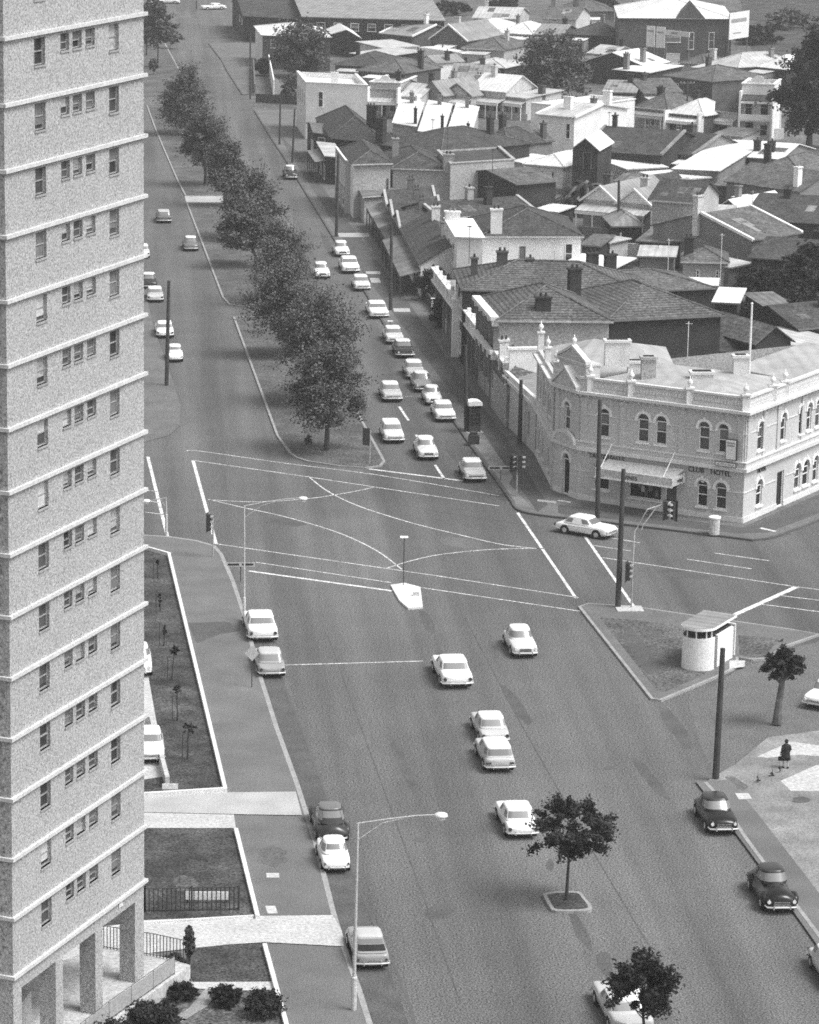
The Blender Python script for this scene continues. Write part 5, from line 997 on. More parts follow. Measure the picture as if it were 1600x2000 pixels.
    fs.append(tuple(range((nl - 1) * N_, nl * N_)))
    lo = MB().add(vs[:5 * N_], [f for f in fs if max(f) < 5 * N_]); recalc(lo.build('pillars', 'paint_white', root, smooth=True))
    hi = MB().add(vs[4 * N_:], [tuple(i - 4 * N_ for i in f) for f in fs if min(f) >= 4 * N_]); recalc(hi.build('roof', 'paint_white', root, smooth=True))
    def pane(name, a0, a1, ta, tb, mt='glass_car'):
        q = MB(); K = 10; R0 = 3; vs = []
        for j in range(R0 + 1):
            for k in range(K + 1):
                vs.append(shell(ta + (tb - ta) * j / R0, a0 + (a1 - a0) * k / K, .012))
        q.add(vs, [(j * (K + 1) + k, j * (K + 1) + k + 1, (j + 1) * (K + 1) + k + 1, (j + 1) * (K + 1) + k) for j in range(R0) for k in range(K)]); return recalc(q.build(name, mt, root, smooth=True))
    e = .13 if P['n'] > 4 else .2; q4 = math.pi / 4; z0 = .22
    def ang(fr):  # angle where |x| reaches fraction fr of the half width, near the +y axis
        return math.pi / 2 - math.acos(min(1, fr ** (P['n'] / 2))) if False else math.acos(min(1, fr ** (P['n'] / 2)))
    af = ang(.88); pane('windscreen', af, math.pi - af, z0, .9)
    ar = ang(.86 if kind not in ('prewar', 'small', 'rounded') else .72); pane('rear_window', math.pi + ar, 2 * math.pi - ar, (.26 if kind not in ('prewar', 'small') else .42) if kind != 'fastback' else .6, .9)
    if kind == 'fastback': pane('open_hatch', math.pi + ar, 2 * math.pi - ar, .14, .56, 'dark')
    asd = math.asin(min(1, .86 ** (P['n'] / 2))); g = .05
    for sgn in (0, math.pi):
        pane('side_window', sgn - asd, sgn - g, z0, .88); pane('side_window', sgn + g, sgn + asd, z0, .88)
    # bumpers
    def bumper(y, sg, z=.42):
        q = MB(); w_ = hw * P['wy'][0 if sg < 0 else -1] + .05; pts = [(-w_ - .02, y - sg * .28, z), (-w_ * .96, y + sg * .04, z), (-w_ * .5, y + sg * .10, z), (w_ * .5, y + sg * .10, z), (w_ * .96, y + sg * .04, z), (w_ + .02, y - sg * .28, z)]
        q.tube(pts, .055, 6)
        for x in (-.42, .42): q.box(x - .035, x + .035, y + sg * .08 - .05, y + sg * .08 + .07, z - .1, z + .1)
        q.build('bumper', 'chrome', root, smooth=False)
    bumper(L / 2, 1); bumper(-L / 2, -1)
    rnd = kind in ('rounded', 'small', 'prewar')
    q = MB(); gw = hw * (.42 if rnd else .62); q.box(-gw, gw, L / 2 - .04, L / 2 + .025, .46, .46 + (.22 if rnd else .13)); gr = q.build('grille', 'metal_dark', root)
    q = MB()
    for i in range(3): z = .48 + i * (.085 if rnd else .05); q.box(-gw - .03, gw + .03, L / 2 + .026, L / 2 + .045, z, z + .022)
    q.build('grille_bar', 'chrome', gr)
    for s in (-1, 1):
        x = s * hw * (.72 if rnd else .78); q = MB(); q.tube([(x, L / 2 - .3 if rnd else L / 2 - .06, .66 if rnd else .60), (x, L / 2 - .02 if rnd else L / 2 + .03, .66 if rnd else .60)], [.10, .09], 10); q.build('headlight', 'lamp_glass', root)
        if kind == 'prewar' or kind == 'rounded':
            q = MB(); q.tube([(x, L / 2 - .55, .70), (x, L / 2 - .3, .68), (x, L / 2 - .08, .66)], [.08, .14, .12], 10, cap=True); q.build('headlight_pod', 'paint_white', root, smooth=True)
        xt = s * hw * .8; q = MB()
        if kind in ('finned', 'sedan'): q.tube([(xt, -L / 2 + .04, .62), (xt, -L / 2 - .035, .62)], .10, 12)
        elif kind in ('big', 'wagon'): q.box(xt - .16, xt + .08 if s > 0 else xt + .16, -L / 2 - .03, -L / 2 + .03, .58, .68)
        else: q.tube([(xt, -L / 2 + .06, .58), (xt, -L / 2 - .02, .58)], .06, 8)
        q.build('tail_light', 'tail_lens', root)
    q = MB(); q.box(-.2, .2, -L / 2 - .13, -L / 2 - .11, .36, .48); q.build('number_plate', 'plate', root)
    # wheels
    wb = L * .30
    for y in (wb, -wb + .02):
        for s in (-1, 1):
            x = s * (hw - .075); q = MB(); r = .315 if L > 4 else .28
            q.tube([(x - s * .1, y, r), (x + s * .085, y, r)], [r, r], 18); wh = q.build('wheel', 'rubber', root)
            q = MB(); q.tube([(x + s * .086, y, r), (x + s * .10, y, r)], [r * .58, r * .5], 14); q.build('hub_cap', 'hub', wh)
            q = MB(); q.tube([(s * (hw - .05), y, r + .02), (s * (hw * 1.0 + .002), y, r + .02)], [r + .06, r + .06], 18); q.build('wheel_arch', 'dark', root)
    if kind == 'prewar' :
        for s in (-1, 1):
            for y in (wb, -wb):
                q = MB(); q.tube([(s * (hw - .12), y - .62, .42), (s * (hw - .10), y - .35, .66), (s * (hw - .10), y, .74), (s * (hw - .10), y + .4, .68), (s * (hw - .13), y + .66, .5)], [.06, .17, .21, .19, .10], 10); q.build('mudguard', 'paint_white', root, smooth=True)
    if kind in ('sedan', 'finned', 'big'):
        for s in (-1, 1): q = MB(); q.box(s * hw * .995 - .012, s * hw * .995 + .012, -L * .34, L * .36, .70, .725); q.build('side_trim', 'chrome', root)
    # matt underside
    q = MB(); q.box(-hw * .8, hw * .8, -L * .44, L * .44, .14, .24); q.build('underbody', 'dark', root)
    return root
def paint(o, body, roof):
    for c in o.children:
        base = c.name.split('.')[0]
        k = {'body': body, 'pillars': roof if False else body, 'roof': roof, 'headlight_pod': body, 'mudguard': body}.get(base)
        if k and c.data.materials: c.material_slots[0].link = 'OBJECT'; c.material_slots[0].material = M['paint_' + k]
proto = {}
def car(name, kind, label, u, v, face, vp, body='white', roof=None, group=None, at=None, dirp=None, dx=0):
    if kind not in proto: o = make_car(kind); proto[kind] = o
    else: o = dup(proto[kind])
    o.name = name
    roof = roof or body; L = dict(sedan=4.5, finned=4.6, big=5.3, rounded=4.4, small=3.75, wagon=4.5, fastback=4.2, prewar=4.7)[kind]
    p = G(u, v, 0)
    if dirp: q = G(*dirp, 0)
    else: q = G(u + (vp[0] - u) * .04, v + (vp[1] - v) * .04, 0)
    d = (q - p).normalized()                       # pointing away from the camera
    c = p + d * (L / 2 + .05)
    h = d if face == 'rear' else -d                # car's forward
    o.location = (c.x, c.y, .12 if at is None else at); o.location.z = at if at is not None else .006
    o.rotation_euler = (0, 0, math.atan2(h.y, h.x) - math.pi / 2)
    tag(o, label, 'car', group); paint(o, body, roof)
    if 'round tail lamps' in label: o.scale = (1.1, 1.12, 1.1)
    return o
VN, VF = (-38, -383), (80, -383)
g1, g2, g3, g4 = 'cars parked along the near left kerb', 'cars driving on the near road', 'cars parked along the far road', 'cars driving on the far road'
CARS = [
 ('fastback', 'grey car with an open dark tail behind the nearest street light pole', 728, 1898, 'rear', VN, 'grey', 'pale', g1),
 ('small', 'small round white car parked behind a dark sedan, seen from the rear', 658, 1709, 'rear', VN, 'white', None, g1),
 ('prewar', 'dark old sedan with an oval rear window parked ahead of the small white car', 652, 1652, 'rear', VN, 'dark', 'midgrey', g1),
 ('sedan', 'grey sedan with a pale roof beside the diamond sign', 532, 1327, 'rear', VN, 'grey', 'pale', g1),
 ('finned', 'white sedan with round tail lamps parked at the foot of the thin lamp column', 514, 1255, 'rear', VN, 'white', None, g1),
 ('finned', 'white sedan with round tail lamps driving alone left of the pale rounded car', 893, 1346, 'rear', VN, 'white', None, g2),
 ('rounded', 'cream rounded sedan coming towards the camera in the near road', 1027, 1288, 'front', VN, 'cream', 'white', g2),
 ('sedan', 'white roofed sedan close ahead of another in the near road', 968, 1458, 'rear', VN, 'pale', 'white', g2),
 ('wagon', 'pale sedan with square rear window, rearmost of the close pair in the near road', 978, 1512, 'rear', VN, 'pale', 'white', g2),
 ('sedan', 'white sedan half hidden by the young street tree', 1022, 1642, 'rear', VN, 'white', None, g2),
 ('big', 'pale long sedan under the tree crown at the bottom edge', 1238, 2030, 'rear', VN, 'pale', 'white', g2),
 ('rounded', 'black sedan with a broad white bumper parked by the tall timber pole', 1414, 1634, 'front', (100, -383), 'black', 'dark', 'cars parked along the near right kerb'),
 ('prewar', 'glossy black old sedan with split windscreen and separate mudguards at the right', 1527, 1788, 'front', (160, -383), 'black', 'dark', 'cars parked along the near right kerb'),
 ('sedan', 'pale car cut by the right edge below the glossy black old sedan', 1652, 1945, 'front', (160, -383), 'pale', 'white', 'cars parked along the near right kerb'),
 ('sedan', 'pale sedan at the stop line nearest the phone box pavement', 930, 944, 'front', VF, 'pale', 'white', g4),
 ('rounded', 'rounded pale sedan second from the stop line by the median', 838, 901, 'front', VF, 'cream', 'white', g4),
 ('wagon', 'boxy white car beside the end of the median', 771, 868, 'front', VF, 'cream', 'white', g4),
 ('sedan', 'white roofed sedan driving behind the boxy car by the median', 768, 787, 'front', VF, 'pale', 'white', g4),
 ('sedan', 'white car at the front of the parked line by the phone box', 872, 826, 'front', VF, 'white', None, g3),
 ('small', 'small white car with a round window edge, second in the parked line', 849, 794, 'front', VF, 'white', None, g3),
 ('rounded', 'rounded grey-fronted car with white roof, third in the parked line', 829, 768, 'front', VF, 'grey', 'white', g3),
 ('sedan', 'pale parked car fourth in the line from the phone box', 814, 743, 'front', VF, 'pale', 'white', g3),
 ('sedan', 'dark bodied car with a white roof in the parked line', 793, 701, 'front', VF, 'dark', 'white', g3),
 ('sedan', 'pale car parked just beyond the dark bodied white roofed one', 773, 674, 'front', VF, 'cream', 'white', g3),
 ('big', 'large wide white car at the foot of the bare timber pole', 742, 624, 'front', VF, 'white', None, g3),
 ('sedan', 'white car parked between the large wide one and the far pair', 709, 570, 'front', VF, 'cream', 'white', g3),
 ('finned', 'bright white car, nearer of the far parked pair', 686, 535, 'front', VF, 'white', None, g3),
 ('rounded', 'bright white car, farther of the far parked pair', 670, 503, 'front', VF, 'white', None, g3),
 ('rounded', 'white car partly hidden behind an elm crown on the far road', 631, 546, 'front', VF, 'white', None, g4),
 ('prewar', 'tall old two-tone car parked alone far up the road by two poles', 570, 352, 'front', VF, 'dark', 'white', g3),
 ('wagon', 'two-tone grey car with white roof driving away left of the median, farther lane', 321, 437, 'rear', VF, 'midgrey', 'pale', g4),
 ('rounded', 'two-tone car close to the median kerb driving away', 374, 492, 'rear', VF, 'midgrey', 'white', g4),
 ('sedan', 'light car in front of a white roofed one beside the tower edge', 304, 592, 'rear', VF, 'pale', 'white', 'cars parked left of the median'),
 ('rounded', 'dark bodied white roofed car beyond the light one beside the tower edge', 292, 566, 'rear', VF, 'dark', 'white', 'cars parked left of the median'),
 ('sedan', 'white car just beyond the small one behind the left timber pole', 323, 662, 'rear', VF, 'white', None, 'cars parked left of the median'),
 ('small', 'small white car right of the left timber pole', 343, 709, 'rear', VF, 'white', None, 'cars parked left of the median'),
 ('sedan', 'car mostly hidden by the tower edge far up the left carriageway', 278, 506, 'rear', VF, 'cream', 'white', 'cars parked left of the median'),
 ('rounded', 'white car poking out beyond the tower edge on the parking strip', 272, 1330, 'front', (60, -383), 'white', None, 'cars on the tower parking strip'),
 ('sedan', 'white car half hidden by the tower at the near end of the parking strip', 293, 1500, 'front', (60, -383), 'white', None, 'cars on the tower parking strip'),
]
for i, (k, lab, u, v, f, vp, b, r, g) in enumerate(CARS): car('parked_car' if 'parked' in (g or '') or 'strip' in g else 'moving_car', k, lab, u, v, f, vp, b, r, g, at=.18 if 'strip' in g else None)
def car2(name, kind, label, near, far_, face, body, roof):
    car(name, kind, label, near[0], near[1], face, None, body, roof, dirp=far_)
car('turning_car', 'sedan', 'white sedan turning side-on in front of the hotel corner', 0, 0, 'rear', VN, 'white')
o = bpy.context.scene.objects.get('turning_car'); a, b = G(1103, 1043), G(1163, 1053); d = (b - a).normalized(); n = Vector((-d.y, d.x, 0)); c = (a + b) / 2 + n * .85; o.location = (c.x, c.y, .006); o.rotation_euler = (0, 0, math.atan2(d.y, d.x) - math.pi / 2)
car('parked_car', 'sedan', 'white car nosing in from the right edge near the pollarded tree', 1591, 1388, 'front', None, 'white', None, dirp=(1660, 1344))
car('crossing_car', 'big', 'white car passing side-on in the far cross street, right of two', 440, 18, 'rear', None, 'white', None, dirp=(400, 19))
car('crossing_car', 'big', 'white car at the very top edge in the far cross street, left of two', 352, 7, 'rear', None, 'white', None, dirp=(310, 7))
# ---------------------------------------------------------------- trees
def crown_mesh(name, rx, ry, rz, nclump, per, leaf, seed, hollow=.35, top=1.0, spread=1.0, mt='leaf'):
    rr = random.Random(seed); vs = []; fs = []
    for c in range(nclump):
        while True:
            p = Vector((rr.uniform(-1, 1), rr.uniform(-1, 1), rr.uniform(-1, 1)))
            if hollow < p.length < 1: break
        th = math.atan2(p.y, p.x); wdt = (1.12 - .62 * top * ((p.z + 1) / 2) ** 1.4) * (1 + .16 * math.sin(3 * th + seed) + .10 * math.sin(5 * th + seed * 2 + 3 * p.z))
        cc = Vector((p.x * rx * wdt, p.y * ry * wdt, p.z * rz)); cr = (.13 + .2 * rr.random()) * min(rx, rz) * spread
        for k in range(per):
            rd = cc.normalized(); g0 = Vector((rr.gauss(0, 1), rr.gauss(0, 1), rr.gauss(0, .75))) * cr * .42; q = g0 + rd * rr.gauss(0, .7) * cr + cc
            if q.z < -rz * 1.05: continue
            a = Vector((rr.gauss(0, 1), rr.gauss(0, 1), rr.gauss(0, .5))).normalized(); b = a.cross(Vector((rr.gauss(0, 1), rr.gauss(0, 1), rr.gauss(0, 1)))).normalized()
            s = leaf * rr.uniform(.6, 1.3); o = len(vs)
            vs += [tuple(q - a * s), tuple(q + b * s * .55), tuple(q + a * s), tuple(q - b * s * .55)]; fs.append((o, o + 1, o + 2, o + 3))
    me = bpy.data.meshes.new(name); me.from_pydata(vs, [], fs); me.materials.append(M[mt]); return me
def trunk_mb(h, r, rx, rz, seed, hc, nb=6, lean=0):
    rr = random.Random(seed); mb = MB(); mb.tube([(0, 0, -.05), (.03, 0, h * .25), (lean * .5, .05, h * .6), (lean, 0, hc)], [r * 1.3, r, r * .8, r * .45], 8)
    for i in range(nb):
        a = 2 * math.pi * i / nb + rr.random(); z0 = h * (.55 + .35 * rr.random()); rad = rx * (.5 + .3 * rr.random()); z1 = min(hc + rz * .5, z0 + rad * (.5 + .6 * rr.random()))
        mb.tube([(lean * .5, .03, z0), (math.cos(a) * rad * .5, math.sin(a) * rad * .5, (z0 + z1) / 2 - .1), (math.cos(a) * rad, math.sin(a) * rad, z1)], [r * .42, r * .3, r * .12], 6)
    return mb
meshes = {}
def tree(name, label, base, crown_px, seed, group=None, mt='leaf', leaf=.28, dens=1.0, bark='bark', r=.17, shape='round', hollow=.35, z0=.14, ry=None, nb=6, spread=1.0, cat='tree', clump=70, per=110, top=1.0):
    """crown_px = (u centre, v centre, half width px, half height px)"""
    p = G(base[0], base[1], z0); sc = FPX / (p.y * cP + (CAMH - z0) * sP); uc, vc, wu, hv = crown_px
    zc = U(p, vc); rx = wu / sc * .90; rz = max(hv / sc * .90, .3)
    lean = (uc - base[0]) / sc
    root = empty(name, p); tag(root, label, cat, group)
    tb = trunk_mb(max(zc - z0 - rz * .2, .5), r, rx, rz, seed, max(zc - z0, .6), nb, lean); tb.build('trunk', bark, root)
    me = crown_mesh('crown', rx, ry or rx, rz, int(clump * dens), int(per * dens), leaf, seed, hollow, spread=spread, mt=mt, top=top)
    c = bpy.data.objects.new('crown', me); COL.objects.link(c); c.parent = root; c.location = (lean, 0, zc - z0); return root
g = 'elms along the median'
ELM = [.98, .96, .92, .92, .92, .98, 1.02, 1.08, 1.1]
for i, (b, c, lab) in enumerate([((352, 262), (362, 190, 50, 64), 'dark elm, farthest of the row of median elms'), ((401, 362), (398, 268, 46, 62), 'median elm second from the far end with its bare trunk showing'),
        ((439, 402), (440, 322, 38, 60), 'median elm overlapping the right side of the second one'), ((478, 468), (490, 392, 62, 62), 'broad pale-leaved median elm fourth from the far end'),
        ((500, 520), (480, 446, 64, 46), 'median elm spreading left over the carriageway, fifth in the row'), ((528, 592), (548, 500, 62, 70), 'median elm sixth from the far end, half hidden by the next'),
        ((562, 696), (556, 588, 74, 80), 'large dark median elm, third from the junction'), ((603, 790), (632, 656, 76, 90), 'large median elm, second from the junction'),
        ((638, 880), (641, 752, 70, 82), 'elm nearest the junction at the end of the median')]):
    tree('elm_tree', lab, b, (c[0], c[1], c[2] * ELM[i], c[3] * ELM[i]), 11 + i, g, mt='leaf' if i not in (3, 4) else 'leaf', leaf=.125 if i > 4 else .16, dens=1.5, r=.2, spread=1.2, hollow=.4, per=150)
tree('street_tree', 'young tree with an open leggy crown on the kerbed road island', (1106, 1758), (1112, 1612, 88, 66), 41, mt='leaf_dark', leaf=.10, r=.08, clump=66, per=170, hollow=.42, spread=.78, nb=12, top=.5)
tree('street_tree', 'young round-crowned tree over the pale car at the bottom edge', (1258, 2060), (1250, 1925, 68, 64), 42, mt='leaf_dark', leaf=.105, r=.08, clump=60, per=160, hollow=.35, spread=.85, top=.3)
tree('pollarded_tree', 'pollarded tree with a tuft of leaves on a thick pale trunk by the forecourt', (1518, 1412), (1528, 1296, 42, 34), 43, mt='leaf_dark', leaf=.14, r=.24, bark='bark_pale', clump=44, per=90, hollow=.35, spread=1)
tree('tree', 'slim tree at the tower edge at the top left, nearest of the pair', (308, 132), (310, 48, 34, 50), 51, leaf=.3, r=.12, dens=.8, mt='leaf')
tree('tree', 'slim tree at the tower edge at the top left, behind the nearer one', (286, 108), (288, 42, 22, 44), 52, leaf=.3, r=.12, dens=.8, mt='leaf')
tree('shrub', 'small low shrub between the slim trees and the first elm', (300, 146), (300, 126, 9, 13), 53, leaf=.25, r=.05, dens=.4, cat='shrub')
tree('shrub', 'leafy branch-like shrub right of the slim trees on the median', (332, 95), (340, 72, 20, 14), 54, leaf=.3, r=.05, dens=.35, cat='shrub')
tree('park_tree', 'wide hazy round tree in front of the corner store', (590, 150), (590, 92, 58, 52), 55, leaf=.3, r=.3, dens=1.2, mt='leaf_pale')
tree('park_tree', 'big broad tree in the middle of the rooftops below the warehouse', (1085, 205), (1084, 128, 68, 66), 56, leaf=.32, r=.35, dens=1.4, mt='leaf')
tree('park_tree', 'huge dark tree at the upper right edge beside the two storey verandah house', (1580, 290), (1584, 160, 74, 108), 57, leaf=.34, r=.4, dens=1.5, mt='leaf_dark')
tree('park_tree', 'dark tree at the right edge below the slate bungalows', (1590, 610), (1580, 530, 62, 50), 58, leaf=.26, r=.25, dens=1.4, mt='leaf_dark')
tree('yard_tree', 'low dark tree left of the larger one at the right edge', (1470, 592), (1472, 550, 42, 30), 59, leaf=.24, r=.15, dens=1.1, mt='leaf_dark')
tree('yard_tree', 'dark tree mass under the largest right edge tree', (1560, 668), (1575, 610, 52, 44), 60, leaf=.24, r=.15, dens=1.2, mt='leaf_dark')
tree('yard_tree', 'small dark bush-like tree between the bright flat shed and the stable', (1440, 642), (1440, 612, 32, 20), 61, leaf=.22, r=.1, dens=.9, mt='leaf_dark')
tree('yard_tree', 'dark rounded tree against the white end wall of the terrace cottages', (850, 588), (850, 552, 40, 26), 62, leaf=.22, r=.12, dens=1.1, mt='leaf_dark')
tree('yard_tree', 'dark bushy tree in the walled garden above the tiled terrace', (868, 640), (868, 608, 24, 36), 63, leaf=.22, r=.12, dens=1.0, mt='leaf_dark')
tree('yard_tree', 'black little palm-like tree at the foot of the corner store', (515, 148), (514, 130, 17, 14), 64, leaf=.3, r=.12, dens=.7, mt='leaf_dark')
tree('yard_tree', 'pale shrubby tree against the white street corner building', (566, 200), (566, 168, 16, 28), 65, leaf=.26, r=.1, dens=.7, mt='leaf_pale')
tree('yard_tree', 'dark bushes between the pale small cottage and the stark white house', (1035, 222), (1036, 200, 26, 24), 66, leaf=.28, r=.1, dens=.8)
tree('yard_tree', 'bush in front of the dark gable-end cottages near the top centre', (880, 128), (878, 116, 24, 12), 67, leaf=.28, r=.1, dens=.6, mt='leaf_dark')
tree('yard_tree', 'small round tree in front of the warehouse wall', (1405, 100), (1404, 86, 16, 14), 68, leaf=.3, r=.1, dens=.6, mt='leaf_pale')
tree('yard_tree', 'tree row by the two-storey verandah house front garden', (1410, 165), (1410, 150, 22, 14), 69, leaf=.28, r=.1, dens=.7, mt='leaf_dark')
tree('yard_tree', 'spiky topped palm at the skyline right of the rooftops', (1236, 36), (1236, 20, 20, 12), 70, leaf=.45, r=.15, dens=.5, mt='leaf_dark')
for i, (u, v, w_, h_) in enumerate([(870, 14, 70, 12), (985, 8, 36, 12), (1175, 6, 40, 12), (1540, 40, 60, 20), (1480, 70, 50, 20)]):
    tree('skyline_tree', ['dark tree clump on the top edge above the gable roofs', 'dark tree clump at the top edge right of centre', 'tree clump at the top edge left of the warehouse roof', 'trees behind the huge dark tree in the top right corner', 'bushy trees right of the big tilted hoarding'][i], (u, v + 14), (u, v, w_, h_), 80 + i, leaf=.45, r=.2, dens=.9, mt='leaf_dark' if i != 3 else 'leaf')
# palm with drooping fronds
def palm(label, base, top_v, rad, seed):
    p = G(*base, 0); zt = U(p, top_v); root = empty('palm_tree', p); tag(root, label, 'tree'); rr = random.Random(seed)
    MB().tube([(0, 0, 0), (.1, 0, zt * .6), (0, 0, zt)], [.4, .35, .3], 8).build('trunk', 'bark', root)
    for k in range(34):
        a = rr.random() * 6.28; up = rr.uniform(-.2, 1.0); q = MB(); P0 = Vector((0, 0, zt)); pts = []
        for j in range(6):
            t = j / 5; pts.append(P0 + Vector((math.cos(a) * rad * t, math.sin(a) * rad * t, up * rad * t - rad * 1.0 * t * t)))
        s = Vector((-math.sin(a), math.cos(a), 0))
        for j in range(5):
            w0, w1 = .32 * math.sin(math.pi * (j + .3) / 5.6), .32 * math.sin(math.pi * (j + 1.3) / 5.6)
            for sg in (1, -1): q.add([tuple(pts[j]), tuple(pts[j + 1]), tuple(pts[j + 1] + s * w1 * sg - Vector((0, 0, w1 * .6))), tuple(pts[j] + s * w0 * sg - Vector((0, 0, w0 * .6)))], [(0, 1, 2, 3)])
        q.build('frond', 'leaf_dark' if k % 3 else 'leaf_pale', root)
palm('bushy palm with drooping fronds below the dark barn', (1140, 420), 366, 3.4, 5)
palm('smaller palm tuft hanging beside the bushy palm', (1108, 415), 392, 2.2, 6)
# saplings on the lawn strip and shrubs at the foot of the tower
for i, (b, c, lab) in enumerate([((308, 1130), (308, 1098, 3, 4), 'thin staked sapling farthest up the lawn strip'), ((313, 1195), (312, 1170, 4, 16), 'slender bushy sapling second up the lawn strip'), ((320, 1262), (322, 1230, 4, 10), 'thin staked sapling third along the lawn strip'),
        ((336, 1328), (341, 1270, 9, 8), 'sapling with a small tuft, fourth along the lawn strip'), ((346, 1408), (346, 1345, 9, 9), 'sapling with a dense dark stem below the fourth one'), ((366, 1484), (368, 1422, 16, 9), 'umbrella-shaped sapling nearest the camera on the lawn strip')]):
    tree('sapling', lab, b, c, 90 + i, 'saplings on the lawn strip', mt='leaf_dark', leaf=.07, r=.045, clump=14, per=40, hollow=.1, nb=3, cat='sapling')
    p = G(*b, .16); q = MB(); q.tube([(-.28, .1, 0), (-.28, .1, 1.5)], .025, 5); o = q.build('stake', 'timber_dark', bpy.context.scene.objects[-1] if False else None); o.location = p; tag(o, 'thin timber stake beside ' + lab, 'stake', 'stakes beside the saplings')
for i, (b, c, lab, m_) in enumerate([((370, 1880), (370, 1838, 9, 36), 'tall narrow conifer at the end of the picket fence', 'leaf'), ((440, 1962), (442, 1945, 34, 16), 'sprawling dark shrub with a spiky tip in the rough garden', 'leaf_dark'), ((515, 1985), (515, 1958, 36, 24), 'rounded black shrub by the white edging wall', 'leaf_dark'),
        ((356, 1950), (356, 1935, 30, 14), 'low dark shrub against the podium corner', 'leaf_dark'), ((345, 1892), (340, 1882, 26, 9), 'dark ground-hugging shrub behind the podium corner', 'leaf_dark'), ((290, 2000), (290, 1985, 85, 26), 'big mass of dark shrubs in the shade below the podium', 'leaf_dark'), ((225, 2060), (220, 2030, 60, 30), 'dark shrubs at the bottom edge beside the podium', 'leaf_dark')]):
    tree('shrub', lab, b, c, 100 + i, None, mt=m_, leaf=.09, r=.05, clump=70, per=150, hollow=.05, nb=3, cat='shrub', spread=1.5)
for i, (u, v) in enumerate([(1508, 1515), (1480, 1527), (1522, 1508)]): tree('shrub', ['little weed tuft by the apron, farther one', 'little weed tuft at the tip of the apron', 'little weed tuft beside the apron, middle one'][i], (u, v), (u, v - 2, 5, 2.5), 130 + i, mt='leaf', leaf=.05, r=.015, clump=8, per=30, hollow=.1, nb=1, cat='shrub')
tree('shrub', 'low plant near the left kerb of the median end', (603, 868), (603, 858, 8, 10), 140, mt='leaf_pale', leaf=.12, r=.02, clump=12, per=30, hollow=.1, nb=1, cat='shrub')
# ---------------------------------------------------------------- poles and lamps
def timber_pole(label, base, top, arms=0, r=.17, z0=.13, group='timber poles along the streets', lean=None):
    p = G(*base, z0); zt = U(p, top[1]); x = G(top[0], top[1], 0)
    dx = (top[0] - PX) / FPX * ((p.y) * cP + (CAMH - zt) * sP) - p.x
    root = empty('timber_pole', p); tag(root, label, 'pole', group); h = zt - z0
    MB().tube([(0, 0, 0), (dx * .5, 0, h * .5), (dx, 0, h)], [r, r * .88, r * .72], 10).build('pole', 'timber_dark', root)
    for k in range(arms):
        z = h - .4 - k * .9; q = MB(); q.box(dx - 1.1, dx + 1.1, -.06, .06, z, z + .12); q.build('cross_arm', 'timber', root)
        for s in (-1, -.5, .5, 1): q = MB(); q.lathe(dx + s, 0, [(.04, z + .12), (.07, z + .2), (.03, z + .3)], 6); q.build('insulator', 'metal_pale', root)
    return root, dx, h
TP = [('timber pole by the small white car on the left side of the far road', (325.5, 752), (330, 548), 0), ('timber pole behind the turning white car at the hotel front', (1167, 1012), (1172, 780), 0), ('dark timber pole at the tip of the corner island', (1207, 1186), (1218, 916), 0),
      ('tall timber pole by the forecourt kerb in the right foreground', (1398, 1520), (1412, 1266), 0), ('timber pole against the low wall left of the hotel', (1015, 868), (1018, 742), 0), ('slim pole behind the phone box', (911, 842), (909, 674), 0),
      ('bare timber pole at the big white parked car', (763, 606), (765, 440), 0), ('timber pole at the corner of the terrace cottages', (657, 462), (661, 300), 0), ('timber pole above the lone old car, nearer of two', (571, 318), (576, 212), 0), ('timber pole above the lone old car, farther of two', (546, 282), (548, 190), 0),
      ('timber pole at the mouth of the side street far up the road', (489, 193), (489, 60), 0), ('dark pole standing in the row of verandah houses', (1342, 250), (1343, 158), 1), ('slim pole right of the warehouse hoardings', (1417, 130), (1418, 88), 1), ('thin pole at the top edge of the far street', (384, 19), (384, 0), 0),
      ('tall dark mast rising in front of the pair of white gables', (1208, 470), (1209, 352), 0), ('dark pole by the slate bungalow', (1478, 390), (1482, 318), 1), ('thin pole in the yards behind the slate house', (974, 330), (974, 262), 0), ('thin pole left of the white shed', (987, 300), (988, 226), 0),
      ('slim dark pole beside the long white yard wall', (864, 118), (865, 78), 0)]
for i, (lab, b, t, a) in enumerate(TP): timber_pole(lab, b, t, a, r=.2 if b[1] > 400 else .16)
def street_light(label, base, top, tip, m='metal_pale', r=.09):
    p = G(*base, .13); zt = U(p, top[1]); sc = FPX / (p.y * cP + (CAMH - zt) * sP); root = empty('street_light', p); tag(root, label, 'street light'); h = zt - .13
    dx = (tip[0] - top[0]) / sc; dz = (top[1] - tip[1]) / sc * .97; tx = (top[0] - base[0]) / sc * .3
    MB().tube([(0, 0, 0), (0, 0, 1.6), (0, 0, 1.65), (tx, 0, h)], [r * 1.5, r * 1.5, r, r * .65], 10).build('pole', m, root)
    MB().tube([(tx, 0, h), (tx + dx * .35, 0, h + dz * .5), (tx + dx * .7, 0, h + dz * .9), (tx + dx * .93, 0, h + dz)], r * .35, 6).build('arm', m, root)
    MB().tube([(tx, 0, h - .8), (tx + dx * .3, 0, h + dz * .05), (tx + dx * .6, 0, h + dz * .72)], r * .25, 5).build('stay', m, root)
    q = MB(); x = tx + dx; q.lathe(x, 0, [(.05, h + dz + .1), (.28, h + dz + .05), (.32, h + dz - .06), (.2, h + dz - .12)], 12); q.build('lamp_head', 'render_white', root, smooth=True)
    q = MB(); q.lathe(x, 0, [(.22, h + dz - .125), (.2, h + dz - .22), (.08, h + dz - .28)], 10); q.build('lamp_glass', 'lamp_glass', root); return root
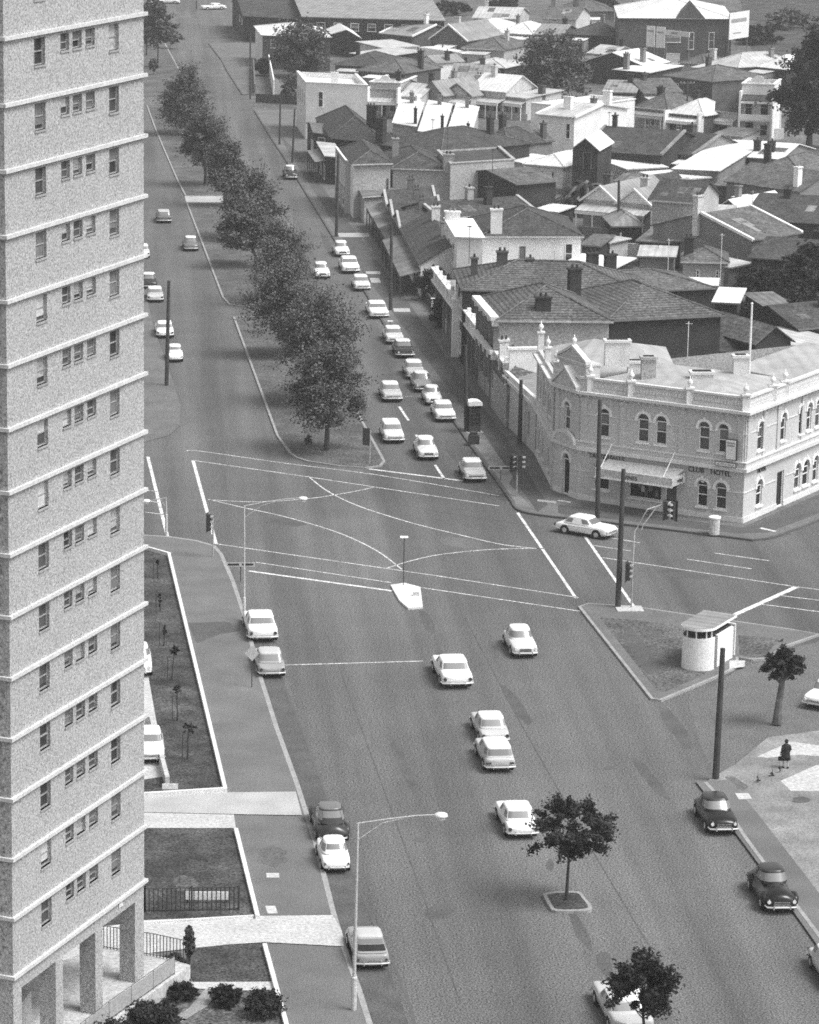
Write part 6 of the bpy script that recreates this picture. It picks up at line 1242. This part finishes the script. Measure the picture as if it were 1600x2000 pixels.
street_light('tall pale street light leaning over the road in the left foreground', (691, 1972), (700, 1608), (862, 1590))
street_light('thin street light column at the left corner of the junction', (477, 1212), (474, 988), (588, 972), r=.07)
street_light('slim street light seen through the tower edge by the left stop line', (325, 1046), (323, 972), (284, 978), r=.07)
# traffic signals
def signal(label, base, head, facing=0, tall=None, heads=(0,), arm=None):
    p = G(*base, .13); zt = U(p, head[1]); root = empty('traffic_signal', p); tag(root, label, 'traffic light'); h = zt - .13
    sc = FPX / (p.y * cP + CAMH * sP)
    MB().tube([(0, 0, 0), (0, 0, h + .5)], .06, 8).build('pole', 'metal', root)
    def hd(x, y, z, rz):
        e = empty('signal_head', (x, y, z), rz); e.parent = root
        b = MB(); b.box(-.17, .17, -.12, .12, -.6, .6); b.build('housing', 'metal_dark', e)
        bb = MB(); bb.box(-.3, .3, .121, .14, -.72, .72); bb.build('backboard', 'metal_dark', e)
        for k in (-.38, 0, .38):
            l = MB(); l.tube([(0, -.121, k), (0, -.15, k)], .12, 10); l.build('lens', 'tail_lens', e)
            v = MB(); n = 6; P = [(.15 * math.cos(math.pi * i / n), .15 * math.sin(math.pi * i / n)) for i in range(n + 1)]
            for i in range(n): v.add([(P[i][0], -.121, k + P[i][1]), (P[i + 1][0], -.121, k + P[i + 1][1]), (P[i + 1][0], -.36, k + P[i + 1][1] * .9), (P[i][0], -.36, k + P[i][1] * .9)], [(0, 1, 2, 3)])
            v.build('visor', 'metal', e)
    for i, fz in enumerate(heads): hd(.28 * (-1) ** (i + 1), -.05, h, R(fz))
    if arm:
        (u, v) = arm; z = U(p, v); dx = (u - base[0]) / sc * 1.0
        q = MB(); q.tube([(0, 0, h + .5), (.05, 0, z * .72), (dx * .35, 0, z * .93), (dx, 0, z)], .05, 6); q.build('mast_arm', 'metal_pale', root)
        q = MB(); q.tube([(0, 0, z * .55), (dx * .25, 0, z * .78), (dx * .6, 0, z * .95)], .035, 6); q.build('mast_stay', 'metal_pale', root)
        hd(dx - .3, -.05, z - .55, R(60)); hd(dx + .2, -.05, z - .6, R(-70))
signal('traffic signal with hooded lamps at the left corner of the junction', (416, 1087), (418, 1020), heads=(70,))
signal('traffic signal by the pavement corner left of the hotel', (1009, 969), (1012, 903), heads=(20, 75))
signal('traffic signal at the end of the elm median', (722, 906), (720, 852), heads=(160,))
signal('traffic signal with a long curved mast arm reaching toward the hotel', (1233, 1188), (1240, 1116), heads=(65,), arm=(1303, 984))
q = MB(); p = G(1220, 1188, .15); o = q.prism([(p.x - .6, p.y - .9), (p.x + 1.2, p.y - .9), (p.x + 1.2, p.y + .5), (p.x - .6, p.y + .5)], .141, .2).build('concrete_pad', 'concrete'); struct(o)
# signs, posts and small street furniture
def post_sign(label, base, topv, kind='diamond'):
    p = G(*base, .13); zt = U(p, topv); r = empty('road_sign', p); tag(r, label, 'sign'); h = zt - .13; MB().tube([(0, 0, 0), (0, 0, h)], .035, 6).build('post', 'metal_dark', r)
    q = MB()
    if kind == 'diamond': plate(q, [(0, h - .95), (.45, h - .45), (0, h + .05), (-.45, h - .45)], -.05, -.036)
    elif kind == 'flat': q.box(-.28, .28, -.2, .2, h, h + .07)
    else: q.box(-1.0, 1.0, -.06, -.04, h - .3, h)
    q.build('sign_plate', 'metal_pale' if kind != 'flat' else 'render_white', r)
    if kind == 'street':
        x = MB(); x.box(-.9, -.1, -.075, -.061, h - .22, h - .08); x.build('text_line', 'ink', r); x = MB(); x.box(.1, .9, -.075, -.061, h - .22, h - .08); x.build('text_line', 'ink', r)
    return r
post_sign('diamond warning sign on a thin post beside the grey parked sedan', (492, 1342), 1262)
post_sign('street name sign with two dark name blades at the left corner', (470, 1136), 1098, 'street')
post_sign('flat topped lamp post on the white traffic island', (788, 1143), 1050, 'flat')
post_sign('small direction sign blade on the pavement left of the traffic signal', (978, 938), 910, 'street')
post_sign('short post sign on the median grass by the pavement of the terrace row', (762, 650), 628, 'flat')
q = MB(); p = G(813, 1163, .15); q.box(-.22, .22, -.12, .12, 0, .25); o = q.build('keep_left_box', 'metal_pale'); o.location = p; tag(o, 'small box marker lying on the white traffic island', 'marker')
# pale cylindrical post box
p = G(1395, 1043, .15); r = empty('pillar_box', p); tag(r, 'pale cylindrical bin standing on the pavement in front of the hotel', 'bin')
MB().lathe(0, 0, [(.40, 0), (.40, 1.2), (.36, 1.21)], 16).build('drum', 'render_cream', r, smooth=False); MB().lathe(0, 0, [(.46, 1.22), (.46, 1.32), (.3, 1.38), (.05, 1.4)], 16).build('lid', 'render_white', r)
# telephone box
p = G(925, 842, .15); r = empty('telephone_box', p, R(8)); tag(r, 'dark telephone box with a domed white roof on the far pavement', 'telephone box')
q = MB(); q.box(-.5, .5, -.5, .5, 0, .5); [q.box(sx * .5 - (.08 if sx > 0 else 0), sx * .5 + (.08 if sx < 0 else 0), sy * .5 - (.08 if sy > 0 else 0), sy * .5 + (.08 if sy < 0 else 0), .5, 2.3) for sx in (-1, 1) for sy in (-1, 1)]; q.build('frame', 'timber_dark', r)
for k in range(5): q = MB(); z = .5 + k * .36; q.box(-.42, .42, -.49, -.46, z, z + .05); q.box(-.49, -.46, -.42, .42, z, z + .05); q.build('glazing_bar', 'metal_dark', r)
q = MB(); q.box(-.41, .41, -.455, -.44, .5, 2.3); q.box(-.455, -.44, -.41, .41, .5, 2.3); q.box(-.41, .41, .44, .455, .5, 2.3); q.build('pane', 'glass', r)
q = MB(); q.box(-.2, .1, .2, .4, 1.0, 1.5); q.build('telephone', 'metal_pale', r)
q = MB(); n = 8; plate(q, [(-.6, 2.3), (.6, 2.3)] + [(.6 * math.cos(math.pi * i / n), 2.52 + .2 * math.sin(math.pi * i / n)) for i in range(n + 1)], -.6, .6); q.build('roof', 'render_white', r)
q = MB(); q.box(-.7, .7, -.7, .7, -.0, .015); q.build('base_slab', 'concrete', r)
p = G(925, 866, .15); q = MB(); q.prism([(-.5, -.4), (.45, -.45), (.35, .4), (-.3, .45)], 0, .75); q.prism([(-.35, -.25), (.3, -.3), (.2, .25), (-.2, .3)], .75, 1.0); o = q.build('litter_bin', 'timber_dark'); o.location = p; tag(o, 'dark squat bin by the kerb in front of the telephone box', 'bin')
# toilet block on the corner island
def toilets():
    a = G(1330, 1290, .14); b = G(1400, 1303, .14); c = G(1432, 1283, .14)
    org = b; r = empty('toilet_block', org, math.atan2(c.y - b.y, c.x - b.x)); tag(r, 'round ended white toilet block with a flat overhanging roof on the corner island', 'kiosk')
    L = (c - b).length; Dp = 2.1; H_ = 2.1; inv = Matrix.Rotation(-r.rotation_euler.z, 4, 'Z'); av = inv @ (a - b)
    n = 28; rad = Dp / 2; cx, cy = -.55, rad
    out = [(L, 0), (L, Dp), (-.55, Dp)] + [(-.55 - rad * math.sin(math.pi * i / n), cy + rad * math.cos(math.pi * i / n)) for i in range(1, n)] + [(-.55, 0)]
    t = .18; P = out; N_ = len(P)
    q = MB()
    for i in range(N_):
        p0, p1 = Vector(P[i]), Vector(P[(i + 1) % N_]); d = (p1 - p0).normalized(); nn = Vector((-d.y, d.x)) * t
        if i == N_ - 1:   # front wall with a doorway
            for f0, f1 in ((0, .06 / (L + .55)), (.56 / (L + .55), 1)): s0, s1 = p0.lerp(p1, f0), p0.lerp(p1, f1); q.prism([tuple(s0), tuple(s1), tuple(s1 + nn), tuple(s0 + nn)], 0, H_)
        else: q.prism([tuple(p0), tuple(p1), tuple(p1 + nn), tuple(p0 + nn)], 0, H_)
    recalc(q.build('wall', 'render_white', r))
    q = MB(); q.prism([(x * .9 - .05, y * .9 + .17) for x, y in P], .02, .1); q.build('floor', 'dark', r)
    q = MB(); q.box(-.53, .05, .19, .25, 0, H_); q.build('doorway', 'dark', r)  # dark panel behind the door opening paints the shade inside
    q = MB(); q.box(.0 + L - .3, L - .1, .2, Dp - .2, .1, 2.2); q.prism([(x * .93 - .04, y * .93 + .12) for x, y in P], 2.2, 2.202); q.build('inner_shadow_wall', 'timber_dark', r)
    for i in (1, 6, 12, 18, 24, 28): x, y = P[i]; q = MB(); q.tube([(x * .93, y * .93 + .12, H_), (x * .93, y * .93 + .12, 2.62)], .05, 6); q.build('roof_post', 'render_white', r)
    q = MB(); q.prism([(x * 1.06, (y - cy) * 1.08 + cy) for x, y in P], 2.62, 2.78); q.build('roof_edge', 'render_white', r)
    q = MB(); q.prism([(x * 1.04, (y - cy) * 1.06 + cy) for x, y in P], 2.781, 2.8); q.build('roof', 'iron_grey', r)
    q = MB(); q.box(L + .42, L + .56, .1, Dp + .2, 0, H_); q.build('screen_wall', 'render_white', r); q = MB(); q.box(L + .003, L + .415, .5, Dp, 0, H_ - .1); q.build('entry_shade_block', 'dark', r)  # dark block fills the side entry, standing in for its shade
toilets()
# the pedestrian: dark coat, bag held at the left, seen from behind
def person():
    p = G(1534, 1500, .12); root = empty('person', p, R(10)); tag(root, 'person in a dark knee-length coat and pale stockings carrying a dark bag across the forecourt', 'person')
    J = {'pel': (0, 0, .92, .15, .11), 'waist': (0, 0, 1.06, .13, .10), 'chest': (0, .01, 1.28, .16, .11), 'neck': (0, .0, 1.44, .055, .055), 'head0': (0, .02, 1.53, .075, .085), 'head1': (0, .02, 1.63, .07, .085),
         'lh': (-.09, 0, .86, .095, .095), 'lk': (-.10, .10, .49, .06, .06), 'la': (-.10, .02, .09, .035, .035), 'lf': (-.10, .17, .03, .035, .03),
         'rh': (.09, 0, .86, .095, .095), 'rk': (.10, .02, .48, .06, .06), 'ra': (.10, -.16, .12, .035, .035), 'rf': (.10, -.04, .03, .035, .03),
         'ls': (-.18, 0, 1.37, .06, .06), 'le': (-.25, -.02, 1.10, .045, .045), 'lw': (-.26, .10, .90, .03, .03), 'lp': (-.26, .13, .83, .035, .022),
         'rs': (.18, 0, 1.37, .06, .06), 're': (.25, -.06, 1.12, .045, .045), 'rw': (.23, .08, .95, .03, .03), 'rp': (.22, .13, .90, .035, .022)}
    E_ = [('pel', 'waist'), ('waist', 'chest'), ('chest', 'neck'), ('neck', 'head0'), ('head0', 'head1'), ('pel', 'lh'), ('lh', 'lk'), ('lk', 'la'), ('la', 'lf'), ('pel', 'rh'), ('rh', 'rk'), ('rk', 'ra'), ('ra', 'rf'), ('chest', 'ls'), ('ls', 'le'), ('le', 'lw'), ('lw', 'lp'), ('chest', 'rs'), ('rs', 're'), ('re', 'rw'), ('rw', 'rp')]
    V_ = [J[k] for k in J]; K_ = list(J); E2 = [(K_.index(a), K_.index(b)) for a, b in E_]
    for s, b in ((-1, 'lp'), (1, 'rp')):
        bx, by, bz = J[b][:3]; bi = K_.index(b)
        for k, (dx, ln) in enumerate([(-.028, .06), (-.01, .07), (.01, .075), (.028, .065)]):
            V_ += [(bx + dx * .8, by + .015, bz - .035, .009, .009), (bx + dx, by + .03, bz - .035 - ln * .6, .0085, .0085), (bx + dx, by + .0, bz - .035 - ln, .008, .008)]; n = len(V_); E2 += [(bi, n - 3), (n - 3, n - 2), (n - 2, n - 1)]
        V_ += [(bx - s * .04, by + .02, bz - .01, .010, .010), (bx - s * .055, by + .035, bz - .05, .009, .009)]; n = len(V_); E2 += [(bi, n - 2), (n - 2, n - 1)]
    me = bpy.data.meshes.new('body'); me.from_pydata([v[:3] for v in V_], E2, []); o = bpy.data.objects.new('body', me); COL.objects.link(o); o.parent = root
    sk = o.modifiers.new('skin', 'SKIN'); 
    for i, v in enumerate(V_): me.skin_vertices[0].data[i].radius = v[3:5]
    me.skin_vertices[0].data[0].use_root = True
    ss = o.modifiers.new('sub', 'SUBSURF'); ss.levels = ss.render_levels = 1; me.materials.append(M['stocking'])
    q = MB(); n = 16   # coat
    prof = [(.30, .24, .50), (.27, .21, .72), (.235, .18, .92), (.20, .15, 1.08), (.225, .16, 1.28), (.20, .13, 1.40), (.08, .08, 1.47)]
    vs = [(a * math.cos(2 * math.pi * k / n), b * math.sin(2 * math.pi * k / n) + .01, z) for a, b, z in prof for k in range(n)]
    q.add(vs, [(i * n + k, i * n + (k + 1) % n, (i + 1) * n + (k + 1) % n, (i + 1) * n + k) for i in range(len(prof) - 1) for k in range(n)] + [tuple(range(n))[::-1], tuple(range((len(prof) - 1) * n, len(prof) * n))]); q.build('coat', 'cloth_black', root, smooth=True)
    for s in (-1, 1):
        pts = [J['ls' if s < 0 else 'rs'][:3], J['le' if s < 0 else 're'][:3], J['lw' if s < 0 else 'rw'][:3]]; MB().tube(pts, [.085, .068, .055], 10).build('sleeve', 'cloth_black', root, smooth=True)
        f = 'lf' if s < 0 else 'rf'; a_ = 'la' if s < 0 else 'ra'; x, y, z = J[f][:3]; xa, ya, za = J[a_][:3]; MB().tube([(xa, ya - .03, za - .03), (x, (y + ya) / 2, z + .02), (x, y + .05, z)], [.045, .048, .03], 8).build('shoe', 'cloth_black', root, smooth=True)
    MB().lathe(0, .0, [(.03, 1.47), (.095, 1.53), (.108, 1.62), (.09, 1.70), (.03, 1.74)], 14).build('hair', 'hair', root, smooth=True)
    q = MB(); q.box(-.045, .045, .085, .11, 1.53, 1.64); q.lathe(0, .11, [(.008, 1.57), (.016, 1.58), (.006, 1.61)], 6); q.build('face', 'skin', root)
    o = MB(); o.box(-.14, .14, -.06, .06, 0, .24); o.tube([(-.08, 0, .24), (-.05, 0, .34), (.05, 0, .34), (.08, 0, .24)], .012, 5); b = o.build('handbag', 'cloth_black'); b.location = p + Vector((-.27, .10, .42)); tag(b, 'small dark bag hanging from the hand of the person in the dark coat', 'bag')
person()
# scraps, garden walls and television aerials
for i, (b, h) in enumerate([((1413, 520), 470), ((1403, 495), 452), ((1478, 535), 520), ((1407, 610), 548), ((1535, 500), 422), ((1378, 690), 592)][:0]): pass
def aerial(label, base, z0, topv, m='metal_dark', group='television aerials on the roofs'):
    p = G(*base, z0); zt = U(p, topv); r = empty('aerial', p); tag(r, label, 'aerial', group); h = zt - z0; MB().tube([(0, 0, -2.0), (0, 0, h)], .035, 5).build('mast', m, r)
    q = MB(); q.box(-.02, .02, -.3, .3, h - .15, h - .12)
    for k in range(5 if m == 'metal_dark' else 1): q.box(-.3 + k * .03, .3 - k * .03, -.28 + k * .14, -.26 + k * .14, h - .15, h - .12)
    q.build('elements', m, r)
for b, z, tv, lab, m_ in [((1408, 470), 3, 440, 'white mast aerial in front of the rusty skillion roof', 'render_white'), ((1344, 668), 8, 628, 'white vent pipe mast on the dark wall of the brick terrace', 'render_white'), ((1304, 545), 4, 466, 'pale aerial mast among the yards behind the slate wing', 'render_white'), ((1408, 522), 4, 456, 'pale aerial mast on the white coped cottage', 'render_white'),
                  ((1082, 545), 7, 490, 'pale aerial on the long tiled terrace roof', 'metal_pale'), ((845, 268), 5, 232, 'thin dark aerial beside the white lean-to roofs', 'metal_dark'), ((874, 300), 5, 250, 'tall dark aerial in front of the longest white lean-to roof', 'metal_dark'), ((1190, 232), 6, 218, 'thin aerial behind the barn', 'metal_dark'),
                  ((1470, 400), 5, 372, 'aerial above the white chimney of the coped cottage', 'metal_pale'), ((962, 330), 7, 290, 'dark aerial at the back of the flat topped building', 'metal_dark'), ((917, 478), 7, 440, 'thin aerial before the white parapet front', 'metal_dark'), ((1286, 480), 3, 455, 'dark aerial by the grey walled barn', 'metal_dark')]:
    aerial(lab, b, z, tv, m_)
def gwall(name, label, a, b, h, m, w=.2, cat='wall', posts=0):
    A, B = G(*a), G(*b); ang = math.atan2(B.y - A.y, B.x - A.x); L = (B - A).length; r = empty(name, A, ang); tag(r, label, cat); q = MB(); q.box(0, L, -w / 2, w / 2, 0, h); q.build('panel', m, r)
    if posts:
        for k in range(posts): x = L * k / (posts - 1); q = MB(); q.box(x - .18, x + .18, -.2, .2, 0, h + .35); q.box(x - .22, x + .22, -.24, .24, h + .35, h + .47); q.build('pier', 'render_white', r)
gwall('garden_wall', 'white garden wall with capped piers left of the tiled terrace street front', (884, 668), (846, 612), 1.1, 'render_cream', posts=5)
gwall('garden_wall', 'dark overgrown fence below the terrace cottages', (846, 610), (812, 566), 1.3, 'timber_dark')
# tall white ornamental pier of the terrace
p = G(889, 696, .15); r = empty('gate_pier', p); tag(r, 'tall slim white pier with a ball finial at the end of the tiled terrace', 'pier'); q = MB(); q.box(-.35, .35, -.5, .5, 0, 5.4); q.box(-.45, .45, -.6, .6, 5.4, 5.6); q.build('shaft', 'render_white', r); MB().lathe(0, 0, [(.1, 5.6), (.24, 5.9), (.2, 6.15), (.04, 6.3), (.02, 6.7)], 10).build('finial', 'render_white', r)
YW = [((500, 200), (590, 205), 1.4, 'timber_dark', 'low dark fence closing the side street yard'), ((495, 135), (498, 185), 1.8, 'timber', 'picket fence of the corner store yard along the pavement'), ((525, 140), (535, 192), 3.0, 'render_white', 'tall bright yard wall between the black palm-like tree and the pale shrubby tree'),
      ((700, 128), (745, 122), 2, 'timber_dark', 'dark paling fence by the dark hipped roof at the park tree'), ((1020, 340), (1110, 352), 1.8, 'timber', 'paling fence behind the dark brick building'), ((1140, 470), (1200, 476), 1.7, 'timber', 'paling fence in front of the pair of white gables'),
      ((1180, 505), (1300, 515), 2, 'render_cream', 'pale yard wall behind the slate wing'), ((1300, 250), (1440, 262), 1.2, 'render_cream', 'low front wall of the row of verandah houses'), ((1240, 245), (1300, 250), 1.1, 'render_grey', 'low front wall of the paired-window house'),
      ((720, 224), (860, 232), 1.1, 'render_cream', 'low pale front wall of the parapeted cottage row'), ((865, 222), (1030, 236), 1.1, 'render_grey', 'low front wall under the steep white roofed cottage'), ((1440, 275), (1530, 272), 1.6, 'render_cream', 'pale wall at the foot of the two storey verandah house'),
      ((1560, 705), (1660, 690), 1.8, 'timber', 'paling fence at the right edge behind the hotel'), ((1440, 660), (1560, 655), 1.8, 'timber', 'paling fence behind the stables'), ((1210, 505), (1214, 470), 1.9, 'timber', 'short paling fence running back beside the pyramid roofed pavilion')]
for a, b, h, m, lab in YW: gwall('yard_fence', lab, a, b, h, m, cat='fence')
bpy.context.view_layer.update(); dg = bpy.context.evaluated_depsgraph_get()
for o in [o for o in SC.objects if o.type == 'FONT']:
    me = bpy.data.meshes.new_from_object(o.evaluated_get(dg)); n = bpy.data.objects.new('lettering', me); COL.objects.link(n)
    if not me.materials: me.materials.append(o.data.materials[0])
    n.parent = o.parent; n.location = o.location; n.rotation_euler = o.rotation_euler; bpy.data.objects.remove(o)
# ---------------------------------------------------------------- the air
hz = MB(); hz.box(-250, 400, -20, 1500, -1.0, 62); o = hz.build('haze', None); o['kind'] = 'stuff'; tag(o, 'thin pale haze over the far suburb', 'haze')
m = bpy.data.materials.new('haze'); m.use_nodes = True; t = m.node_tree; t.nodes.clear(); pv = t.nodes.new('ShaderNodeVolumePrincipled'); oo = t.nodes.new('ShaderNodeOutputMaterial')
pv.inputs['Color'].default_value = (.9, .9, .9, 1); pv.inputs['Density'].default_value = .00024; pv.inputs['Anisotropy'].default_value = .2; t.links.new(pv.outputs[0], oo.inputs['Volume']); o.data.materials.append(m)
